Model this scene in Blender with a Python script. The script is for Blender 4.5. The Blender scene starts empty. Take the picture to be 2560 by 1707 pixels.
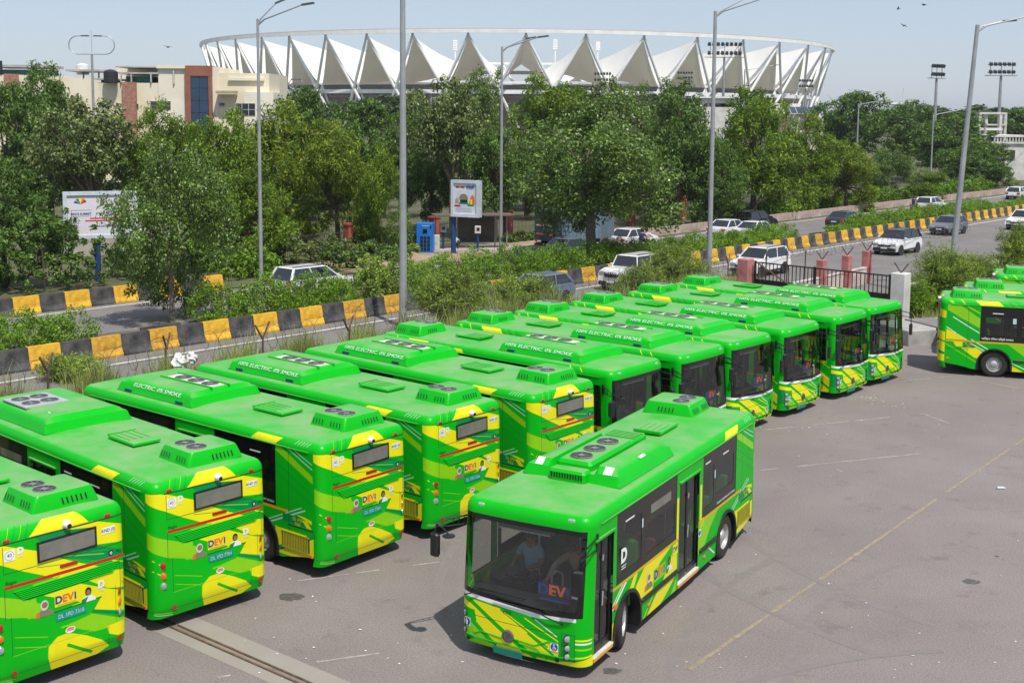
import bpy, bmesh, math, random
import numpy as np
from mathutils import Vector, Matrix

random.seed(7)
rng = np.random.default_rng(11)
R = math.radians
scene = bpy.context.scene
COL = scene.collection

# ------------------------------------------------------------------ camera
FPX, PITCH, ROLL, CH, SY = 3094.7, 0.107513, -0.0080988, 9.527, -235.63
cam_d = bpy.data.cameras.new('camera')
cam = bpy.data.objects.new('camera', cam_d)
COL.objects.link(cam)
cam.location = (0, 0, CH)
cam.rotation_mode = 'XYZ'
_m = Matrix.Rotation(math.pi / 2 - PITCH, 4, 'X') @ Matrix.Rotation(ROLL * -1, 4, 'Z')
cam.matrix_world = Matrix.Translation((0, 0, CH)) @ _m
cam_d.sensor_width = 36.0
cam_d.lens = FPX / 2560 * 36.0
cam_d.shift_y = SY / 2560
cam_d.clip_start = 0.3
cam_d.clip_end = 6000
scene.camera = cam

# ------------------------------------------------------------------ sky, sun, exposure
SUN_TO = Vector((0.30, -0.60, 1.15)).normalized()          # towards the sun
SUN_EL = math.asin(SUN_TO.z)
SUN_AZ = math.atan2(SUN_TO.x, SUN_TO.y)
world = bpy.data.worlds.new('World')
scene.world = world
world.use_nodes = True
wn = world.node_tree
bg = wn.nodes['Background']
sky = wn.nodes.new('ShaderNodeTexSky')
sky.sky_type = 'NISHITA'
sky.sun_disc = False
sky.sun_elevation = SUN_EL
sky.sun_rotation = SUN_AZ
sky.altitude = 0
sky.air_density = 1.0
sky.dust_density = 0.5
sky.ozone_density = 4.5
# summer haze: the clear sky veiled evenly by pale air
veil = wn.nodes.new('ShaderNodeMix')
veil.data_type = 'RGBA'
veil.inputs['Factor'].default_value = 0.60
veil.inputs['B'].default_value = (4.75, 5.25, 6.35, 1)
wn.links.new(sky.outputs[0], veil.inputs['A'])
wn.links.new(veil.outputs['Result'], bg.inputs[0])
bg.inputs[1].default_value = 0.115

sun_d = bpy.data.lights.new('sun', 'SUN')
sun_d.energy = 4.2
sun_d.angle = R(0.6)
sun_d.color = (1.0, 0.955, 0.88)
sun = bpy.data.objects.new('sun', sun_d)
COL.objects.link(sun)
sun.rotation_euler = (-SUN_TO).to_track_quat('-Z', 'Y').to_euler()

vs = scene.view_settings
vs.view_transform = 'Standard'
vs.look = 'None'
vs.exposure = 0.10
vs.gamma = 1.0
vs.use_curve_mapping = False
scene.cycles.use_denoising = True
scene.cycles.max_bounces = 7
scene.cycles.transparent_max_bounces = 16
scene.cycles.caustics_reflective = False
scene.cycles.caustics_refractive = False

# ------------------------------------------------------------------ pixel helpers (used once, to turn measured image points into world places)
def ray(u, v):
    """direction of a point given in a 2352 x 1568 view of the photograph"""
    a = u * 2560 / 2352 - 1280
    b = 853.5 - v * 2560 / 2352 + SY
    c, s = math.cos(-ROLL), math.sin(-ROLL)
    a, b = c * a - s * b, s * a + c * b
    x, y = a / FPX, b / FPX
    c, s = math.cos(PITCH), math.sin(PITCH)
    return Vector((x, c + y * s, -s + y * c))
def gnd(u, v, z=0.0):
    d = ray(u, v)
    t = (z - CH) / d.z
    return Vector((d.x * t, d.y * t, z))
def at(u, v, Y):
    d = ray(u, v)
    t = Y / d.y
    return Vector((d.x * t, Y, CH + d.z * t))
# road frame: s along the road, t across it (away from the yard)
RD = Vector((0.6573, 0.7536, 0)).normalized()
RN = Vector((-RD.y, RD.x, 0))
ROAD_A = math.atan2(RD.y, RD.x)
def st(s, t, z=0.0):
    p = RD * s + RN * t
    return Vector((p.x, p.y, z))

# ------------------------------------------------------------------ materials
MATS = {}
def new_mat(name):
    m = bpy.data.materials.new(name)
    m.use_nodes = True
    nt = m.node_tree
    return m, nt, nt.nodes['Principled BSDF']
def N(nt, typ, **kw):
    n = nt.nodes.new(typ)
    for k, v in kw.items():
        setattr(n, k, v)
    return n
def col4(c):
    return (c[0], c[1], c[2], 1.0)
def scaled(c, f):
    return tuple(min(1.0, x * f) for x in c)
def mat(name, c, rough=0.5, metal=0.0, var=0.12, scale=2.0, bump=0.0, bscale=30.0, spec=0.5, coord='Object', dust=0.0, dustc=(0.36, 0.33, 0.27), c2=None, coat=0.0):
    """procedural paint / surface: a base colour broken up by noise, optional settled dust on upward faces"""
    if name in MATS:
        return MATS[name]
    m, nt, p = new_mat(name)
    L = nt.links.new
    tc = N(nt, 'ShaderNodeTexCoord')
    no = N(nt, 'ShaderNodeTexNoise')
    no.inputs['Scale'].default_value = scale
    no.inputs['Detail'].default_value = 6
    no.inputs['Roughness'].default_value = 0.62
    L(tc.outputs[coord], no.inputs['Vector'])
    mx = N(nt, 'ShaderNodeMix', data_type='RGBA')
    mx.inputs['A'].default_value = col4(scaled(c, 1 - var))
    mx.inputs['B'].default_value = col4(c2 if c2 else scaled(c, 1 + var))
    rp = N(nt, 'ShaderNodeValToRGB')
    rp.color_ramp.elements[0].position = 0.32
    rp.color_ramp.elements[1].position = 0.68
    L(no.outputs['Fac'], rp.inputs[0])
    L(rp.outputs[0], mx.inputs['Factor'])
    out = mx.outputs['Result']
    if dust > 0:
        ge = N(nt, 'ShaderNodeNewGeometry')
        sx = N(nt, 'ShaderNodeSeparateXYZ')
        L(ge.outputs['Normal'], sx.inputs[0])
        mr = N(nt, 'ShaderNodeMapRange')
        mr.inputs['From Min'].default_value = 0.80
        mr.inputs['From Max'].default_value = 0.995
        L(sx.outputs['Z'], mr.inputs['Value'])
        n2 = N(nt, 'ShaderNodeTexNoise')
        n2.inputs['Scale'].default_value = 0.9
        n2.inputs['Detail'].default_value = 7
        n2.inputs['Roughness'].default_value = 0.7
        L(ge.outputs['Position'], n2.inputs['Vector'])
        r2 = N(nt, 'ShaderNodeMapRange')
        r2.inputs['From Min'].default_value = 0.36
        r2.inputs['From Max'].default_value = 0.68
        r2.inputs['To Min'].default_value = 0.20 * dust
        r2.inputs['To Max'].default_value = dust
        L(n2.outputs['Fac'], r2.inputs['Value'])
        mu = N(nt, 'ShaderNodeMath', operation='MULTIPLY')
        L(mr.outputs[0], mu.inputs[0])
        L(r2.outputs[0], mu.inputs[1])
        md = N(nt, 'ShaderNodeMix', data_type='RGBA')
        md.inputs['B'].default_value = col4(dustc)
        L(mu.outputs[0], md.inputs['Factor'])
        L(out, md.inputs['A'])
        out = md.outputs['Result']
        ra = N(nt, 'ShaderNodeMapRange')
        ra.inputs['To Min'].default_value = rough
        ra.inputs['To Max'].default_value = 0.8
        L(mu.outputs[0], ra.inputs['Value'])
        L(ra.outputs[0], p.inputs['Roughness'])
    else:
        p.inputs['Roughness'].default_value = rough
    L(out, p.inputs['Base Color'])
    p.inputs['Metallic'].default_value = metal
    p.inputs['Specular IOR Level'].default_value = spec
    if coat:
        p.inputs['Coat Weight'].default_value = coat
        p.inputs['Coat Roughness'].default_value = 0.06
    if bump > 0:
        nb = N(nt, 'ShaderNodeTexNoise')
        nb.inputs['Scale'].default_value = bscale
        nb.inputs['Detail'].default_value = 4
        L(tc.outputs[coord], nb.inputs['Vector'])
        bp = N(nt, 'ShaderNodeBump')
        bp.inputs['Strength'].default_value = bump
        bp.inputs['Distance'].default_value = 0.02
        L(nb.outputs['Fac'], bp.inputs['Height'])
        L(bp.outputs[0], p.inputs['Normal'])
    MATS[name] = m
    return m
def leaf_mat(name, c, cy, trans=0.35, rough=0.55, spec=0.35, yfrac=0.12):
    """foliage: every leaf (mesh island) gets its own shade between two greens, a few turn yellow-green"""
    if name in MATS:
        return MATS[name]
    m, nt, p = new_mat(name)
    L = nt.links.new
    ge = N(nt, 'ShaderNodeNewGeometry')
    r = N(nt, 'ShaderNodeValToRGB')
    e = r.color_ramp.elements
    e[0].position = 0.0
    c = (c[0] * 1.20, c[1] * 1.12, c[2] * 1.0)
    e[0].color = col4(scaled(c, 0.5))
    e[1].position = 1.0
    e[1].color = col4(cy)
    k = e.new(0.55); k.color = col4(c)
    k = e.new(1.0 - yfrac); k.color = col4(scaled(c, 1.45))
    L(ge.outputs['Random Per Island'], r.inputs[0])
    no = N(nt, 'ShaderNodeTexNoise')
    no.inputs['Scale'].default_value = 0.55
    no.inputs['Detail'].default_value = 3
    L(ge.outputs['Position'], no.inputs['Vector'])
    mr = N(nt, 'ShaderNodeMapRange')
    mr.inputs['From Min'].default_value = 0.3
    mr.inputs['From Max'].default_value = 0.7
    mr.inputs['To Min'].default_value = 0.65
    mr.inputs['To Max'].default_value = 1.35
    L(no.outputs['Fac'], mr.inputs['Value'])
    hs = N(nt, 'ShaderNodeHueSaturation')
    L(mr.outputs[0], hs.inputs['Value'])
    L(r.outputs[0], hs.inputs['Color'])
    L(hs.outputs[0], p.inputs['Base Color'])
    p.inputs['Roughness'].default_value = rough
    p.inputs['Specular IOR Level'].default_value = spec
    tr = N(nt, 'ShaderNodeBsdfTranslucent')
    L(hs.outputs[0], tr.inputs[0])
    ms = N(nt, 'ShaderNodeMixShader')
    ms.inputs[0].default_value = trans
    L(p.outputs[0], ms.inputs[1])
    L(tr.outputs[0], ms.inputs[2])
    L(ms.outputs[0], nt.nodes['Material Output'].inputs[0])
    MATS[name] = m
    return m
def glass_mat(name, tint, refl=0.10, rough=0.02, dusty=0.06):
    """tinted window glass: partly clear, partly mirror, a film of dust"""
    if name in MATS:
        return MATS[name]
    m, nt, p = new_mat(name)
    L = nt.links.new
    nt.nodes.remove(p)
    tr = N(nt, 'ShaderNodeBsdfTransparent')
    tr.inputs[0].default_value = col4(tint)
    gl = N(nt, 'ShaderNodeBsdfGlossy')
    gl.inputs['Roughness'].default_value = rough
    gl.inputs[0].default_value = (0.9, 0.95, 1, 1)
    df = N(nt, 'ShaderNodeBsdfDiffuse')
    df.inputs[0].default_value = (0.22, 0.21, 0.19, 1)
    lw = N(nt, 'ShaderNodeLayerWeight')
    lw.inputs[0].default_value = 0.5
    pw = N(nt, 'ShaderNodeMath', operation='POWER')
    pw.inputs[1].default_value = 5.0
    L(lw.outputs['Facing'], pw.inputs[0])
    ad = N(nt, 'ShaderNodeMath', operation='MULTIPLY_ADD')
    ad.inputs[1].default_value = 0.9
    ad.inputs[2].default_value = refl
    L(pw.outputs[0], ad.inputs[0])
    m1 = N(nt, 'ShaderNodeMixShader')
    no = N(nt, 'ShaderNodeTexNoise')
    no.inputs['Scale'].default_value = 2.5
    no.inputs['Detail'].default_value = 5
    mu = N(nt, 'ShaderNodeMath', operation='MULTIPLY')
    mu.inputs[1].default_value = dusty * 2
    L(no.outputs['Fac'], mu.inputs[0])
    L(mu.outputs[0], m1.inputs[0])
    L(tr.outputs[0], m1.inputs[1])
    L(df.outputs[0], m1.inputs[2])
    m2 = N(nt, 'ShaderNodeMixShader')
    L(ad.outputs[0], m2.inputs[0])
    L(m1.outputs[0], m2.inputs[1])
    L(gl.outputs[0], m2.inputs[2])
    L(m2.outputs[0], nt.nodes['Material Output'].inputs[0])
    MATS[name] = m
    return m

# ------------------------------------------------------------------ mesh helpers
class MB:
    """collects faces; build() links them as ONE mesh object"""
    def __init__(self):
        self.v, self.f, self.mi, self.sm = [], [], [], []
        self.M = None
    def add(self, vs, fs, mi=0, smooth=False):
        b = len(self.v)
        if self.M is not None:
            vs = [self.M @ Vector(p) for p in vs]
        self.v.extend([tuple(p) for p in vs])
        for f in fs:
            self.f.append([b + i for i in f])
            self.mi.append(mi)
            self.sm.append(smooth)
        return self
    def box(self, c, d, rz=0.0, mi=0, M=None, taper=None):
        x, y, z = d[0] / 2, d[1] / 2, d[2] / 2
        tx, ty = taper if taper else (1, 1)
        vs = [(-x, -y, -z), (x, -y, -z), (x, y, -z), (-x, y, -z),
              (-x * tx, -y * ty, z), (x * tx, -y * ty, z), (x * tx, y * ty, z), (-x * tx, y * ty, z)]
        Mt = Matrix.Translation(c) @ (M if M is not None else Matrix.Rotation(rz, 4, 'Z'))
        return self.add([Mt @ Vector(p) for p in vs],
                        [(3, 2, 1, 0), (4, 5, 6, 7), (0, 1, 5, 4), (1, 2, 6, 5), (2, 3, 7, 6), (3, 0, 4, 7)], mi)
    def rbox(self, c, d, r=0.03, mi=0, M=None, top=1.0):
        """box with chamfered vertical edges and a chamfered top rim"""
        x, y, z = d[0] / 2, d[1] / 2, d[2] / 2
        r = min(r, x * .9, y * .9, z * .9)
        def ring(ix, iy, zz, rr):
            X, Y = x - ix, y - iy
            return [(X, -Y + rr, zz), (X, Y - rr, zz), (X - rr, Y, zz), (-X + rr, Y, zz), (-X, Y - rr, zz), (-X, -Y + rr, zz), (-X + rr, -Y, zz), (X - rr, -Y, zz)]
        rings = [ring(0, 0, -z, r), ring(0, 0, z - r, r), ring(r * .9, r * .9, z, r * .5)]
        vs = [p for q in rings for p in q]
        fs = []
        for k in range(2):
            for i in range(8):
                j = (i + 1) % 8
                fs.append((k * 8 + i, k * 8 + j, (k + 1) * 8 + j, (k + 1) * 8 + i))
        fs.append(tuple(range(16, 24)))
        fs.append(tuple(reversed(range(8))))
        Mt = Matrix.Translation(c) @ (M if M is not None else Matrix.Identity(4))
        return self.add([Mt @ Vector(p) for p in vs], fs, mi)
    def tube(self, pts, r, n=8, mi=0, caps=True, smooth=True):
        pts = [Vector(p) for p in pts]
        rs = r if isinstance(r, (list, tuple)) else [r] * len(pts)
        vs, fs = [], []
        up = Vector((0, 0, 1))
        prev = None
        for i, p in enumerate(pts):
            if i == 0: d = pts[1] - p
            elif i == len(pts) - 1: d = p - pts[i - 1]
            else: d = (pts[i + 1] - p).normalized() + (p - pts[i - 1]).normalized()
            if d.length < 1e-9: d = Vector((0, 0, 1))
            d.normalize()
            if prev is None:
                a = d.cross(up)
                if a.length < 1e-3: a = d.cross(Vector((1, 0, 0)))
            else:
                a = prev - d * prev.dot(d)
                if a.length < 1e-6: a = d.cross(up)
            a.normalize()
            prev = a
            b = d.cross(a)
            for k in range(n):
                t = 2 * math.pi * k / n
                vs.append(p + (a * math.cos(t) + b * math.sin(t)) * rs[i])
        for i in range(len(pts) - 1):
            for k in range(n):
                j = (k + 1) % n
                fs.append((i * n + k, i * n + j, (i + 1) * n + j, (i + 1) * n + k))
        if caps:
            fs.append(tuple(reversed(range(n))))
            fs.append(tuple(range((len(pts) - 1) * n, len(pts) * n)))
        return self.add(vs, fs, mi, smooth)
    def bar(self, a, b, w, h, mi=0):
        """rectangular bar from a to b"""
        a, b = Vector(a), Vector(b)
        d = (b - a)
        L = d.length
        d.normalize()
        s = d.cross(Vector((0, 0, 1)))
        if s.length < 1e-3: s = Vector((1, 0, 0))
        s.normalize()
        u = s.cross(d)
        vs = []
        for p in (a, b):
            for (i, j) in ((-1, -1), (1, -1), (1, 1), (-1, 1)):
                vs.append(p + s * (i * w / 2) + u * (j * h / 2))
        return self.add(vs, [(0, 1, 2, 3), (7, 6, 5, 4), (0, 4, 5, 1), (1, 5, 6, 2), (2, 6, 7, 3), (3, 7, 4, 0)], mi)
    def lathe(self, prof, n=20, axis='Z', c=(0, 0, 0), mi=0, smooth=True, capends=True):
        """prof: list of (radius, height) along axis"""
        vs, fs = [], []
        for (r, h) in prof:
            for k in range(n):
                t = 2 * math.pi * k / n
                a, b = r * math.cos(t), r * math.sin(t)
                p = {'Z': (a, b, h), 'Y': (a, h, b), 'X': (h, a, b)}[axis]
                vs.append((p[0] + c[0], p[1] + c[1], p[2] + c[2]))
        for i in range(len(prof) - 1):
            for k in range(n):
                j = (k + 1) % n
                fs.append((i * n + k, i * n + j, (i + 1) * n + j, (i + 1) * n + k))
        if capends:
            fs.append(tuple(reversed(range(n))))
            fs.append(tuple(range((len(prof) - 1) * n, len(prof) * n)))
        return self.add(vs, fs, mi, smooth)
    def disc(self, c, r, nrm='Z', n=16, mi=0, t=0.004):
        if nrm == 'X': return self.lathe([(r, -t), (r, t)], n, 'X', c, mi, False)
        if nrm == 'Y': return self.lathe([(r, -t), (r, t)], n, 'Y', c, mi, False)
        return self.lathe([(r, -t), (r, t)], n, 'Z', c, mi, False)
    def poly(self, pts, mi=0):
        return self.add(pts, [tuple(range(len(pts)))], mi)
    def prism(self, outline, a, b, axis='Y', mi=0, smooth=False):
        """extrude a 2D outline between a and b along axis; outline in the two other axes"""
        n = len(outline)
        def P(p, h):
            return {'Y': (p[0], h, p[1]), 'X': (h, p[0], p[1]), 'Z': (p[0], p[1], h)}[axis]
        vs = [P(p, a) for p in outline] + [P(p, b) for p in outline]
        fs = [tuple(range(n)), tuple(reversed(range(n, 2 * n)))]
        for i in range(n):
            j = (i + 1) % n
            fs.append((i, n + i, n + j, j))
        return self.add(vs, fs, mi, smooth)
    def mesh(self, name, mats):
        me = bpy.data.meshes.new(name)
        me.from_pydata(self.v, [], self.f)
        if not isinstance(mats, (list, tuple)):
            mats = [mats]
        for m in mats:
            me.materials.append(m)
        me.polygons.foreach_set('material_index', self.mi)
        me.polygons.foreach_set('use_smooth', self.sm)
        bm = bmesh.new()
        bm.from_mesh(me)
        bmesh.ops.recalc_face_normals(bm, faces=bm.faces)
        bm.to_mesh(me)
        bm.free()
        if any(self.sm):
            me.set_sharp_from_angle(angle=R(26))
        me.update()
        return me
    def build(self, name, mats, parent=None, bevel=0.0):
        return link(name, self.mesh(name, mats), parent, bevel)
def link(name, me, parent=None, bevel=0.0):
    o = bpy.data.objects.new(name, me)
    COL.objects.link(o)
    if parent is not None:
        o.parent = parent
    if bevel:
        b = o.modifiers.new('bevel', 'BEVEL')
        b.width = bevel
        b.segments = 2
        b.limit_method = 'ANGLE'
        b.angle_limit = R(40)
    return o
def thing(name, label, cat, loc=(0, 0, 0), rz=0.0, group=None):
    o = bpy.data.objects.new(name, None)
    COL.objects.link(o)
    o.empty_display_size = 0.2
    o.location = loc
    o.rotation_euler = (0, 0, rz)
    return tag(o, label, cat, group)
def tag(o, label=None, cat=None, group=None, kind=None):
    if label: o['label'] = label
    if cat: o['category'] = cat
    if group: o['group'] = group
    if kind: o['kind'] = kind
    return o
def struct(o):
    o['kind'] = 'structure'
    return o
def copy_tree(o, parent=None):
    c = o.copy()
    COL.objects.link(c)
    c.parent = parent
    for ch in list(KIDS.get(o.name, [])) or [k for k in o.children]:
        copy_tree(ch, c)
    return c
KIDS = {}
_TXT = {}
def text_mesh(s, size=0.2, shear=0.0, bold=0.0, sx=1.0, align='CENTER'):
    """flat lettering as a mesh in its own XY plane, centred"""
    key = (s, size, shear, bold, sx, align)
    if key in _TXT:
        return _TXT[key]
    cu = bpy.data.curves.new('lettering', 'FONT')
    cu.body = s
    cu.size = size
    cu.shear = shear
    cu.offset = bold
    cu.align_x = align
    cu.align_y = 'CENTER'
    cu.resolution_u = 3
    o = bpy.data.objects.new('lettering', cu)
    COL.objects.link(o)
    dg = bpy.context.evaluated_depsgraph_get()
    dg.update()
    me = bpy.data.meshes.new_from_object(o.evaluated_get(dg))
    vs = [(v.co.x * sx, v.co.y) for v in me.vertices]
    fs = [tuple(p.vertices) for p in me.polygons]
    bpy.data.meshes.remove(me)
    bpy.data.objects.remove(o)
    bpy.data.curves.remove(cu)
    _TXT[key] = (vs, fs)
    return vs, fs
def put_text(mb, s, o, ax, ay, size, mi=0, **kw):
    """add lettering to mb: o = centre, ax / ay = unit vectors of reading direction and up"""
    vs, fs = text_mesh(s, size, **kw)
    o, ax, ay = Vector(o), Vector(ax), Vector(ay)
    mb.add([o + ax * x + ay * y for (x, y) in vs], fs, mi)
    return mb
# ------------------------------------------------------------------ the city bus
GREEN = mat('bus_green', (0.001, 0.43, 0.008), 0.38, var=0.06, scale=1.2, dust=0.66, dustc=(0.34, 0.38, 0.24), coat=0.05, spec=0.22)
DKGREEN = mat('bus_dark_green', (0.0, 0.25, 0.06), 0.35, var=0.08, scale=1.2, coat=0.05, spec=0.25)
YELLOW = mat('bus_yellow', (0.80, 0.74, 0.006), 0.38, var=0.05, scale=1.5, dust=0.3, coat=0.1, spec=0.35)
LIME = mat('bus_lime', (0.24, 0.60, 0.006), 0.38, var=0.06, scale=1.5, coat=0.1, spec=0.35)
ORANGE = mat('bus_orange', (0.80, 0.33, 0.004), 0.4, var=0.05)
WHITE = mat('white_print', (0.78, 0.80, 0.78), 0.45, var=0.06)
PALE = mat('pale_blue_print', (0.45, 0.68, 0.64), 0.45, var=0.06)
BLACK = mat('black_plastic', (0.012, 0.012, 0.013), 0.42, var=0.25, scale=4)
BLACKGLASS = mat('black_glass_band', (0.006, 0.006, 0.007), 0.07, var=0.1, spec=0.6)
RUBBER = mat('tyre_rubber', (0.022, 0.020, 0.019), 0.85, var=0.3, scale=8, dust=0.2)
STEEL = mat('steel_rim', (0.52, 0.52, 0.50), 0.45, metal=0.5, var=0.22, scale=6)
REDL = mat('red_lens', (0.42, 0.008, 0.008), 0.15, var=0.1, coat=0.5)
REDP = mat('red_print', (0.52, 0.012, 0.012), 0.4, var=0.06)
AMBER = mat('amber_lens', (0.75, 0.16, 0.01), 0.15, var=0.1, coat=0.5)
CLEARL = mat('clear_lens', (0.46, 0.48, 0.50), 0.12, metal=0.4, var=0.1, coat=0.5)
BLUEP = mat('blue_print', (0.012, 0.045, 0.30), 0.4, var=0.06)
ORANGEP = mat('orange_red_print', (0.78, 0.14, 0.05), 0.4, var=0.06)
TEALP = mat('teal_plate', (0.0, 0.27, 0.21), 0.4, var=0.08)
DKBLUE = mat('dark_blue_print', (0.015, 0.05, 0.16), 0.4, var=0.1)
SKIN = mat('brown_skin', (0.30, 0.15, 0.085), 0.55, var=0.08)
HAIRB = mat('black_hair', (0.012, 0.010, 0.009), 0.5, var=0.2)
HAIRW = mat('white_hair', (0.62, 0.60, 0.57), 0.6, var=0.08)
VEST = mat('khaki_print', (0.21, 0.19, 0.11), 0.6, var=0.1)
DISPLAY = mat('rear_display_glass', (0.17, 0.165, 0.14), 0.14, var=0.18, scale=3, coat=0.4)
SEAMM = mat('panel_gap', (0.004, 0.07, 0.02), 0.7, var=0.1)
INNER = mat('bus_inner_grey', (0.16, 0.17, 0.17), 0.7, var=0.15)
CREAMW = mat('aged_white_plate', (0.70, 0.68, 0.58), 0.5, var=0.15, scale=5, dust=0.25)
GREYP = mat('grey_plate', (0.40, 0.42, 0.45), 0.5, var=0.12, dust=0.25)
GLASS = glass_mat('bus_glass', (0.52, 0.56, 0.54), 0.07, dusty=0.012)
WSGLASS = glass_mat('windscreen_glass', (0.78, 0.82, 0.80), 0.085, dusty=0.010)
ALU = mat('worn_aluminium', (0.55, 0.54, 0.50), 0.4, metal=0.6, var=0.18, scale=9)

HL, HW = 4.46, 1.25
RR, RF, BOW = 0.22, 0.24, 0.06
ZD = 2.63
def rake(z):
    return 0.0 if z < 1.1 else (z - 1.1) * 0.085
def warpx(x, z):
    if x > 3.2:
        x -= rake(z) * (x - 3.2) / (HL - 3.2)
        if z < 0.42:
            x -= (0.42 - z) * 0.25 * (x - 3.2) / (HL - 3.2)
    if x < -3.9:
        x += max(0, z - 1.9) * 0.035 + (max(0.0, 0.5 - z)) * 0.3
    return x
def rear_plan(u):
    fl = HW - RR
    a = abs(u)
    if a <= fl:
        return -HL, u
    t = min((a - fl) / RR, math.pi / 2)
    return -HL + RR * (1 - math.cos(t)), math.copysign(fl + RR * math.sin(t), u)
def front_plan(u):
    fl = HW - RF
    a = abs(u)
    if a <= fl:
        y = u; x = HL
    else:
        t = min((a - fl) / RF, math.pi / 2)
        x = HL - RF * (1 - math.cos(t)); y = math.copysign(fl + RF * math.sin(t), u)
    return x - BOW * (y / HW) ** 2, y
UR = HW - RR + RR * math.pi / 2
UF = HW - RF + RF * math.pi / 2
XR, XF = -HL + RR, HL - RF - BOW
def u_rear(y):
    """surface coordinate for a rear point seen at lateral offset y"""
    fl = HW - RR
    a = abs(y)
    if a <= fl: return y
    return math.copysign(fl + RR * math.asin(min(1, (a - fl) / RR)), y)
def u_front(y):
    fl = HW - RF
    a = abs(y)
    if a <= fl: return y
    return math.copysign(fl + RF * math.asin(min(1, (a - fl) / RF)), y)
def in_poly(x, y, P):
    c = False
    n = len(P)
    for i in range(n):
        x1, y1 = P[i]; x2, y2 = P[i - 1]
        if (y1 > y) != (y2 > y) and x < (x2 - x1) * (y - y1) / (y2 - y1) + x1:
            c = not c
    return c
def circ(x, y, r, n=20, ry=None):
    ry = ry or r
    return [(x + r * math.cos(2 * math.pi * k / n), y + ry * math.sin(2 * math.pi * k / n)) for k in range(n)]
def band(x0, y0, x1, y1, w):
    """thin stripe as a polygon"""
    d = Vector((x1 - x0, y1 - y0)); d.normalize()
    n = Vector((-d.y, d.x)) * w / 2
    return [(x0 + n.x, y0 + n.y), (x1 + n.x, y1 + n.y), (x1 - n.x, y1 - n.y), (x0 - n.x, y0 - n.y)]
def rect(x0, y0, x1, y1):
    return [(x0, y0), (x1, y0), (x1, y1), (x0, y1)]
def panel(name, u0, u1, z0, z1, ucuts, zcuts, layers, mats, fn, thick=0.0):
    """a printed body panel: a sheet in (u, z) cut along every printed edge, each face given its ink, then bent by fn"""
    bm = bmesh.new()
    us = sorted(set([u0, u1] + [c for c in ucuts if u0 < c < u1]))
    zs = sorted(set([z0, z1] + [c for c in zcuts if z0 < c < z1]))
    gv = [[bm.verts.new((u, z, 0)) for z in zs] for u in us]
    for i in range(len(us) - 1):
        for j in range(len(zs) - 1):
            bm.faces.new((gv[i][j], gv[i + 1][j], gv[i + 1][j + 1], gv[i][j + 1]))
    for P, mi in layers:
        x0 = min(p[0] for p in P); x1 = max(p[0] for p in P)
        y0 = min(p[1] for p in P); y1 = max(p[1] for p in P)
        for i in range(len(P)):
            a, b = P[i], P[i - 1]
            d = (b[0] - a[0], b[1] - a[1])
            if abs(d[0]) + abs(d[1]) < 1e-5:
                continue
            geo = []
            for f in bm.faces:
                fx = [v.co.x for v in f.verts]; fy = [v.co.y for v in f.verts]
                if max(fx) > x0 + 1e-5 and min(fx) < x1 - 1e-5 and max(fy) > y0 + 1e-5 and min(fy) < y1 - 1e-5:
                    geo.append(f)
            if not geo:
                continue
            es = set(e for f in geo for e in f.edges)
            vv = set(v for f in geo for v in f.verts)
            bmesh.ops.bisect_plane(bm, geom=list(vv) + list(es) + geo, dist=1e-4, plane_co=(a[0], a[1], 0), plane_no=(-d[1], d[0], 0))
    kill = []
    for f in bm.faces:
        c = f.calc_center_median()
        f.material_index = 0
        f.smooth = True
        hole = False
        for P, mi in layers:
            if in_poly(c.x, c.y, P):
                if mi is None:
                    hole = True
                else:
                    hole = False
                    f.material_index = mi
        if hole:
            kill.append(f)
    bmesh.ops.delete(bm, geom=kill, context='FACES')
    for v in bm.verts:
        v.co = fn(v.co.x, v.co.y)
    me = bpy.data.meshes.new(name)
    bm.to_mesh(me)
    bm.free()
    for m in mats:
        me.materials.append(m)
    return me
BUSM = [GREEN, YELLOW, LIME, ORANGE, WHITE, DKGREEN, PALE, SEAMM, BLACK, REDP]
G_, Y_, L_, O_, W_, D_, P_, S_, B_, RD_ = range(10)

def side_fn(sgn, off=0.0):
    def f(x, z):
        return Vector((warpx(x, z), sgn * (HW + off - (0.03 * max(0, 0.55 - z))), z))
    return f
def rear_fn(off=0.0):
    def f(u, z):
        x, y = rear_plan(u)
        k = 1 + off / HW
        return Vector((warpx(x, z) - off, y * k, z))
    return f
def front_fn(off=0.0):
    def f(u, z):
        x, y = front_plan(u)
        k = 1 + off / HW
        return Vector((warpx(x, z) + off, y * k, z))
    return f

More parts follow.
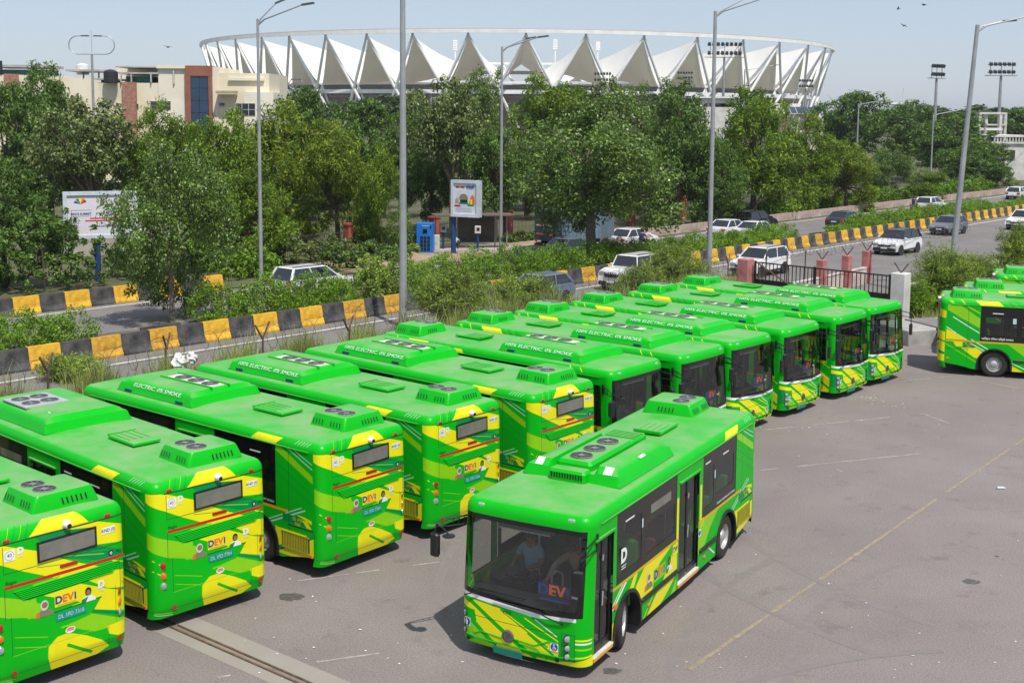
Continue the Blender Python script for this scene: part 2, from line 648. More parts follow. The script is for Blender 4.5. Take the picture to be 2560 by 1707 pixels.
WXF, WXR, WR = 2.72, -2.50, 0.48          # axles and wheel radius
ARCHR = 0.56
def arch(x):
    return [(x - ARCHR, 0.1), (x + ARCHR, 0.1)] + [(x + ARCHR * math.cos(t), 0.46 + ARCHR * math.sin(t)) for t in [math.pi * k / 14 for k in range(15)]]
def build_left():
    lay = [
        ([(-4.2, 2.0), (-3.05, 2.52), (-3.05, 2.63), (-3.18, 2.63), (-4.2, 2.16)], L_),
        (band(-4.2, 1.55, -3.05, 2.08, .014), D_), (band(-4.2, 1.75, -3.05, 2.28, .014), D_), (band(-4.2, 2.30, -3.4, 2.63, .02), P_), (band(-4.2, 2.40, -3.6, 2.63, .014), P_),
        (band(-3.95, 1.40, -2.80, .92, .03), P_), (band(-3.85, 1.44, -2.70, .95, .02), P_),
        # lower band: diagonals
        (rect(-4.2, .33, -3.02, .90), Y_),
        (band(-4.3, .95, -3.0, .38, .10), D_), (rect(-4.2, .88, -3.05, 1.0), G_), (rect(-4.2, .98, -3.4, 1.02), S_),
        (rect(-3.95, 1.05, -3.25, 1.22), D_),
        ([(-4.15, 1.04), (-4.0, 1.04), (-3.85, 1.18), (-4.0, 1.18)], Y_),
        ([(-4.15, 1.22), (-3.9, 1.26), (-3.7, 1.26), (-4.15, 1.14)], Y_),
        (rect(-4.08, .50, -3.22, .84), S_),
        ([(-.80, .62), (-.80, 1.27), (-1.98, 1.27), (-1.46, .98), (-1.09, .62)], L_),
        (band(-1.80, .34, -1.35, .62, .03), W_),
        ([(2.12, .70), (2.36, 1.01), (1.94, 1.27), (.36, 1.27), (.36, .70)], Y_),
        ([(1.56, .70), (1.49, .92), (1.23, 1.10), (.62, 1.27), (.42, 1.27), (.50, 1.16), (.77, .95), (1.05, .70)], G_),
        ([(1.82, .24), (1.32, .58), (.62, .58), (.40, .60), (.78, .40), (1.17, .24)], Y_),
        ([(.66, .24), (.36, .50), (.36, .24)], L_), (band(1.95, .26, 1.5, .6, .025), Y_),
        ([(2.62, 1.07), (2.42, 1.27), (2.26, 1.27), (2.44, 1.03)], Y_),
        (band(3.36, .92, 2.78, 1.26, .05), W_), (band(3.48, .92, 2.92, 1.26, .025), W_),
        (rect(.30, 1.25, .40, 2.12), Y_), (rect(-.96, 1.28, -.86, 2.05), Y_),
        ([(4.2, .24), (3.36, .24), (3.26, .70), (3.46, .64), (3.52, .42), (4.2, .42)], Y_),
        (band(4.05, .26, 3.9, .42, .05), G_), (band(3.8, .26, 3.66, .42, .03), G_),
        (rect(-3.42, 1.255, 3.38, 1.305), O_),
        ([(-4.3, .2), (-4.3, .47), (-3.5, .33), (-3.0, .2)], None),
        (arch(WXF), None), (arch(WXR), None),
        (rect(3.36, .34, 4.10, 2.38), None), (rect(-.80, .34, .28, 2.38), None),     # doors
        (rect(.42, 1.32, 3.22, 2.62), None), (rect(-3.04, 1.32, -1.0, 2.62), None),  # window bands
        (band(-3.45, .5, -3.45, 2.6, .012), S_),
    ]
    return panel('side_panel', XR, XF, .26, ZD, [-3.9, 3.2, 3.6], [.55, 1.1, 1.9], lay, BUSM, side_fn(1))
def build_right():
    fine = []
    for k in range(12):
        fine.append((band(-4.2, 2.40 - k * .055, -3.05, 1.80 - k * .055, .012), D_))
    lay = [
        ([(-4.2, 2.63), (-3.75, 2.63), (-3.05, 2.16), (-3.05, 1.79), (-3.42, 1.98), (-4.2, 2.43)], L_)] + fine + [
        (band(-4.0, 2.18, -3.05, 1.62, .03), W_), (band(-4.2, 1.79, -3.85, 1.57, .03), W_), (band(-3.82, 1.54, -3.43, 1.32, .03), W_),
        (band(-3.5, 2.6, -3.05, 2.35, .02), Y_),
        ([(-4.2, 1.72), (-3.85, 1.56), (-3.43, 1.33), (-4.2, 1.34)], Y_),
        ([(-3.95, 1.27), (-3.62, 1.27), (-3.62, 1.08), (-3.85, 1.08)], Y_), (rect(-3.58, 1.04, -3.2, 1.26), D_),
        ([(-3.67, 1.04), (-3.13, 1.06), (-2.92, .93), (-3.0, .67), (-3.20, .70), (-3.43, .87)], Y_),
        (band(-4.2, 1.16, -3.1, .52, .03), L_), (rect(-4.2, .98, -3.4, 1.0), S_),
        (band(-3.33, 1.37, -2.6, .96, .03), W_), (band(-3.33, 1.22, -2.7, .88, .03), W_),
        ([(-2.06, 1.26), (-1.1, 1.26), (-1.1, .62), (-1.44, .81)], L_),
        ([(-1.94, .24), (-1.94, .50), (-1.44, .24)], Y_), (band(-2.0, .62, -1.2, .26, .03), W_),
        ([(-1.0, 1.26), (.2, 1.26), (1.35, .24), (.35, .24)], Y_), ([(-.5, 1.26), (-.1, 1.26), (.9, .24), (.5, .24)], G_),
        ([(.9, 1.26), (1.6, 1.26), (2.05, .85), (2.1, .26), (2.0, .26)], L_), (band(.6, 1.26, 1.7, .26, .04), W_),
        ([(3.3, 1.25), (4.1, .75), (4.1, .26), (3.35, .26)], Y_), (band(3.3, .9, 4.1, .4, .08), G_),
        (band(3.3, 1.55, 4.1, 1.1, .02), Y_), (band(3.3, 1.15, 4.1, .7, .02), W_),
        (rect(-4.2, 1.26, 4.0, 1.31), O_),
        ([(-4.3, .2), (-4.3, .47), (-3.5, .33), (-3.0, .2)], None),
        (arch(WXF), None), (arch(WXR), None),
        (rect(-3.03, 1.33, 3.05, 2.62), None), (rect(3.30, 1.33, 3.98, 2.42), None),
        (band(-3.45, .5, -3.45, 2.6, .012), S_),
    ]
    return panel('side_panel', XR, XF, .26, ZD, [-3.9, 3.2, 3.6], [.55, 1.1, 1.9], lay, BUSM, side_fn(-1))
def U(P):
    return [(u_rear(y), z) for y, z in P]
def build_rear():
    lay = [
        # upper left yellow sweep, wrapping the corner
        (U([(1.25, 2.70), (.92, 2.59), (.37, 2.37), (.37, 2.18), (.01, 2.16), (-.47, 1.92), (.23, 1.91), (.67, 2.12), (1.0, 2.30), (1.25, 2.47)]), Y_),
        (U([(.52, 2.70), (-.66, 2.70), (-1.25, 2.40), (-1.25, 2.12), (-.66, 2.21), (.2, 2.55)]), Y_),
        (U([(.45, 2.63), (.1, 2.63), (-.66, 2.52), (-.66, 2.45), (.3, 2.5)]), D_),
        (U([(-.62, 2.63), (-1.25, 2.63), (-1.25, 2.38)]), G_),
        (U([(.01, 2.16), (-.27, 2.16), (-.64, 2.21), (-1.03, 2.05), (-1.18, 1.93), (-.69, 1.93)]), D_),
        (U([(-.37, 1.97), (-.71, 1.82), (-.08, 1.76), (.23, 1.91)]), Y_),
        (U([(1.25, 1.92), (.97, 1.76), (.51, 1.58), (.3, 1.5), (.35, 1.25), (.58, 1.31), (.94, 1.41), (1.25, 1.61)]), L_),
        (U([(.5, 1.84), (0.0, 1.86), (.1, 1.8), (.4, 1.78)]), L_),
        (U([(-.5, 1.63), (-.95, 1.69), (-1.25, 1.60), (-1.25, 1.27), (-.85, 1.4)]), Y_),
        (U([(.3, 1.6), (-.35, 1.62), (-.87, 1.38), (-1.25, 1.20), (-1.25, .84), (-.59, 1.1), (-.71, 1.26), (-.19, 1.28)]), Y_),
        (U([(.55, 1.58), (.3, 1.6), (-.35, 1.30), (-.05, 1.27)]), G_),
        (U([(.53, 1.60), (.44, 1.60), (.40, 1.26), (.60, 1.29)]), L_),
        (U([(-.55, 1.11), (-1.25, .80), (-1.25, .75), (-.53, 1.06)]), D_),
        (U([(.04, .97), (-.5, 1.06), (-1.07, .81), (-1.25, .76), (-.76, .70), (-.51, .72)]), L_),
        (U([(-.82, .74), (-1.25, .76), (-1.25, .50), (-.86, .52)]), Y_),
        (U([(-.70, .58), (-1.25, .42), (-1.25, .30), (-.95, .30)]), G_),
        (U([(.25, .70), (.09, .83), (-.1, .84), (-.35, .74), (-.72, .52), (-.87, .36), (-.65, .27), (.18, .27), (.26, .51)]), Y_),
        (U([(-.05, .96), (-1.02, .51), (-.86, .49), (.02, .90)]), G_),
        (U(band(-.08, .64, -.55, .35, .055)), G_),
        (U(band(.82, 1.05, .25, .88, .012)), L_), (U(band(.82, .88, .28, .72, .012)), L_),
        (U(band(1.22, 1.40, 1.05, 1.28, .015)), Y_), (U(band(1.22, 1.20, 1.05, 1.10, .015)), Y_),
        (U(band(.95, 2.44, .45, 2.47, .0)), D_) if False else (U(band(.40, 2.10, -.55, 1.96, .012)), D_),
        (U(band(-.05, 2.17, -.8, 2.02, .015)), L_), (U(band(-.2, 2.19, -.95, 2.05, .012)), G_),
        (U(band(-.95, 1.86, -1.2, 1.76, .02)), Y_), (U(band(1.2, .40, .8, .33, .02)), L_), (U(band(1.2, .36, .85, .30, .01)), W_),
        # red reflective line and panel joints
        (U(rect(-1.19, 1.87, .96, 1.925)), RD_),
        (U(rect(-1.19, 2.125, .96, 2.137)), S_), (U(rect(.955, 2.125, .965, 2.58)), S_), (U(rect(-1.19, 2.135, -1.18, 2.60)), S_),
        (U(rect(.955, 1.36, .965, 1.90)), S_), (U(rect(.86, .74, .87, 1.40)), S_), (U(rect(-1.10, .82, -1.09, 1.86)), S_),
        (U(rect(-1.19, .415, 1.25, .423)), S_), (U(rect(-.85, .42, -.843, .74)), S_), (U(rect(.858, .736, .86, .744)), S_),
        (U(rect(-1.25, .736, .86, .744)), L_),
        (U(rect(-1.2, 2.60, 1.0, 2.625)), S_),
        # registration recess
        (U([(.44, 1.25), (-.73, 1.28), (-.50, 1.03), (-.1, .98), (.14, 1.0)]), G_),
        (U([(.44, 1.262), (-.73, 1.292), (-.73, 1.27), (.44, 1.24)]), S_),
    ]
    lay = [l for l in lay if l]
    return panel('rear_panel', -UR, UR, .27, ZD, [-1.34, -1.28, -1.22, -1.16, -1.10, -1.03, 1.03, 1.10, 1.16, 1.22, 1.28, 1.34], [.5, 1.9], lay, BUSM, rear_fn())
def build_front():
    K = lambda P: [(u_front(y), z) for y, z in P]
    lay = [
        (K([(-.95, 1.06), (-.40, 1.02), (.17, .76), (.75, .62), (.75, .38), (-.60, .38), (-.86, .62)]), Y_),
        (K([(-1.17, .74), (-.84, .66), (-.55, .38), (-1.17, .38)]), L_),
        (K([(-1.25, 1.05), (-.86, .96), (-.80, .86), (-1.25, .93)]), Y_),
        (K([(.04, .31), (.38, .29), (.69, .29), (1.25, .42), (1.25, .26), (.54, .26), (.09, .26)]), Y_),
        (K([(-.88, .38), (-.51, .34), (-.51, .26), (-1.07, .27)]), L_),
        (K([(-.45, .37), (.0, .37), (.1, .26), (-.5, .26)]), Y_),
        (K(band(-1.05, 1.06, -.22, .56, .08)), G_), (K(band(-.24, .57, .32, .27, .085)), G_), (K(band(-1.15, .80, -.48, .34, .07)), G_), (K(band(.16, .70, .66, .40, .045)), G_),
        (K([(-.02, .90), (.75, .86), (.75, .60), (.40, .66), (.12, .76)]), G_),
        (K(band(-.38, 1.0, .55, .52, .03)), G_), (K(band(-.30, .97, .6, .55, .02)), Y_), (K(band(.1, .95, .75, .66, .02)), Y_),
        (K(band(.3, .97, .72, .74, .02)), W_), (K(band(-1.15, .8, -.55, .36, .06)), G_),
        (K(band(1.25, .72, .98, .74, .03)), Y_), (K(band(1.25, .66, .98, .68, .03)), W_), (K(band(1.25, .56, .98, .58, .03)), L_), (K(band(1.25, .44, .98, .42, .03)), Y_),
        (K([(-1.25, 1.19), (-.42, 1.13), (.41, 1.07), (1.06, 1.11), (1.06, 1.05), (.30, 1.0), (-.49, 1.06), (-1.25, 1.12)]), W_),
        (K(rect(-.95, .775, .75, .785)), S_), (K(rect(-1.19, .375, .75, .385)), S_), (K(rect(-1.19, .385, -1.18, .76)), S_), (K(rect(.75, .38, .76, .76)), S_),
        (K(rect(.79, .34, 1.05, .83)), D_), (K(rect(.81, .36, 1.03, .81)), G_), (K(rect(-1.25, .46, -1.19, .92)), D_),
        (K(circ(.71, .32, .045)), D_), (K(circ(-1.10, .33, .045)), D_),
        # windscreen opening
        (K([(-1.215, 1.18), (-.42, 1.13), (.41, 1.075), (1.16, 1.12), (1.17, 2.585), (-1.17, 2.585)]), None),
    ]
    return panel('front_panel', -UF, UF, .25, ZD, [-1.34, -1.27, -1.20, -1.13, -1.07, -1.01, -.8, -.6, -.3, 0, .3, .6, .8, 1.01, 1.07, 1.13, 1.20, 1.27, 1.34], [.42, 1.1, 1.6, 2.1], lay, BUSM, front_fn())

def outline(n=8):
    """plan outline of the drip line, anticlockwise, with outward normals"""
    pts = []
    def add(x, y, nx, ny):
        pts.append((x, y, nx, ny))
    for k in range(n + 1):                                     # rear left -> ... start on left side rear
        pass
    for x in np.linspace(XF, XR, 14): add(x, HW, 0, 1)
    for k in range(1, n + 1):
        t = math.pi / 2 * k / n
        add(-HL + RR - RR * math.sin(t), HW - RR + RR * math.cos(t), -math.sin(t), math.cos(t))
    for y in np.linspace(HW - RR, -HW + RR, 8)[1:-1]: add(-HL, y, -1, 0)
    for k in range(0, n + 1):
        t = math.pi / 2 * k / n
        add(-HL + RR - RR * math.cos(t), -HW + RR - RR * math.sin(t), -math.cos(t), -math.sin(t))
    for x in np.linspace(XR, XF, 14)[1:]: add(x, -HW, 0, -1)
    for k in range(1, n + 1):
        t = math.pi / 2 * k / n
        u = -(HW - RF + RF * (math.pi / 2 - t))
        x, y = front_plan(u); add(x, y, math.sin(t), -math.cos(t))
    for y in np.linspace(-HW + RF, HW - RF, 10)[1:-1]:
        x, yy = front_plan(y); add(x, yy, 1, 0)
    for k in range(0, n):
        t = math.pi / 2 * k / n
        u = HW - RF + RF * t
        x, y = front_plan(u); add(x, y, math.cos(t), math.sin(t))
    return pts
RCX, RCZ = 0.19, 0.21
def build_roof():
    O = outline()
    n = len(O)
    vs, fs = [], []
    rings = []
    K = 7
    for k in range(K + 1):
        a = math.pi / 2 * k / K
        rings.append((RCX * (1 - math.cos(a)), ZD + RCZ * math.sin(a)))
    for ins, z in rings:
        for (x, y, nx, ny) in O:
            vs.append((warpx(x, ZD) - nx * ins, y - ny * ins, z))
    for (x, y, nx, ny) in O:
        vs.append((warpx(x, ZD) * .93 - nx * RCX, (y - ny * RCX) * .35, ZD + RCZ + .025))
    m = K + 2
    for k in range(m - 1):
        for i in range(n):
            j = (i + 1) % n
            fs.append((k * n + i, k * n + j, (k + 1) * n + j, (k + 1) * n + i))
    fs.append(tuple(range((m - 1) * n, m * n)))
    mb = MB().add(vs, fs, 0, True)
    return mb
def roof_pt(x, sgn, a, off=0.004):
    return Vector((x, sgn * (HW - RCX * (1 - math.cos(a)) + off * math.cos(a)), ZD + RCZ * math.sin(a) + off * math.sin(a)))
def roof_patch(mb, x0, x1, sgn, a0, a1, mi=0, sk=0.0, n=5):
    vs, fs = [], []
    for k in range(n + 1):
        a = a0 + (a1 - a0) * k / n
        vs += [roof_pt(x0 + sk * k / n, sgn, a), roof_pt(x1 + sk * k / n, sgn, a)]
    for k in range(n):
        fs.append((2 * k, 2 * k + 1, 2 * k + 3, 2 * k + 2))
    mb.add(vs, fs, mi, True)
def roof_rear_patch(mb, P0, P1, mi=0, n=5):
    """P0/P1: (y0,y1) spans at the bottom and the top of the rear roof curve"""
    vs, fs = [], []
    for k in range(n + 1):
        f = k / n
        a = math.pi / 2 * f * .8
        for q in (0, 1):
            y = P0[q] + (P1[q] - P0[q]) * f
            vs.append((warpx(-HL, ZD) + RCX * (1 - math.cos(a)) - .004 * math.cos(a), y, ZD + RCZ * math.sin(a) + .004))
    for k in range(n):
        fs.append((2 * k, 2 * k + 1, 2 * k + 3, 2 * k + 2))
    mb.add(vs, fs, mi, True)
def fan(parent, x, y, z, r, plate=True):
    mb = MB()
    mb.lathe([(r, 0), (r, .012), (r * .92, .018), (r * .86, .01)], 20, 'Z', (x, y, z), 0, True, False)
    mb.disc((x, y, z + .008), r * .9, 'Z', 20, 0, .004)
    o = mb.build('fan', BLACK, parent)
    g = MB()
    for k in range(8):
        t = math.pi * 2 * k / 8
        g.bar((x + math.cos(t) * r * .25, y + math.sin(t) * r * .25, z + .014), (x + math.cos(t + .5) * r * .88, y + math.sin(t + .5) * r * .88, z + .014), .012, .006)
    g.lathe([(r * .96, .012), (r, .022), (r * 1.04, .012)], 20, 'Z', (x, y, z), 0, False, False)
    g.lathe([(r * .28, .01), (r * .28, .02)], 12, 'Z', (x, y, z), 0, False)
    g.build('fan_grille', MATS.get('fan_grey') or mat('fan_grey', (0.22, 0.22, 0.22), 0.6), o)
    return o
def loft_unit(mb, x0, x1, prof, ea, eb, zb, mi=0):
    """roof pod: half profile (y,z) mirrored, lofted along x with sloped ends"""
    full = [(y, z) for y, z in prof] + [(-y, z) for y, z in reversed(prof) if y > 1e-6]
    zmax = max(z for y, z in prof)
    secs = []
    for fx, fz, fy in ((x0, .0, 1.0), (x0 + ea * .35, .62, .985), (x0 + ea, .97, .96), (x0 + ea * 1.25, 1, .96), (x1 - eb * 1.25, 1, .96), (x1 - eb, .97, .96), (x1 - eb * .35, .62, .985), (x1, 0, 1.0)):
        secs.append([(fx, y * (fy if z > 0 else 1), zb + min(z, zmax * fz) if fz < .98 else zb + z * fz) for y, z in full])
    n = len(full)
    vs = [p for s_ in secs for p in s_]
    fs = []
    for k in range(len(secs) - 1):
        for i in range(n - 1):
            fs.append((k * n + i, k * n + i + 1, (k + 1) * n + i + 1, (k + 1) * n + i))
    mb.add(vs, fs, mi, True)
def portrait(mb, put, x, z, s, hair, cloth):
    """a printed head-and-shoulders picture; put(dx, dz) -> point"""
    def sh(P, mi): mb.poly([put(x + a * s, z + b * s) for a, b in P], mi)
    sh([(-.5, -.62), (.5, -.62), (.42, -.32), (.16, -.18), (-.16, -.18), (-.42, -.32)], cloth)
    sh(circ(0, .10, .24, 14, .30), hair)
    return lambda off: None
_KIT = {}
def part(name, parent, key, builder, mats=None):
    """link a part; alike parts of all the buses share one mesh"""
    if key not in _KIT:
        r = builder()
        _KIT[key] = r.mesh(name, mats) if isinstance(r, MB) else r
    return link(name, _KIT[key], parent)
def Rp(y, z, off=.006):
    return rear_fn(off)(u_rear(y), z)
def Fp(y, z, off=.006):
    a = abs(y)
    fl = HW - RF
    u = y if a <= fl else math.copysign(fl + RF * math.asin(min(1, (a - fl) / RF)), y)
    return front_fn(off)(u, z)
def Lp(x, z, off=.006):
    return side_fn(1, off)(x, z)
def Qp(x, z, off=.006):
    return side_fn(-1, off)(x, z)
ADM = [SKIN, HAIRW, HAIRB, VEST, WHITE, DKGREEN, BLUEP, ORANGEP, TEALP, LIME, YELLOW, BLACK]
def man_print(mb, f, x, z, s, dirx):
    def sh(P, mi, o): mb.poly([f(x + dirx * a * s, z + b * s, o) for a, b in P], mi)
    sh([(-.62, -.62), (.62, -.62), (.55, -.34), (.2, -.2), (-.2, -.2), (-.55, -.34)], 3, .006)
    sh([(-.62, -.62), (-.34, -.62), (-.3, -.28), (-.55, -.36)], 7, .0075)
    sh(circ(0, .10, .27, 14, .34), 1, .0075)
    sh(circ(.02, .12, .20, 14, .20), 0, .009)
def woman_print(mb, f, x, z, s, dirx):
    def sh(P, mi, o): mb.poly([f(x + dirx * a * s, z + b * s, o) for a, b in P], mi)
    sh([(-.58, -.62), (.58, -.62), (.5, -.36), (.15, -.18), (-.15, -.18), (-.5, -.36)], 4, .006)
    sh([(-.58, -.62), (-.2, -.62), (.0, -.24), (-.5, -.36)], 5, .0075)
    sh(circ(0, .12, .24, 14, .30), 2, .0075)
    sh(circ(0, .06, .16, 14, .20), 0, .009)
def devi_print(mb, f, x, z, w, dirx, bolt=True, ms=(6, 7)):
    """the scheme's name as printed on the bus: D, E V, i"""
    e = f(x, z, .0085)
    ax = (f(x + dirx * .1, z, .0085) - e).normalized()
    ay = Vector((0, 0, 1))
    sz = w * .46
    for ch, dx, mi in (('D', -.36, ms[0]), ('E', -.07, ms[1]), ('V', .20, ms[1]), ('i', .42, ms[0])):
        put_text(mb, ch, e + ax * (dx * w), ax, ay, sz, mi, bold=.02 * w)
def dlogo(mb, f, x, z, h, dirx, mi=4):
    """white D mark with the small leaf cut"""
    e = f(x, z, .008)
    ax = (f(x + dirx * .1, z, .008) - e).normalized()
    put_text(mb, 'D', e, ax, (0, 0, 1), h, mi, bold=h * .055)
    mb.poly([f(x + dirx * a, z - h * .55 + b, .008) for a, b in ((-h * .3, 0), (h * .3, 0), (h * .3, h * .05), (-h * .3, h * .05))], mi)
    mb.poly([f(x + dirx * a, z - h * .68 + b, .008) for a, b in ((-h * .3, 0), (h * .22, 0), (h * .22, h * .05), (-h * .3, h * .05))], mi)

def b_wheel():
    mb = MB()
    mb.lathe([(.27, -.13), (.30, -.14), (.43, -.135), (.475, -.105), (.48, -.05), (.472, -.045), (.472, -.03), (.48, -.025), (.48, .025), (.472, .03), (.472, .045), (.48, .05), (.475, .105), (.43, .135), (.30, .14), (.27, .13)], 32, 'Y', (0, 0, 0), 0, True, False)
    return mb
def b_rim():
    mb = MB()
    mb.lathe([(.285, .135), (.27, .12), (.25, .02), (.21, .03), (.19, .045), (.14, .05), (.12, .10), (.09, .115), (0.001, .12)], 24, 'Y', (0, 0, 0), 0, True, False)
    mb.lathe([(.285, -.135), (.2, -.1), (0.001, -.1)], 24, 'Y', (0, 0, 0), 0, True, False)
    for k in range(10):
        t = 2 * math.pi * k / 10
        mb.lathe([(.018, .03), (.018, .075)], 6, 'Y', (.165 * math.cos(t), 0, .165 * math.sin(t)), 0, False)
    return mb
def b_arch(x, sgn):
    mb = MB()
    A = [math.pi * k / 14 for k in range(15)]
    vs, fs = [], []
    for t in A:
        for yy in (.74, HW - .01):
            vs.append((x + ARCHR * math.cos(t), sgn * yy, .46 + ARCHR * math.sin(t)))
    for k in range(14): fs.append((2 * k, 2 * k + 1, 2 * k + 3, 2 * k + 2))
    mb.add(vs, fs, 0, True)
    mb.poly([(x + ARCHR * math.cos(t), sgn * .74, .46 + ARCHR * math.sin(t)) for t in A] + [(x - ARCHR, sgn * .74, .2), (x + ARCHR, sgn * .74, .2)])
    for q in (-1, 1):
        mb.poly([(x + q * ARCHR, sgn * .74, .2), (x + q * ARCHR, sgn * (HW - .01), .2), (x + q * ARCHR, sgn * (HW - .01), .47), (x + q * ARCHR, sgn * .74, .47)])
    # raised lip
    vs, fs = [], []
    B = [-.22, -.1] + A + [math.pi + .1, math.pi + .22]
    for t in B:
        zc = .46 + ARCHR * math.sin(t) if 0 <= t <= math.pi else .46 - (.12 if abs(t - math.pi / 2) < 1.75 else .20)
        xc = x + ARCHR * math.cos(max(0, min(math.pi, t)))
        zo = .46 + (ARCHR + .06) * math.sin(t) if 0 <= t <= math.pi else zc
        xo = x + (ARCHR + .06) * math.cos(max(0, min(math.pi, t)))
        vs += [(xc, sgn * (HW - .02), zc), (xc, sgn * (HW + .025), zc), (xo, sgn * (HW + .025), zo), (xo, sgn * (HW - .005), zo)]
    for k in range(len(B) - 1):
        for j in range(3):
            fs.append((4 * k + j, 4 * k + j + 1, 4 * k + j + 5, 4 * k + j + 4))
    mb.add(vs, fs, 0, True)
    return mb
def b_band(x0, x1, z0, z1, panes, sgn, extra=()):
    lay = [(rect(*p), None) for p in panes] + list(extra)
    return panel('window_band', x0, x1, z0, z1, [3.2], [1.9], lay, [BLACKGLASS, WHITE, PALE, DISPLAY], side_fn(sgn, -.006))
def b_pane(x0, z0, x1, z1, sgn, off=-.012):
    def f():
        s_ = side_fn(sgn, off)
        return MB().poly([s_(x0 - .02, z0 - .02), s_(x1 + .02, z0 - .02), s_(x1 + .02, z1 + .02), s_(x0 - .02, z1 + .02)])
    return f
def b_door(x0, x1):
    def f():
        mb = MB()
        s_ = side_fn(1, -.045)
        xm = (x0 + x1) / 2
        def bar(a0, b0, a1, b1): 
            P = [s_(a0, b0), s_(a1, b0), s_(a1, b1), s_(a0, b1)]
            Q = [p + Vector((0, -.035, 0)) for p in P]
            mb.add(P + Q, [(0, 1, 2, 3), (7, 6, 5, 4), (0, 4, 5, 1), (1, 5, 6, 2), (2, 6, 7, 3), (3, 7, 4, 0)])
        bar(x0, .36, x0 + .05, 2.37); bar(x1 - .05, .36, x1, 2.37); bar(xm - .045, .36, xm + .045, 2.37)
        bar(x0 + .05, .36, xm - .045, .52); bar(xm + .045, .36, x1 - .05, .52)
        bar(x0 + .05, 2.30, xm - .045, 2.37); bar(xm + .045, 2.30, x1 - .05, 2.37)
        return mb
    return f
def b_sill(x0, x1):
    def f():
        mb = MB()
        mb.box(((x0 + x1) / 2, 1.18, .345), (x1 - x0 + .04, .18, .03), mi=0)
        mb.box(((x0 + x1) / 2, 1.255, .30), (x1 - x0 + .02, .02, .05), mi=1)
        return mb
    return f
def b_seat():
    mb = MB()
    mb.rbox((0, 0, .45), (.42, .42, .10), .04)
    mb.rbox((-.22, 0, .80), (.10, .42, .72), .06, M=Matrix.Rotation(-.12, 4, 'Y'))
    mb.box((0, 0, .20), (.08, .30, .40))
    return mb
def b_mirror(side):
    """side +1: hangs in front of the screen on the door side; -1: stands out on the driver's side"""
    def f():
        mb = MB()
        if side > 0:
            P0 = Vector((4.05, 1.27, 2.46)); P1 = Vector((4.48, 1.28, 2.40)); P2 = Vector((4.60, 1.22, 2.28)); P3 = Vector((4.62, 1.18, 2.02))
            mb.tube([P0, P1, P2, P3], .016, 6)
            mb.tube([P0 + Vector((0, 0, -.2)), P1 + Vector((.02, 0, -.15)), P2 + Vector((0, 0, -.08))], .014, 6)
            mb.tube([P3, P3 + Vector((0, 0, -.25))], .014, 6)
            mb.box(P0 + Vector((-.01, -.01, -.1)), (.06, .03, .3))
        else:
            P0 = Vector((4.02, -1.27, 2.42)); P1 = Vector((4.38, -1.50, 2.40)); P2 = Vector((4.56, -1.62, 2.34)); P3 = Vector((4.58, -1.64, 2.20))
            mb.tube([P0, P1, P2, P3], .017, 6)
            mb.tube([P0 + Vector((0, 0, -.16)), P1 + Vector((0, 0, -.13)), P2 + Vector((0, 0, -.04))], .014, 6)
            for f_ in (.25, .5, .75):
                a = P0.lerp(P1, f_); mb.tube([a, a + Vector((0, 0, -.14))], .009, 5)
            mb.tube([P2, P2 + Vector((.1, .22, -.02)), P2 + Vector((.08, .30, -.12))], .013, 6)
            mb.lathe([(.001, -.02), (.11, -.01), (.115, .01), (.001, .035)], 12, 'Z', P2 + Vector((.08, .30, -.14)), 0, True, False)
            mb.box(P0 + Vector((-.01, .01, -.08)), (.06, .03, .26))
        return mb
    return f
def b_mirror_head(side):
    def f():
        mb = MB()
        c = Vector((4.62, 1.18, 1.84)) if side > 0 else Vector((4.58, -1.65, 1.98))
        mb.rbox(c, (.09, .21, .42), .04, M=Matrix.Rotation(.25 * side, 4, 'Z'))
        return mb
    return f
def b_mirror_glass(side):
    def f():
        c = Vector((4.62, 1.18, 1.84)) if side > 0 else Vector((4.58, -1.65, 1.98))
        mb = MB()
        mb.M = Matrix.Translation(c) @ Matrix.Rotation(.25 * side, 4, 'Z')
        mb.box((-.047, 0, -.01), (.006, .17, .36))
        return mb
    return f
def b_wiper(y0, z0, y1, z1, y2, z2):
    def f():
        mb = MB()
        mb.tube([Fp(y0, z0, .02), Fp((y0 + y1) / 2, (z0 + z1) / 2, .055), Fp(y1, z1, .05)], .012, 5)
        n = 6
        mb.tube([Fp(y1 + (y2 - y1) * k / n, z1 + (z2 - z1) * k / n, .035) for k in range(-1, n + 1)], .011, 5)
        return mb
    return f
def b_ws():
    mb = MB()
    us = [-1.34 + 2.68 * k / 24 for k in range(25)]
    vs, fs = [], []
    for u in us:
        z0 = 1.18 - .06 * (u + 1.2) / 2.4
        z0 = max(1.06, z0 - .03)
        for z in (z0, 1.5, 2.0, 2.36, 2.62):
            vs.append(front_fn(-.010)(u, z))
    for k in range(24):
        for j in range(4):
            fs.append((5 * k + j, 5 * k + j + 1, 5 * k + j + 6, 5 * k + j + 5))
    for i, f in enumerate(fs):
        mb.add([vs[q] for q in f], [(0, 1, 2, 3)], 0, True)
    return mb
def b_wsframe():
    """black enamel border of the screen"""
    K = lambda P: P
    lay = [(K([(-1.12, 1.26), (-.42, 1.215), (.41, 1.165), (1.06, 1.205), (1.11, 2.50), (-1.11, 2.50)]), None)]
    return panel('screen_border', -1.27, 1.27, 1.10, 2.60, [-1.2, -1.1, -1.0, -.91, -.6, -.3, 0, .3, .6, .91, 1.0, 1.1, 1.2], [1.3, 1.6, 2.0, 2.3], lay, [BLACKGLASS], front_fn(-.004))
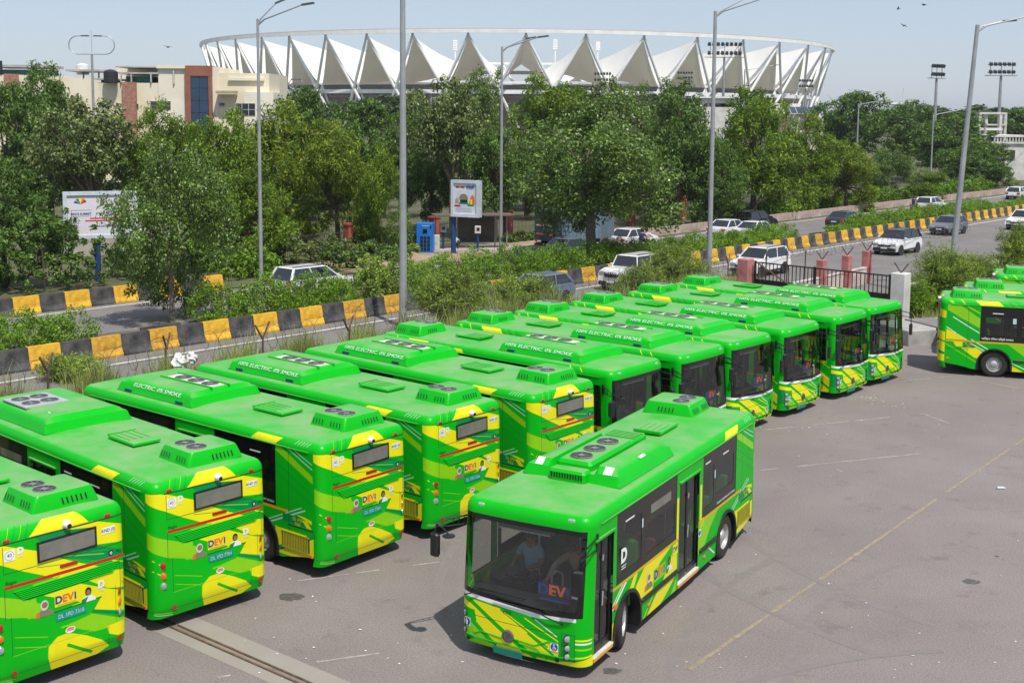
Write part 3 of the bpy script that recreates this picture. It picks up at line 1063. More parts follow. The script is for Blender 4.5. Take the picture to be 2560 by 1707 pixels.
def b_devi_board():
    mb = MB()
    f = lambda y, z, o=0: Vector((4.22 + o - rake(z), y, z))
    mb.box((4.17, .54, 1.38), (.012, .62, .31), mi=11)
    mb.poly([f(.25, 1.24), f(.83, 1.24), f(.83, 1.53), f(.25, 1.53)], 6)
    mb.poly([f(.23, 1.255, .003), f(.85, 1.255, .003), f(.85, 1.54, .003), f(.23, 1.54, .003)], 11)
    mb.poly([f(.27, 1.24, .006), f(.81, 1.24, .006), f(.81, 1.275, .006), f(.27, 1.275, .006)], 6)
    devi_print(mb, f, .54, 1.41, .60, 1)
    mb.poly([f(.87, 1.36, .004), f(1.0, 1.36, .004), f(1.0, 1.40, .004), f(.87, 1.40, .004)], 4)
    return mb
def b_dash():
    mb = MB()
    prof = [(3.55, .40), (4.22, .40), (4.24, .98), (4.08, 1.14), (3.85, 1.16), (3.65, 1.02), (3.55, .9)]
    mb.prism(prof, -1.15, .55, 'Y')
    mb.box((3.62, -.62, 1.08), (.16, .5, .22))
    return mb
def b_wheel_steer():
    mb = MB()
    c = Vector((3.42, -.62, 1.18))
    Mx = Matrix.Translation(c) @ Matrix.Rotation(R(-25), 4, 'Y')
    pts = [Mx @ Vector((.23 * math.cos(2 * math.pi * k / 20), .23 * math.sin(2 * math.pi * k / 20), 0)) for k in range(21)]
    mb.tube(pts, .018, 6, caps=False)
    for k in range(3):
        t = 2 * math.pi * k / 3
        mb.tube([c, Mx @ Vector((.23 * math.cos(t), .23 * math.sin(t), 0))], .014, 5)
    mb.tube([c, c + Vector((.25, 0, -.35))], .03, 6)
    return mb
def b_rails():
    mb = MB()
    for x in (2.9, 1.2, .35, -.85, -2.2):
        for y in (-.45, .5):
            mb.tube([(x, y, .42), (x, y, 2.6)], .017, 6)
    for y in (-.45, .5):
        mb.tube([(-3.0, y, 2.42), (3.1, y, 2.42)], .016, 6)
    mb.tube([(3.55, .15, .9), (3.55, .15, 1.42), (3.5, .22, 1.5), (3.42, .3, 1.42), (3.42, .3, .9)], .02, 6)
    return mb
def b_shell():
    """dark floor, chassis and inner walls"""
    mb = MB()
    mb.box((0.2, 0, .40), (8.0, 1.46, .05))
    mb.box((1.2, 0, .40), (1.80, 2.40, .045)); mb.box((-.2, 0, .40), (2.9, 2.40, .043)); mb.box((3.72, 0, .40), (.80, 2.2, .044))
    mb.box((-3.6, 0, .40), (1.0, 2.30, .044))
    mb.box((0, 0, .27), (6.8, 1.3, .2))
    mb.box((-3.62, 0, .95), (.9, 2.2, 1.06)); mb.box((-3.14, 0, 1.9), (.04, 2.35, 1.3))
    mb.box((-2.5, 0, .75), (1.15, 2.3, .62)) if False else None
    for sg in (-1, 1):
        mb.box((2.72, sg * .97, 1.06), (1.16, .5, .06)); mb.box((-2.5, sg * .97, 1.06), (1.16, .5, .06))
    return mb
TEXTB = '100% ELECTRIC. 0% SMOKE.'
PROF = [(1.0, 0), (.99, .08), (.965, .15), (.925, .205), (.86, .25), (.78, .278), (.68, .295), (.45, .303), (.22, .306), (0.0, .308)]
def pod_side(x, f, sgn, off=.016):
    """a point on the curved side of the pod, f 0..1 up the shoulder"""
    P = [(.99 * .96, .08), (.965 * .96, .15), (.925 * .96, .205), (.86 * .96, .25)]
    k = f * 3
    i = min(2, int(k)); q = k - i
    y = P[i][0] + (P[i + 1][0] - P[i][0]) * q
    z = P[i][1] + (P[i + 1][1] - P[i][1]) * q
    return Vector((x, sgn * (y + off), 2.865 + z + off))
def b_pod():
    mb = MB()
    loft_unit(mb, .16, 3.10, PROF, .22, .24, 2.855)
    return mb
def b_pod_text(sgn, s=TEXTB, w=2.25):
    def f():
        mb = MB()
        vs, fs = text_mesh(s, .19, shear=.22, bold=.0, sx=1.15)
        xs = [v[0] for v in vs]
        k = w / (max(xs) - min(xs))
        xc = (max(xs) + min(xs)) / 2
        d = 1 if sgn < 0 else -1
        mb.add([pod_side(1.55 + d * (v[0] - xc) * k, .44 + v[1] / .19 * .64, sgn) for v in vs], fs, 0)
        return mb
    return f
def b_pod_clips(sgn):
    def f():
        mb = MB()
        for x in (.62, 2.62):
            mb.box((x, sgn * 1.0, 2.90), (.26, .02, .05))
        return mb
    return f
def fan_shared(key, parent, x, y, z, r):
    if key not in _KIT:
        o = fan(parent, x, y, z, r)
        _KIT[key] = (o.data, o.children[0].data)
        return o
    o = link('fan', _KIT[key][0], parent)
    link('fan_grille', _KIT[key][1], o)
    return o
def build_bus(name, label, pose, variant, rear=True, front=True, inside=True, steer=0.0, num='DL 1PD 7709', sideno=None, text=TEXTB, L=True, Rt=True, group='green electric city buses in the depot', board=True):
    x, y, a = pose
    t = thing(name, label, 'bus', (x, y, 0), R(a), group)
    t.rotation_euler = (random.uniform(-.004, .004), random.uniform(-.002, .002), R(a))
    b = part('side_panel', t, 'left', build_left)
    part('side_panel', t, 'right', build_right)
    part('rear_panel', t, 'rear', build_rear)
    part('front_panel', t, 'front', build_front)
    roof = part('roof', t, 'roof', build_roof, [GREEN])
    RS = [(-3.05, -2.25, 1, .1, .85, 1, -.18), (-3.05, -2.25, -1, .1, .95, 1, -.18), (-4.05, -3.93, -1, .2, .8, 2, -.1), (-3.6, -3.57, -1, .2, 1.1, 1, -.15), (-1.25, -.95, -1, .1, .6, 1, -.10), (2.95, 2.98, -1, .3, 1.0, 1, -.12), (3.3, 3.33, -1, .3, .9, 1, -.12)]
    RS += [(-4.0 + k * .09, -3.99 + k * .09, 1, .5, 1.0, 4, -.08) for k in range(5)] + [(-2.05 + k * .14, -2.035 + k * .14, -1, .1, 1.0, 5 if k % 2 else 2, -.2) for k in range(4)]
    for k, q in enumerate(RS):
        part('roof_stripe', t, 'rs%d' % k, lambda: [m := MB(), roof_patch(m, *q)][0], BUSM)
    part('roof_stripe', t, 'rsr', lambda: [m := MB(), roof_rear_patch(m, (.52, -.54), (.22, -.34), 1)][0], BUSM)
    for k in range(4):
        y0 = .92 - k * .11
        part('roof_stripe', t, 'rsr%d' % k, lambda: [m := MB(), roof_rear_patch(m, (y0, y0 - .012), (y0 - .12, y0 - .13), 5 if k % 2 else 2)][0], BUSM)
    for sg in (1, -1):
        part('rain_gutter', t, 'gutter%d' % sg, lambda: MB().tube([(warpx(xx, ZD), sg * (HW + .006), ZD + .004) for xx in np.linspace(-4.1, 3.95, 12)], .014, 5), GREEN)
    part('chassis', t, 'shell', b_shell, INNER)
    # --- left side
    w1 = part('window', t, 'wb1', lambda: b_band(.42, 3.22, 1.32, 2.62, [(2.12, 1.48, 3.14, 2.34), (.52, 1.48, 1.95, 2.05)], 1,
         [(rect(2.45, 2.36, 2.84, 2.39), 1), (rect(2.04, 2.04, 2.10, 2.21), 2), (rect(.71, 2.19, 1.69, 2.36), 3)]))
    part('pane', w1, 'lp1', b_pane(2.12, 1.48, 3.14, 2.34, 1), GLASS)
    part('pane', w1, 'lp2', b_pane(.52, 1.48, 1.95, 2.05, 1), GLASS)
    w2 = part('window', t, 'wb2', lambda: b_band(-3.04, -1.0, 1.32, 2.62, [(-1.66, 1.50, -1.06, 2.30), (-2.88, 1.62, -1.80, 2.26)], 1,
         [(rect(-2.55, 2.36, -2.2, 2.39), 1), (rect(-1.76, 1.98, -1.70, 2.15), 2), (rect(-1.45, 2.40, -1.15, 2.43), 1)]))
    part('pane', w2, 'lp3', b_pane(-1.66, 1.50, -1.06, 2.30, 1), GLASS)
    part('pane', w2, 'lp4', b_pane(-2.88, 1.62, -1.80, 2.26, 1), GLASS)
    for k, (x0, x1) in enumerate(((3.36, 4.10), (-.80, .28))):
        d = part('door', t, 'door%d' % k, b_door(x0, x1), BLACK)
        xm = (x0 + x1) / 2
        for q, (a0, a1) in enumerate(((x0 + .05, xm - .045), (xm + .045, x1 - .05))):
            part('pane', d, 'dp%d%d' % (k, q), b_pane(a0, .53, a1, 2.29, 1, -.06), GLASS)
        part('door_handle', d, 'dh%d' % k, lambda: MB().tube([(xm, HW - .03, 1.15), (xm, HW - .02, 1.4)], .014, 6), ALU)
        part('door_handle', d, 'di%d' % k, lambda: MB().tube([(xm, HW - .03, 1.95), (xm, HW - .02, 2.05)], .016, 6), ALU)
        part('door_sill', t, 'sill%d' % k, b_sill(x0, x1), [CREAMW, ORANGE])
        part('door_header', t, 'dhead%d' % k, lambda: MB().box(((x0 + x1) / 2, HW + .015, 2.40), (x1 - x0 + .06, .05, .035)), GREEN)
    # --- right side
    w3 = part('window', t, 'wb3', lambda: b_band(-3.03, 3.05, 1.33, 2.62, [(-2.85, 1.55, -1.78, 2.22), (-1.60, 1.55, -.42, 2.22), (-.24, 1.55, 1.35, 2.22), (1.52, 1.55, 2.92, 2.22)], -1,
         [(rect(-2.62, 2.36, -2.25, 2.39), 1), (rect(-1.92, 2.02, -1.80, 2.22), 2), (rect(.2, 2.36, .55, 2.39), 1), (rect(.9, 2.05, 1.0, 2.2), 2)]))
    for k, p_ in enumerate([(-2.85, 1.55, -1.78, 2.22), (-1.60, 1.55, -.42, 2.22), (-.24, 1.55, 1.35, 2.22), (1.52, 1.55, 2.92, 2.22), (3.30, 1.33, 3.98, 2.42)]):
        part('pane', w3 if k < 4 else t, 'rp%d' % k, b_pane(*p_, -1), GLASS)
    # --- rub rails, arches, wheels
    for k, (x0, x1, yy) in enumerate(((-1.88, -.86, HW + .012), (.34, 2.1, HW + .012), (-1.85, 2.05, -HW - .012))):
        part('rub_rail', t, 'rub%d' % k, lambda: MB().rbox(((x0 + x1) / 2, yy, .66), (x1 - x0, .05, .075), .02), BLACK)
    for xw in (WXF, WXR):
        for sg in (1, -1):
            part('wheel_arch', t, 'arch%.1f%d' % (xw, sg), lambda: b_arch(xw, sg), BLACK)
            w = part('wheel', t, 'wheel', b_wheel, RUBBER)
            w.location = (xw, sg * (HW - .20 if xw > 0 else HW - .17), .48)
            w.rotation_euler = (0, 0, (0 if sg > 0 else math.pi) + (steer if xw > 0 else 0))
            part('rim', w, 'rim', b_rim, STEEL)
    # --- rear face
    if rear:
        dsp = part('rear_display', t, 'rdisp', lambda: [m := MB(), m.add([Rp(.39, 2.17, .02), Rp(-.66, 2.19, .02), Rp(-.66, 2.53, .02), Rp(.39, 2.51, .02)] + [Rp(.39, 2.17, -.02), Rp(-.66, 2.19, -.02), Rp(-.66, 2.53, -.02), Rp(.39, 2.51, -.02)], [(0, 1, 2, 3), (0, 4, 5, 1), (1, 5, 6, 2), (2, 6, 7, 3), (3, 7, 4, 0)])][0], BLACK)
        part('display_glass', dsp, 'rdg', lambda: MB().poly([Rp(.35, 2.205, .023), Rp(-.62, 2.225, .023), Rp(-.62, 2.495, .023), Rp(.35, 2.475, .023)]), DISPLAY)
        def louvre():
            mb = MB()
            n = 6
            for k in range(n):
                f0 = k / n
                z = 1.815 - f0 * .19
                yl = .80 - f0 * .16; yr = -1.06 + f0 * .14
                mb.add([Rp(yl, z, .005), Rp(yr, z + .02, .005), Rp(yr, z + .008, .020), Rp(yl, z - .012, .020), Rp(yl, z - .022, .014), Rp(yr, z - .002, .014)], [(0, 1, 2, 3), (3, 2, 5, 4)])
            return mb
        part('louvre', t, 'louvre', louvre, GREEN)
        part('louvre_back', t, 'louvreback', lambda: MB().poly([Rp(.82, 1.80, .004), Rp(-1.07, 1.82, .004), Rp(-.90, 1.67, .004), Rp(.62, 1.62, .004)]), SEAMM)
        def lamp_box(sg):
            return lambda: MB().poly([Rp(sg * u, z, .004) for u, z in ((.985, .78), (1.20, .78), (1.20, 1.36), (1.13, 1.44), (.985, 1.40))])
        for sg in (1, -1):
            lb = part('lamp_cluster', t, 'lampbox%d' % sg, lamp_box(sg), GREEN)
            for k, (m_, z) in enumerate(((REDL, 1.29), (AMBER, 1.10), (CLEARL, .915))):
                def lamp():
                    mb = MB()
                    e = Rp(sg * 1.07, z, 0)
                    d = (Rp(sg * 1.07, z, .1) - e).normalized()
                    mb.M = Matrix.Translation(e) @ d.to_track_quat('Z', 'Y').to_matrix().to_4x4()
                    mb.lathe([(.066, .0), (.064, .012), (.054, .012), (.05, .016), (.03, .022), (.001, .024)], 16, 'Z', (0, 0, 0), 0, True, False)
                    return mb
                part('tail_lamp', lb, 'tl%d%d' % (sg, k), lamp, m_)
            part('reflector', t, 'refl%d' % sg, lambda: [m := MB(), m.disc(Rp(sg * .84 if sg > 0 else -1.05, .45, .004), .045, 'X', 14, 0, .012)][0], REDL)
            part('marker_lamp', t, 'mk%d' % sg, lambda: [m := MB(), m.rbox(Rp(sg * .9, 2.66, -.01), (.05, .13, .05), .02)][0], REDL)
        part('brake_lamp', t, 'brk', lambda: [m := MB(), m.rbox(Rp(-.15, 2.015, .006), (.03, .32, .05), .014)][0], REDL)
        def cctv():
            mb = MB()
            e = Rp(-.13, 2.70, .03)
            mb.lathe([(.001, -.07), (.05, -.055), (.072, -.01), (.07, .03), (.045, .06), (.001, .072)], 14, 'X', e, 0, True, False)
            mb.box(e + Vector((.07, 0, -.02)), (.1, .06, .06))
            return mb
        c = part('camera', t, 'cctv', cctv, WHITE)
        part('lens', c, 'lens', lambda: [m := MB(), m.disc(Rp(-.13, 2.70, .03) + Vector((-.058, -.012, -.02)), .038, 'X', 12, 0, .02)][0], BLACK)
        def advert():
            mb = MB()
            man_print(mb, Rp, .30, 1.41, .26, -1)
            woman_print(mb, Rp, -.48, 1.42, .24, -1)
            mb.poly([Rp(.12, 1.34, .006), Rp(-.29, 1.34, .006), Rp(-.29, 1.55, .006), Rp(.12, 1.55, .006)], 10)
            devi_print(mb, Rp, -.085, 1.45, .38, -1)
            mb.poly([Rp(.08, 1.355, .008), Rp(-.25, 1.355, .008), Rp(-.25, 1.367, .008), Rp(.08, 1.367, .008)], 7)
            dlogo(mb, Rp, -.72, 1.50, .17, -1)
            return mb
        part('advert_print', t, 'advr', advert, ADM)
        def sk1():
            mb = MB()
            mb.poly([Rp(-.77, 2.35, .006), Rp(-1.01, 2.355, .006), Rp(-1.01, 2.465, .006), Rp(-.77, 2.46, .006)], 4)
            return put_text(mb, 'KND (S)', Rp(-.89, 2.405, .008), (0, -1, 0), (0, 0, 1), .078, 11, bold=.001, sx=.92)
        def sk2():
            mb = MB()
            mb.poly([Rp(.94, 2.33, .006), Rp(.76, 2.33, .006), Rp(.76, 2.51, .006), Rp(.94, 2.51, .006)], 4)
            put_text(mb, '40', Rp(.85, 2.42, .008), (0, -1, 0), (0, 0, 1), .085, 2)
            g = lambda k, s_: Rp(.85 + .075 * s_ * math.cos(2 * math.pi * k / 20), 2.42 + .075 * s_ * math.sin(2 * math.pi * k / 20), .0075)
            for k in range(20):
                mb.poly([g(k, 1), g(k + 1, 1), g(k + 1, .92), g(k, .92)], 0)
            return mb
        def sk3():
            mb = MB()
            dlogo(mb, Rp, .665, 2.455, .15, -1)
            return mb
        def sk7():
            mb = MB()
            mb.poly([Rp(-.14 + .09 * math.cos(2 * math.pi * k / 18), .885 + .055 * math.sin(2 * math.pi * k / 18), .007) for k in range(18)], 4)
            mb.poly([Rp(-.14 + .07 * math.cos(math.pi * k / 9), .892 + .035 * math.sin(math.pi * k / 9), .009) for k in range(10)], 7)
            mb.poly([Rp(-.205, .872, .009), Rp(-.075, .872, .009), Rp(-.075, .882, .009), Rp(-.205, .882, .009)], 11)
            return mb
        part('sticker', t, 'sk1', sk1, ADM); part('sticker', t, 'sk2', sk2, ADM); part('logo_print', t, 'sk3', sk3, ADM); part('badge', t, 'sk7', sk7, ADM)
        part('lettering', t, 'sk4', lambda: put_text(MB(), 'Regio', Rp(.85, 1.975, .008), (0, -1, 0), (0, 0, 1), .085, 0, shear=.2), BLACK)
        part('badge', t, 'sk5', lambda: [m := MB(), m.poly([Rp(-.92 + .05 * math.cos(2 * math.pi * k / 14), 2.005 + .05 * math.sin(2 * math.pi * k / 14), .006) for k in range(14)], 11), put_text(m, 'e', Rp(-.92, 2.008, .008), (0, -1, 0), (0, 0, 1), .11, 4, bold=.001)][0], ADM)
        part('lettering', t, 'sk6', lambda: put_text(MB(), 'PMI', Rp(-1.07, 2.0, .008), (0, -1, 0), (0, 0, 1), .085, 0, shear=.2), BLACK)
        pl = part('number_plate', t, 'plater', lambda: MB().poly([Rp(.11, 1.10, .012), Rp(-.43, 1.10, .012), Rp(-.43, 1.23, .012), Rp(.11, 1.23, .012)]), TEALP)
        part('plate_lettering', pl, 'pn' + num, lambda: put_text(MB(), num, Rp(-.16, 1.165, .015), (0, -1, 0), (0, 0, 1), .10, 0, sx=.85), PALE)
    # left flank lettering
    def flank():
        mb = MB()
        man_print(mb, Lp, 1.76, .96, .30, -1)
        woman_print(mb, Lp, .76, .96, .28, -1)
        mb.poly([Lp(1.52, .80), Lp(.96, .80), Lp(.96, 1.06), Lp(1.52, 1.06)], 9)
        devi_print(mb, Lp, 1.24, .93, .50, -1)
        dlogo(mb, Lp, 2.92, 1.78, .34, -1)
        mb.poly([Lp(.60, 1.24), Lp(.33, 1.24), Lp(.33, 1.02), Lp(.60, 1.02)], 10)
        put_text(mb, 'TW', Lp(.47, 1.13, .009), (-1, 0, 0), (0, 0, 1), .14, 6, bold=.004)
        mb.poly([Lp(-.80, .98), Lp(-.93, .98), Lp(-.93, 1.13), Lp(-.80, 1.13)], 4)
        mb.poly([Lp(-.865 + .05 * math.cos(2 * math.pi * k / 14), 1.055 + .055 * math.sin(2 * math.pi * k / 14), .008) for k in range(14)], 6)
        for k in range(4):
            mb.poly([Lp(-.86, 1.18 + k * .05 - .02), Lp(-1.08, 1.18 + k * .05 - .02), Lp(-1.08, 1.20 + k * .05 - .02), Lp(-.86, 1.20 + k * .05 - .02)], 10)
        return mb
    part('advert_print', t, 'advl', flank, ADM)
    part('lettering', t, 'txtl', lambda: put_text(MB(), 'TRANSPORT DEPARTMENT GOVT OF DELHI', Lp(-2.42, 1.39, 0.001), (-1, 0, 0), (0, 0, 1), .066, 0, sx=.86, bold=.001), WHITE)
    part('lettering', t, 'txtr', lambda: put_text(MB(), '\u092a\u0930\u093f\u0935\u0939\u0928 \u0935\u093f\u092d\u093e\u0917 \u0926\u093f\u0932\u094d\u0932\u0940 \u0938\u0930\u0915\u093e\u0930', Qp(-2.42, 1.42, 0.001), (1, 0, 0), (0, 0, 1), .10, 0, bold=.001), WHITE)
    sn = sideno or num
    part('fleet_number', t, 'snl' + sn, lambda: [m := MB(), put_text(m, sn[:6], Lp(-3.72, 1.16, .008), (-1, 0, 0), (0, 0, 1), .10, 0, sx=.9), put_text(m, sn[7:], Lp(-3.72, 1.06, .008), (-1, 0, 0), (0, 0, 1), .10, 0, sx=.9)][0], YELLOW)
    part('fleet_number', t, 'snr' + sn, lambda: [m := MB(), put_text(m, sn[:6], Qp(-3.40, 1.19, .008), (1, 0, 0), (0, 0, 1), .09, 0, sx=.9), put_text(m, sn[7:], Qp(-3.40, 1.09, .008), (1, 0, 0), (0, 0, 1), .09, 0, sx=.9)][0], YELLOW)
    def sgrille():
        mb = MB()
        for k in range(16):
            xx = -3.27 - k * .05
            mb.box((xx, HW + .004, .67), (.022, .022, .31))
        mb.box((-3.65, HW + .004, .84), (.86, .024, .025)); mb.box((-3.65, HW + .004, .50), (.86, .024, .025))
        return mb
    part('side_grille', t, 'sgr', sgrille, mat('grille_olive', (0.36, 0.33, 0.02), 0.5))
    for k, (xx, yy, zz, dd) in enumerate(((1.75, HW + .006, .47, (.10, .03, .045)), (-1.15, HW + .006, .47, (.10, .03, .045)), (1.75, -HW - .006, .47, (.10, .03, .045)), (-1.15, -HW - .006, .47, (.10, .03, .045)), (-4.12, HW, .47, (.10, .03, .06)), (-4.12, -HW, .62, (.12, .03, .05)), (3.28, HW + .01, .98, (.10, .05, .09)))):
        part('side_marker', t, 'smk%d' % k, lambda: MB().rbox((xx, yy, zz), dd, .012), AMBER)
    # --- roof gear
    if variant == 'text':
        pod = part('battery_cover', t, 'pod', b_pod, GREEN)
        for sg in (1, -1):
            part('lettering', pod, 'podt%d%s' % (sg, text), b_pod_text(sg, text, 2.36 if text == TEXTB else 1.85), WHITE)
            part('latch', pod, 'podc%d' % sg, b_pod_clips(sg), DKBLUE)
        part('fan_tray', pod, 'tray', lambda: [m := MB(), m.box((1.27, .06, 3.166), (1.70, .36, .03)), m.box((1.3, .30, 3.17), (2.0, .03, .05), mi=1), m.box((1.3, -.2, 3.17), (2.0, .03, .05), mi=1)][0], [CREAMW, GREEN])
        for k, xx in enumerate((1.72, 1.22, .70)):
            fan_shared('fan%d' % k, pod, xx, .06, 3.175, .20)
    elif variant == 'four':
        pod = part('battery_cover', t, 'pod', b_pod, GREEN)
        part('fan_tray', pod, 'tray4', lambda: MB().box((1.95, .30, 3.166), (1.1, 1.0, .03)), GREYP)
        for xx, yy in ((2.22, .52), (1.72, .52), (2.22, .10), (1.72, .10)):
            fan(pod, xx, yy, 3.175, .19)
        part('sticker', pod, 'stk4', lambda: MB().box((.75, .55, 3.15), (.10, .10, .006)), WHITE)
    else:
        def duct():
            mb = MB()
            loft_unit(mb, -.02, 2.56, [(1.0, 0), (.985, .10), (.93, .19), (.82, .265), (.66, .30), (.50, .30), (.46, .16), (.3, .16), (0, .16)], .24, .22, 2.855)
            return mb
        pod = part('battery_cover', t, 'duct', duct, GREEN)
        def core():
            mb = MB()
            mb.rbox((1.42, -.02, 3.03), (1.95, .72, .30), .06)
            mb.rbox((2.52, -.02, 2.97), (.34, .74, .20), .05)
            for k in range(12):
                mb.box((.45 + .0, 0, 0), (.001, .001, .001)) if False else None
            for k in range(5):
                mb.box((.35 - k * .10, -.02, 3.17), (.05, .62, .03))
            mb.rbox((.15, -.02, 3.08), (.72, .70, .16), .04)
            return mb
        part('duct', pod, 'core', core, GREEN)
        part('air_grille', pod, 'ductg', lambda: [m := MB(), [m.box((2.69, -.32 + k * .055, 2.97), (.012, .03, .10)) for k in range(12)]][0], BLACK)
        for xx in (2.02, 1.45, .86):
            fan(pod, xx, -.04, 3.185, .21)
        part('sticker', pod, 'stkd', lambda: [m := MB(), m.box((2.41, .70, 3.095), (.18, .17, .012), M=Matrix.Rotation(.62, 4, 'Y')), m.box((2.41, -.70, 3.095), (.18, .15, .012), M=Matrix.Rotation(.62, 4, 'Y')), m.box((1.2, .83, 3.105), (.26, .06, .006), M=Matrix.Rotation(-.45, 4, 'X'))][0], WHITE)
    def hatch():
        mb = MB()
        mb.rbox((-1.6, -.05, 2.925), (1.0, .62, .05), .02)
        mb.box((-1.6, -.05, 2.88), (.9, .5, .06))
        for k in range(4):
            mb.box((-1.45, -.27 + k * .14, 2.955), (.66, .03, .018))
        mb.box((-1.10, -.05, 2.95), (.05, .60, .05))
        return mb
    part('roof_hatch', t, 'hatch', hatch, GREEN)
    def acu():
        mb = MB()
        c = Vector((-3.515, -.36, 2.855))
        x, y = .545, .615
        rings = []
        def ring(ix, iy, z, r):
            X, Y = x - ix, y - iy
            pts = []
            for (sx_, sy_, a0) in ((1, -1, -90), (1, 1, 0), (-1, 1, 90), (-1, -1, 180)):
                for k in range(4):
                    tt = R(a0 + 30 * k)
                    pts.append((c.x + sx_ * (X - r) + r * math.cos(tt), c.y + sy_ * (Y - r) + r * math.sin(tt), c.z + z))
            return pts
        for ix, iy, z, r in ((0, 0, 0, .06), (.01, .02, .06, .07), (.05, .08, .225, .08), (.07, .10, .262, .09), (.11, .14, .275, .09)):
            rings.append(ring(ix, iy, z, r))
        n = 16
        vs = [p for q in rings for p in q]
        fs = []
        for k in range(len(rings) - 1):
            for i in range(n):
                fs.append((k * n + i, k * n + (i + 1) % n, (k + 1) * n + (i + 1) % n, (k + 1) * n + i))
        fs.append(tuple(range((len(rings) - 1) * n, len(rings) * n)))
        mb.add(vs, fs, 0, True)
        return mb
    ac = part('air_conditioner', t, 'acu', acu, GREEN)
    def slots():
        mb = MB()
        for k in range(10):
            if k == 4 or k == 5: continue
            xx = -3.92 + k * .09
            for sg in (1, -1):
                mb.add([(xx, -.36 + sg * (.607), 2.915), (xx + .028, -.36 + sg * .607, 2.915), (xx + .045, -.36 + sg * .562, 3.02), (xx + .017, -.36 + sg * .562, 3.02)], [(0, 1, 2, 3)])
        for k in range(6):
            yy = -.75 + k * .085
            for sg in (-1, ):
                X0 = -3.515 + sg * .545; X1 = -3.515 + sg * .512
                mb.add([(X0, yy, 2.915), (X0, yy + .03, 2.915), (X1, yy + .045, 3.02), (X1, yy + .015, 3.02)], [(0, 1, 2, 3)])
        for k in range(5):
            yy = -.95 + k * .085
            X0 = -3.515 + .547; X1 = -3.515 + .512
            mb.add([(X0, yy + .35, 2.915), (X0, yy + .38, 2.915), (X1, yy + .395, 3.02), (X1, yy + .365, 3.02)], [(0, 1, 2, 3)])
        return mb
    part('vent_slot', ac, 'slots', slots, BLACK)
    for k, xx in enumerate((-3.30, -3.70)):
        fan_shared('acfan%d' % k, ac, xx, -.16, 3.125, .19)
    # --- front face
    if front:
        ws = part('windscreen', t, 'ws', b_ws, [WSGLASS, BLACKGLASS])
        part('screen_border', ws, 'wsb', b_wsframe)
        part('wiper', ws, 'wp1', b_wiper(-1.12, 1.10, -.75, 1.26, .10, 1.26), BLACK)
        part('wiper', ws, 'wp2', b_wiper(.82, .98, .30, 1.14, -.48, 1.16), BLACK)
        for sg in (1, -1):
            part('marker_lamp', t, 'fm%d' % sg, lambda: [m := MB(), m.rbox(Vector((warpx(HL, ZD) - .075, sg * .88, ZD + .115)), (.06, .14, .05), .02)][0], CLEARL)
            m_ = part('mirror', t, 'mir%d' % sg, b_mirror(sg), BLACK)
            mh = part('mirror_head', m_, 'mh%d' % sg, b_mirror_head(sg), BLACK)
            part('mirror_glass', mh, 'mg%d' % sg, b_mirror_glass(sg), mat('mirror_silver', (0.75, 0.77, 0.8), 0.04, metal=1.0, var=0.02))
            for k, z in enumerate((.74, .58, .43)):
                def hl():
                    mb = MB()
                    yy = .915 if sg > 0 else -1.14
                    e = Fp(yy, z + (.0 if sg > 0 else .03), 0)
                    d = (Fp(yy, z, .1) - e).normalized()
                    d.z = 0; d.normalize()
                    mb.M = Matrix.Translation(e) @ d.to_track_quat('Z', 'Y').to_matrix().to_4x4()
                    r = .062 if k == 0 else .055
                    mb.lathe([(r + .014, .0), (r + .012, .012), (r * .94, .010)], 16, 'Z', (0, 0, 0), 1, True, False)
                    mb.lathe([(r * .94, .010), (r * .7, .018), (.001, .022)], 16, 'Z', (0, 0, 0), 0, True, False)
                    return mb
                part('headlight', t, 'hl%d%d' % (sg, k), hl, [CLEARL, BLACK])
            part('fog_lamp', t, 'fog%d' % sg, lambda: [m := MB(), m.disc(Fp(.71 if sg > 0 else -1.05, .325, .01), .035, 'X', 12, 0, .01)][0], BLACK)
        def emblem():
            mb = MB()
            mb.lathe([(.115, .0), (.115, .02), (.095, .028), (.09, .012), (.001, .012)], 22, 'X', Fp(-.22, .555, .0), 0, True, False)
            e = Fp(-.22, .555, .02)
            for a0 in (-.5, 0, .5):
                mb.bar(e + Vector((0, -.05, .04 + a0 * .06)), e + Vector((0, .0, -.03 + a0 * .06)), .02, .012)
                mb.bar(e + Vector((0, .05, .04 + a0 * .06)), e + Vector((0, .0, -.03 + a0 * .06)), .02, .012)
            return mb
        part('emblem', t, 'embl', emblem, mat('dark_chrome', (0.30, 0.30, 0.30), 0.25, metal=0.9, var=0.2))
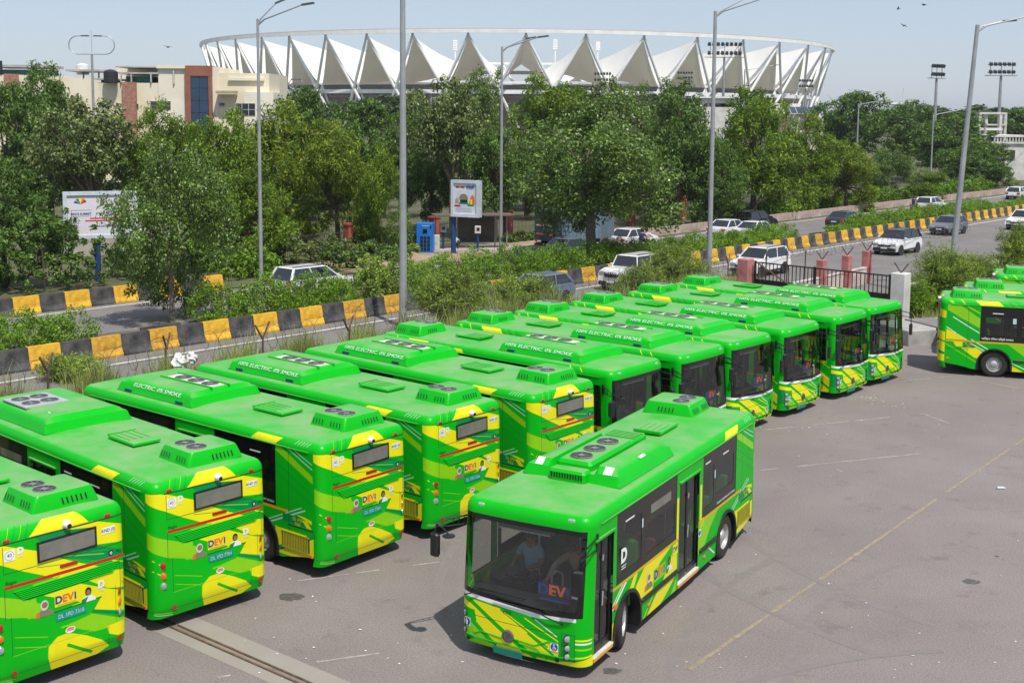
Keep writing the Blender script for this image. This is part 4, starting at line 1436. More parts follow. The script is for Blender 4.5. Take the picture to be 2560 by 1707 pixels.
        def fst(y0, kind):
            mb = MB()
            if True:
                z0 = .63 if kind == 0 else .555
                mb.poly([Fp(y0 + a, z0 + b, .010) for a, b in ((-.075, -.075), (.075, -.075), (.075, .075), (-.075, .075))], 4)
                mb.poly([Fp(y0 + .066 * math.cos(2 * math.pi * k / 18), z0 + .066 * math.sin(2 * math.pi * k / 18), .012) for k in range(18)], 6)
                f = lambda a, b: Fp(y0 + a, z0 + b, .014)
                mb.poly([f(.014 * math.cos(2 * math.pi * k / 10) - .005, .042 + .014 * math.sin(2 * math.pi * k / 10)) for k in range(10)], 4)
                if kind == 0:
                    mb.poly([f(-.018, -.05), f(.018, -.05), f(.022, .025), f(-.022, .025)], 4)
                else:
                    mb.poly([f(-.012, -.01), f(.004, -.01), f(.004, .028), f(-.012, .028)], 4)
                    mb.poly([f(-.012, -.01), f(.03, -.03), f(.034, -.02), f(.0, .002)], 4)
                    for k in range(10):
                        t0, t1 = 2 * math.pi * k / 14 + 2.6, 2 * math.pi * (k + 1) / 14 + 2.6
                        mb.poly([f(.034 * math.cos(t0), -.018 + .034 * math.sin(t0)), f(.034 * math.cos(t1), -.018 + .034 * math.sin(t1)), f(.026 * math.cos(t1), -.018 + .026 * math.sin(t1)), f(.026 * math.cos(t0), -.018 + .026 * math.sin(t0))], 4)
            return mb
        part('sticker', t, 'fst0', lambda: fst(-1.06, 0), ADM); part('sticker', t, 'fst1', lambda: fst(.67, 1), ADM)
        part('lettering', t, 'fpmi', lambda: put_text(MB(), 'PMI', Fp(-.24, .975, .01), (0, 1, 0), (0, 0, 1), .10, 0, shear=.2), BLACK)
        part('number_plate', t, 'fplate', lambda: [m := MB(), m.add([Fp(-.52, .18, .03), Fp(.04, .18, .03), Fp(.04, .31, .03), Fp(-.52, .31, .03)] + [Fp(-.52, .18, .015), Fp(.04, .18, .015), Fp(.04, .31, .015), Fp(-.52, .31, .015)], [(0, 1, 2, 3), (0, 4, 5, 1), (1, 5, 6, 2), (2, 6, 7, 3), (3, 7, 4, 0)])][0], TEALP)
        part('bumper_rib', t, 'bmpr', lambda: [m := MB(), m.tube([Fp(-1.2 + k * .1, .385 + (.02 if abs(-1.2 + k * .1) > .9 else 0), .0) for k in range(24)], .016, 5), m.tube([Fp(-1.15, .5, .0), Fp(-.9, .46, .0), Fp(-.78, .52, .0), Fp(-.35, .49, .0)], .014, 5), m.tube([Fp(-.1, .53, 0), Fp(.3, .50, 0), Fp(.42, .56, 0), Fp(.55, .62, 0), Fp(.74, .63, 0)], .014, 5), m.tube([Fp(.0, .47, 0), Fp(.34, .45, 0), Fp(.45, .36, 0), Fp(.5, .27, 0)], .014, 5)][0], GREEN)
        part('destination_sign', t, 'dest', lambda: [m := MB(), m.box((4.12, -.05, 2.47), (.06, 1.05, .20)), m.tube([(4.16, -.58, 2.36), (4.16, .42, 2.36)], .014, 6, 1)][0], [mat('sign_dark', (0.05, 0.055, 0.05), 0.3), ALU])
        part('dashboard', t, 'dash', b_dash, BLACK)
        part('steering_wheel', t, 'stw', b_wheel_steer, BLACK)
        if board:
            part('name_board', t, 'board', b_devi_board, ADM)
    if inside:
        part('grab_rail', t, 'rails', b_rails, ALU)
        sm = mat('seat_green', (0.03, 0.22, 0.035), 0.7)
        sr = mat('seat_maroon', (0.16, 0.03, 0.04), 0.7)
        for k, (sx_, sy_) in enumerate(((2.3, .95), (2.3, -.95), (1.5, .95), (1.5, .52), (1.5, -.95), (.75, -.95), (.0, -.95), (-1.5, .95), (-1.5, .55), (-1.5, -.95), (-2.5, .95), (-2.5, -.95))):
            s_ = part('seat', t, 'seat' + ('r' if k == 2 else ''), b_seat, sr if k == 2 else sm)
            s_.location = (sx_, sy_, .42 if abs(sx_ + .0) < 1.95 else .62)
        s_ = part('seat', t, 'seatd', b_seat, BLACK)
        s_.location = (2.85, -.62, .60)
    return t
# ------------------------------------------------------------------ ground, yard, roads
def asphalt(name, c, crack=0.0, scale=0.25, var=.16, speck=.35):
    m, nt, p = new_mat(name)
    L = nt.links.new
    ge = N(nt, 'ShaderNodeNewGeometry')
    def noise(sc, det=6, ro=.6):
        n = N(nt, 'ShaderNodeTexNoise')
        n.inputs['Scale'].default_value = sc
        n.inputs['Detail'].default_value = det
        n.inputs['Roughness'].default_value = ro
        L(ge.outputs['Position'], n.inputs['Vector'])
        return n.outputs['Fac']
    r = N(nt, 'ShaderNodeValToRGB')
    e = r.color_ramp.elements
    e[0].position, e[1].position = .28, .74
    e[0].color = col4(scaled(c, 1 - var)); e[1].color = col4(scaled(c, 1 + var))
    k = e.new(.5); k.color = col4((c[0] * 1.0, c[1] * .985, c[2] * .97))
    L(noise(scale, 8, .65), r.inputs[0])
    m1 = N(nt, 'ShaderNodeMix', data_type='RGBA', blend_type='MULTIPLY')
    m1.inputs['Factor'].default_value = 1
    r2 = N(nt, 'ShaderNodeMapRange')
    r2.inputs['From Min'].default_value = .3; r2.inputs['From Max'].default_value = .7
    r2.inputs['To Min'].default_value = 1 - speck; r2.inputs['To Max'].default_value = 1 + speck
    L(noise(28, 3, .8), r2.inputs['Value'])
    cmb = N(nt, 'ShaderNodeCombineColor')
    for i in range(3): L(r2.outputs[0], cmb.inputs[i])
    L(r.outputs[0], m1.inputs['A']); L(cmb.outputs[0], m1.inputs['B'])
    # old dark drips and scuffs
    m2 = N(nt, 'ShaderNodeMix', data_type='RGBA', blend_type='MULTIPLY')
    r3 = N(nt, 'ShaderNodeValToRGB')
    r3.color_ramp.elements[0].position, r3.color_ramp.elements[1].position = .30, .42
    r3.color_ramp.elements[0].color = (.72, .71, .70, 1)
    L(noise(1.1, 5, .7), r3.inputs[0])
    m2.inputs['Factor'].default_value = .8
    L(m1.outputs['Result'], m2.inputs['A']); L(r3.outputs[0], m2.inputs['B'])
    L(m2.outputs['Result'], p.inputs['Base Color'])
    p.inputs['Roughness'].default_value = .88
    p.inputs['Specular IOR Level'].default_value = .3
    bp = N(nt, 'ShaderNodeBump')
    bp.inputs['Strength'].default_value = .35
    bp.inputs['Distance'].default_value = .01
    L(noise(60, 2, .6), bp.inputs['Height'])
    L(bp.outputs[0], p.inputs['Normal'])
    MATS[name] = m
    return m
M_YARD = asphalt('yard_asphalt', (.222, .194, .184), scale=.22)
M_ROAD = asphalt('road_asphalt', (.190, .178, .170), scale=.3)
M_EARTH = asphalt('bare_earth', (.31, .235, .165), scale=.5, var=.3)
M_GRASSY = asphalt('dry_grassy_soil', (.20, .18, .09), scale=.6, var=.35)
M_PARK = asphalt('park_soil', (.10, .105, .05), scale=.2, var=.4)
M_CONC = mat('weathered_concrete', (.42, .38, .34), .85, var=.2, scale=1.6, bump=.3)
M_CONC2 = mat('grey_concrete', (.36, .35, .33), .85, var=.22, scale=2.5, bump=.3)
M_LINE_W = mat('worn_white_line', (.34, .31, .285), .8, var=.3, scale=6, coord='Object')
M_LINE_Y = mat('worn_yellow_line', (.285, .232, .165), .8, var=.25, scale=6)
M_LINE_ROAD = mat('white_road_line', (.66, .66, .62), .7, var=.15, scale=3)

def sheet(name, pts, m, z):
    mb = MB()
    mb.poly([(p[0], p[1], z) for p in pts])
    return struct(mb.build(name, m))
def strip(name, s0, s1, t0, t1, m, z):
    return sheet(name, [st(s0, t0), st(s1, t0), st(s1, t1), st(s0, t1)], m, z)
sheet('ground', [(-2500, -60), (2500, -60), (2500, 5000), (-2500, 5000)], M_PARK, -.02)
sheet('yard', [st(-45, 30), st(-45, -60), st(110, -60), st(110, 24.6), st(59, 24.6), st(59, 30)], M_YARD, 0)
strip('grass_verge', -45, 59, 27.9, 34.7, M_GRASSY, .012)
strip('grass_verge', 59.4, 220, 24.8, 29.0, M_GRASSY, .010)
strip('road', 61.5, 420, 29.0, 34.7, M_ROAD, .0155)
strip('road', -60, 420, 34.7, 42.6, M_ROAD, .016)
strip('median_soil', -60, 420, 42.9, 46.4, M_EARTH, .09)
strip('road', -60, 420, 46.6, 54.8, M_ROAD, .016)
strip('pavement', -60, 420, 54.9, 61.5, M_PARK, .05)
strip('pavement', 49, 74, 55.0, 60.5, M_EARTH, .056)
# lane paint
def lines():
    strip('road_line', -60, 420, 41.35, 41.5, M_LINE_ROAD, .021)
    strip('road_line', -60, 420, 53.9, 54.05, M_LINE_ROAD, .021)
    strip('road_line', -60, 420, 47.1, 47.25, M_LINE_ROAD, .021)
lines()
# kerbs of the median on the far side, painted black and yellow blocks
M_KBLACK = mat('kerb_black', (.030, .030, .033), .75, var=.4, scale=2.2, c2=(.10, .095, .09))
M_KYEL = mat('kerb_yellow', (.60, .31, .018), .7, var=.25, scale=3.2, c2=(.80, .47, .03))
M_KYELD = mat('kerb_yellow_dirty', (.42, .21, .03), .75, var=.35, scale=3.5, c2=(.70, .40, .03))
kerb = thing('median_kerb', 'low dark kerb edging the planted median beside the far carriageway', 'kerb', st(0, 0))
_kb = MB().box((0, 0, .1), (1.96, .22, .24)).mesh('kerb_stone', M_KBLACK)
_ky = MB().box((0, 0, .1), (1.96, .22, .24)).mesh('kerb_stone', mat('kerb_grey', (.20, .19, .18), .8, var=.3))
for k in range(60):
    o = link('kerb_stone', _kb if k % 2 else _ky, kerb)
    o.location = st(-8 + k * 2.0, 46.5, .03)
    o.rotation_euler = (0, 0, ROAD_A)

# ------------------------------------------------------------------ jersey barriers, black and yellow
def barrier_block(L, m, key):
    prof = [(-.30, 0), (-.30, .08), (-.19, .30), (-.10, .82), (.10, .82), (.19, .30), (.30, .08), (.30, 0)]
    mb = MB()
    n = len(prof)
    vs = [(-L / 2, y, z) for y, z in prof] + [(L / 2, y, z) for y, z in prof]
    fs = [tuple(range(n)), tuple(reversed(range(n, 2 * n)))] + [(i, (i + 1) % n, n + (i + 1) % n, n + i) for i in range(n)]
    mb.add(vs, fs)
    return mb.mesh('barrier_block', m)
def barrier(label, runs, y0z=0.0):
    t = thing('road_barrier', label, 'barrier', (0, 0, 0))
    for (s0, s1, tt, w, phase) in runs:
        me = [barrier_block(w - .012, M_KBLACK, 0), barrier_block(w - .012, M_KYEL, 1), barrier_block(w - .012, M_KYELD, 2)]
        n = int((s1 - s0) / w)
        for k in range(n):
            if (k + phase) % 2 == 0: m_ = me[0]
            else: m_ = me[2] if random.random() < .35 else me[1]
            o = link('barrier_block', m_, t)
            o.location = st(s0 + (k + .5) * w, tt + random.uniform(-.012, .012), .016 - random.uniform(0, .012))
            o.rotation_euler = (0, random.uniform(-.004, .004), ROAD_A + random.uniform(-.008, .008))
    return t
# block edges measured along the photograph's near barrier
barrier('long concrete barrier painted in black and yellow blocks along the median, nearest the depot', [(.515, 60.2, 42.95, 1.27, 0), (60.205, 204.0, 42.95, 1.04, 1)])
barrier('shorter black and yellow barrier across the far carriageway, in front of the left billboard', [(19.8, 40.2, 54.9, 1.3, 1)])

# low pinkish wall along the far carriageway on the right
M_PINKW = mat('faded_pink_wall', (.40, .27, .22), .85, var=.3, scale=1.2, c2=(.52, .42, .36))
wl = thing('low_wall', 'long low faded pink wall along the far carriageway under the trees on the right', 'wall', st(0, 0))
_wm = MB().box((0, 0, .35), (3.96, .25, .72)).mesh('wall_panel', M_PINKW)
for k in range(46):
    o = link('wall_panel', _wm, wl)
    o.location = st(78 + k * 4.0, 55.1 + .0 * k, .0)
    o.rotation_euler = (0, 0, ROAD_A)

# ------------------------------------------------------------------ yard details
def paint(name, segs, m, w, z, gap=0.0):
    """worn painted line, broken into flakes"""
    mb = MB()
    for (a, b) in segs:
        a, b = Vector(a), Vector(b)
        d = (b - a); L = d.length; d.normalize()
        n = Vector((-d.y, d.x, 0))
        x = 0.0
        while x < L:
            l = random.uniform(.15, .7)
            if random.random() > gap:
                e = min(L, x + l)
                w0 = w * random.uniform(.55, 1.0); w1 = w * random.uniform(.55, 1.0)
                p, q = a + d * x, a + d * e
                mb.poly([p - n * w0 / 2 + Vector((0, 0, z)), q - n * w1 / 2 + Vector((0, 0, z)), q + n * w1 / 2 + Vector((0, 0, z)), p + n * w0 / 2 + Vector((0, 0, z))])
            x += l
    o = mb.build(name, m)
    return struct(o)
def g2(u, v):
    p = gnd(u, v); return Vector((p.x, p.y, 0))
paint('yard_line', [(g2(1750, 988), g2(2120, 950)), (g2(1960, 886), g2(2352, 848)), (g2(1745, 1080), g2(2130, 1040)), (g2(620, 1342), g2(1010, 1290)),
                    (g2(690, 1525), g2(870, 1500)), (g2(500, 1555), g2(530, 1550)), (g2(1890, 1062), g2(1945, 1088)), (g2(2120, 950), g2(2180, 972)), (g2(2225, 868), g2(2352, 895))], M_LINE_W, .075, .005, .25)
paint('yard_line', [(g2(1538, 1568), g2(2352, 1008)), (g2(1480, 1610), g2(1538, 1568))], M_LINE_Y, .11, .005, .12)
# gate track: two steel rails in a concrete strip
tr = thing('gate_track', 'pair of rusty steel rails set in a concrete strip in the depot floor', 'rail track', (0, 0, 0))
a, b = g2(300, 1395), g2(820, 1622)
d = (b - a).normalized(); n = Vector((-d.y, d.x, 0))
def cstrip(w0, w1, name, m, z0, z1):
    mb = MB()
    mb.add([a + n * w0 + Vector((0, 0, z0)), b + n * w0 + Vector((0, 0, z0)), b + n * w1 + Vector((0, 0, z0)), a + n * w1 + Vector((0, 0, z0)),
            a + n * w0 + Vector((0, 0, z1)), b + n * w0 + Vector((0, 0, z1)), b + n * w1 + Vector((0, 0, z1)), a + n * w1 + Vector((0, 0, z1))],
           [(4, 5, 6, 7), (0, 1, 5, 4), (1, 2, 6, 5), (2, 3, 7, 6), (3, 0, 4, 7)])
    return mb.build(name, m, tr)
cstrip(-.36, -.09, 'concrete_strip', mat('track_concrete', (.37, .33, .28), .9, var=.25, scale=1.0, c2=(.30, .27, .24)), -.01, .006)
cstrip(.09, .52, 'concrete_strip', MATS['track_concrete'], -.01, .006)
cstrip(-.05, .05, 'concrete_strip', mat('track_bed', (.20, .17, .14), .9, var=.3), -.01, .004)
M_RUST = mat('rusty_steel', (.14, .085, .055), .7, metal=.3, var=.35, scale=5)
cstrip(-.09, -.05, 'rail', M_RUST, -.01, .022)
cstrip(.05, .09, 'rail', M_RUST, -.01, .022)
# oil stains are on the asphalt itself: thin irregular films
def stain(c, r, nm):
    mb = MB()
    P = []
    for k in range(22):
        t = 2 * math.pi * k / 22
        q = r * random.uniform(.62, 1.0)
        P.append((c.x + q * math.cos(t) * 1.25, c.y + q * math.sin(t), .0045))
    mb.poly(P)
    return struct(mb.build('oil_stain', mat('oil_stain', (.085, .078, .07), .55, var=.4, scale=14, c2=(.14, .13, .12))))
stain(g2(668, 1370), .24, 0); stain(g2(2231, 1335), .17, 0); stain(g2(1405, 1540), .16, 0); stain(g2(2290, 1277), .05, 0)
# faint tyre marks
def ribbon(name, pts, w, m, z, jit=0.0):
    mb = MB()
    r = random.Random(len(pts) * 7 + int(pts[0].x * 31))
    P = [Vector(p) for p in pts]
    for i in range(len(P) - 1):
        d = (P[i + 1] - P[i]).normalized(); n = Vector((-d.y, d.x, 0))
        a, b = w * r.uniform(1 - jit, 1), w * r.uniform(1 - jit, 1)
        mb.poly([P[i] - n * a / 2 + Vector((0, 0, z)), P[i + 1] - n * b / 2 + Vector((0, 0, z)), P[i + 1] + n * b / 2 + Vector((0, 0, z)), P[i] + n * a / 2 + Vector((0, 0, z))])
    return struct(mb.build(name, m))
M_TYRE = mat('tyre_mark', (.196, .172, .163), .85, var=.06, scale=5, c2=(.222, .194, .184))
_zt = [.0012]
for (cx_, cy_, rr0, a0, a1) in ((14, 18, 9.5, 2.2, 3.4), (13, 24, 12.5, 2.3, 3.3), (16, 30, 11.0, 2.5, 3.9), (9, 12, 7.5, 1.7, 3.0)):
    for dr in (0, 1.95):
        _zt[0] += .0003
        ribbon('tyre_mark', [Vector((cx_ + (rr0 + dr) * math.cos(a0 + (a1 - a0) * k / 40), cy_ + (rr0 + dr) * math.sin(a0 + (a1 - a0) * k / 40), 0)) for k in range(41)], .24, M_TYRE, _zt[0], .35)
# paper litter
M_PAPER = mat('paper_litter', (.74, .72, .70), .8, var=.12, scale=9)
def litter(name, label, pts, smin, smax, seed):
    r = random.Random(seed)
    mb = MB()
    for (p, spread, cnt) in pts:
        for k in range(cnt):
            x, y = p.x + r.gauss(0, spread), p.y + r.gauss(0, spread * .6)
            s_ = r.uniform(smin, smax)
            a0 = r.uniform(0, 6.28)
            P = []
            for q in range(5):
                t = a0 + 2 * math.pi * q / 5
                rr = s_ * r.uniform(.4, 1)
                P.append((x + rr * math.cos(t), y + rr * math.sin(t), p.z + .008 + r.uniform(0, .012)))
            mb.poly(P)
    o = mb.build(name, M_PAPER)
    return tag(o, label, 'litter', kind='stuff')
sp = [(g2(2005, 918), .5, 26), (g2(1985, 912), .25, 14), (g2(2050, 935), .25, 6), (g2(1810, 985), .5, 10), (g2(2230, 985), .7, 5)]
rr_ = random.Random(5)
for k in range(62):
    sp.append((g2(rr_.uniform(1380, 2352), rr_.uniform(880, 1560)), .02, 1))
for k in range(24):
    sp.append((g2(rr_.uniform(400, 1060), rr_.uniform(1290, 1560)), .02, 1))
litter('paper_litter', 'scraps of white paper scattered over the depot asphalt', sp, .012, .038, 3)
bl = MB()
bl.lathe([(.001, 0), (.035, .0), (.035, .16), (.014, .2), (.014, .22), (.001, .22)], 10, 'X', (0, 0, .036), 0, True, False)
o = bl.build('plastic_bottle', mat('clear_plastic', (.55, .66, .66), .2, var=.1))
o.location = g2(2290, 1123)
tag(o, 'empty plastic bottle lying on the open asphalt at right', 'bottle')
# ------------------------------------------------------------------ vegetation
GREENS = {
    'peepal': leaf_mat('leaf_peepal', (.105, .190, .036), (.36, .50, .05), .28, .42, .5, .10),
    'grey': leaf_mat('leaf_greyish', (.130, .185, .055), (.32, .38, .08), .26, .45, .5, .10),
    'dark': leaf_mat('leaf_dark', (.085, .168, .028), (.20, .30, .03), .26, .5, .4, .10),
    'feather': leaf_mat('leaf_feathery', (.125, .225, .020), (.36, .42, .03), .32, .55, .3, .16),
    'olive': leaf_mat('leaf_olive', (.135, .222, .020), (.44, .42, .03), .32, .55, .3, .20),
    'hedge': leaf_mat('leaf_hedge', (.150, .290, .022), (.30, .48, .03), .35, .5, .4, .15),
    'shrub': leaf_mat('leaf_shrub', (.215, .325, .055), (.40, .50, .08), .4, .5, .35, .18),
    'far': leaf_mat('leaf_far', (.070, .120, .035), (.12, .18, .05), .3, .6, .3, .15),
    'dry': leaf_mat('leaf_dry_grass', (.27, .34, .10), (.50, .48, .22), .35, .7, .2, .3),
}
M_BARK = mat('bark', (.085, .062, .045), .9, var=.35, scale=5, bump=.6, bscale=12)
M_BARKP = mat('bark_pale', (.15, .12, .09), .9, var=.3, scale=5, bump=.6, bscale=12)
def leaf_cloud(name, centres, radii, per, size, aspect, m, seed, droop=0.0, flat=.5, fold=True):
    """many leaf-sized faces gathered in clumps (centres/radii); one mesh"""
    r = np.random.default_rng(seed)
    C = np.repeat(np.asarray(centres, float), per, 0)
    Rr = np.repeat(np.asarray(radii, float), per, 0)
    n = len(C)
    d = r.normal(size=(n, 3))
    d /= np.linalg.norm(d, axis=1)[:, None]
    rad = r.random(n) ** .45
    pos = C + d * (Rr * rad[:, None])
    pos[:, 2] -= droop * r.random(n) * Rr[:, 0]
    # leaf frame: faces out and up, long axis hanging a little
    nrm = d * (1 - flat) + np.array([0, 0, 1.0]) * flat + r.normal(size=(n, 3)) * .55
    nrm /= np.linalg.norm(nrm, axis=1)[:, None]
    ax = r.normal(size=(n, 3)) + np.array([0, 0, -.35])
    ax -= nrm * np.sum(ax * nrm, 1)[:, None]
    ax /= np.linalg.norm(ax, axis=1)[:, None]
    bx = np.cross(nrm, ax)
    s = size * r.uniform(.6, 1.35, n)[:, None]
    v0 = pos - ax * s * .5
    v1 = pos + bx * s * aspect * .5 - ax * s * .05 + nrm * s * .08
    v2 = pos + ax * s * .55
    v3 = pos - bx * s * aspect * .5 - ax * s * .05 + nrm * s * .08
    V = np.stack([v0, v1, v2, v3], 1).reshape(-1, 3)
    me = bpy.data.meshes.new(name)
    me.vertices.add(4 * n)
    me.vertices.foreach_set('co', V.ravel().astype(np.float32))
    me.loops.add(4 * n)
    me.loops.foreach_set('vertex_index', np.arange(4 * n, dtype=np.int32))
    me.polygons.add(n)
    me.polygons.foreach_set('loop_start', np.arange(0, 4 * n, 4, dtype=np.int32))
    me.polygons.foreach_set('loop_total', np.full(n, 4, np.int32))
    me.materials.append(m)
    me.update(calc_edges=True)
    return me
def crown_points(seed, rx, rz, zc, nl, k, squash=.75, low=0.0):
    """clump centres: several lobes over an ellipsoid, clumps near their skins"""
    r = np.random.default_rng(seed)
    lobes = []
    for i in range(nl):
        a = 2 * math.pi * (i + r.random() * .7) / nl
        q = rx * r.uniform(.35, .72)
        lobes.append((q * math.cos(a), q * math.sin(a), zc + rz * r.uniform(-.55 - low, .45), rx * r.uniform(.34, .52)))
    lobes.append((r.normal() * rx * .12, r.normal() * rx * .12, zc + rz * .55, rx * .46))
    lobes.append((r.normal() * rx * .12, r.normal() * rx * .12, zc + rz * .05, rx * .60))
    C, Rr = [], []
    for i in range(k):
        lx, ly, lz, lr = lobes[r.integers(len(lobes))]
        d = r.normal(size=3); d /= np.linalg.norm(d)
        q = lr * r.uniform(.62, 1.02)
        p = np.array([lx + d[0] * q, ly + d[1] * q, lz + d[2] * q * squash])
        C.append(p)
        c = rx * r.uniform(.10, .19)
        Rr.append((c, c, c * .72))
    return np.array(C), np.array(Rr), lobes
def trunk_mesh(name, lobes, h, r0, seed, m, z0=0.0, lean=(0, 0)):
    r = random.Random(seed)
    mb = MB()
    zt = h * r.uniform(.30, .40)
    P = [Vector((0, 0, z0 - .15)), Vector((r.uniform(-.1, .1) + lean[0] * .4, r.uniform(-.1, .1) + lean[1] * .4, zt * .5)), Vector((lean[0] + r.uniform(-.15, .15), lean[1] + r.uniform(-.15, .15), zt))]
    mb.tube(P, [r0 * 1.35, r0, r0 * .82], 9)
    for (lx, ly, lz, lr) in lobes:
        e = Vector((lx, ly, lz))
        mid = P[2].lerp(e, .5) + Vector((r.uniform(-.4, .4), r.uniform(-.4, .4), r.uniform(.0, .5)))
        mb.tube([P[2] - Vector((0, 0, .2)), mid, e], [r0 * .55, r0 * .34, r0 * .12], 6)
        for q in range(2):
            f = e + Vector((r.uniform(-1, 1), r.uniform(-1, 1), r.uniform(-.3, .8))) * lr * .8
            mb.tube([mid.lerp(e, .4), f], [r0 * .20, r0 * .05], 5)
    return mb.mesh(name, m)
TREES = {}
def tree_kind(key, seed, rx, h, zc, rz, nl, k, per, size, aspect, leaf, r0, droop=.0, bark=None, low=0.0, flat=.5):
    C, Rr, lobes = crown_points(seed, rx, rz, zc, nl, k, low=low)
    cm = leaf_cloud('crown', C, Rr, per, size, aspect, GREENS[leaf], seed + 1, droop, flat)
    tm = trunk_mesh('trunk', lobes, h, r0, seed + 2, bark or M_BARK)
    V = np.empty(len(cm.vertices) * 3, np.float32)
    cm.vertices.foreach_get('co', V)
    V = V.reshape(-1, 3)
    TREES[key] = (cm, tm, float(np.percentile(np.hypot(V[:, 0], V[:, 1]), 97)), float(np.percentile(V[:, 2], 99.3)))
# unit trees (metres): rx crown radius, h height
tree_kind('peepal', 3, 4.6, 9.5, 6.0, 3.4, 9, 340, 135, .155, .72, 'peepal', .26, .2, M_BARKP, .60)
tree_kind('peepal2', 23, 4.6, 9.5, 5.6, 3.6, 10, 300, 100, .155, .72, 'peepal', .16, .2, M_BARKP, .85)
tree_kind('grey', 5, 4.6, 10, 6.2, 3.6, 8, 300, 72, .23, .70, 'grey', .26, .1, M_BARKP, .55)
tree_kind('dark', 9, 4.6, 10, 6.2, 3.6, 8, 260, 55, .30, .55, 'dark', .26, .2, None, .55)
tree_kind('feather', 13, 4.6, 9.5, 5.6, 3.7, 9, 300, 72, .34, .26, 'feather', .24, .5, None, .65, .35)
tree_kind('feather2', 33, 4.6, 9.5, 5.8, 3.7, 8, 300, 72, .34, .26, 'olive', .24, .5, None, .65, .35)
tree_kind('neem', 17, 4.6, 10, 6.2, 3.7, 9, 300, 66, .32, .34, 'dark', .26, .35, None, .65, .4)
tree_kind('neem2', 37, 4.6, 10, 6.0, 3.8, 10, 300, 66, .32, .34, 'feather', .26, .35, None, .65, .4)
tree_kind('far', 19, 4.8, 10, 6.2, 3.6, 8, 200, 46, .46, .6, 'far', .26, .1, None, .6)
def tree(kind, u, vtop, hw, Y, label, name='tree', group='roadside trees', rz=None, base=0.0, cat='tree', wide=None):
    """a tree whose crown top shows at (u, vtop) with half width hw, standing Y metres out"""
    cm, tm, rx, h = TREES[kind]
    p = at(u, vtop + hw, Y)
    ztop = at(u, vtop, Y).z
    sc_z = max(.3, (ztop - base) / h)
    sc_x = hw * 2560 / 2352 * math.hypot(p.x, Y) / FPX / rx
    t = thing(name, label, cat, (p.x, Y, base), rz if rz is not None else random.uniform(0, 6.28), group)
    t.scale = (sc_x, sc_x, sc_z)
    link('crown', cm, t)
    link('trunk', tm, t)
    return t
tree('peepal2', 390, 335, 143, 55, 'leafy broad-leaved tree growing in the median in front of the left billboard', 'median_tree', 'median trees', 1.2, .09)
tree('peepal', 1362, 228, 205, 76, 'big broad-leaved tree growing in the median just right of the bus shelter', 'median_tree', 'median trees', 2.2, .09)
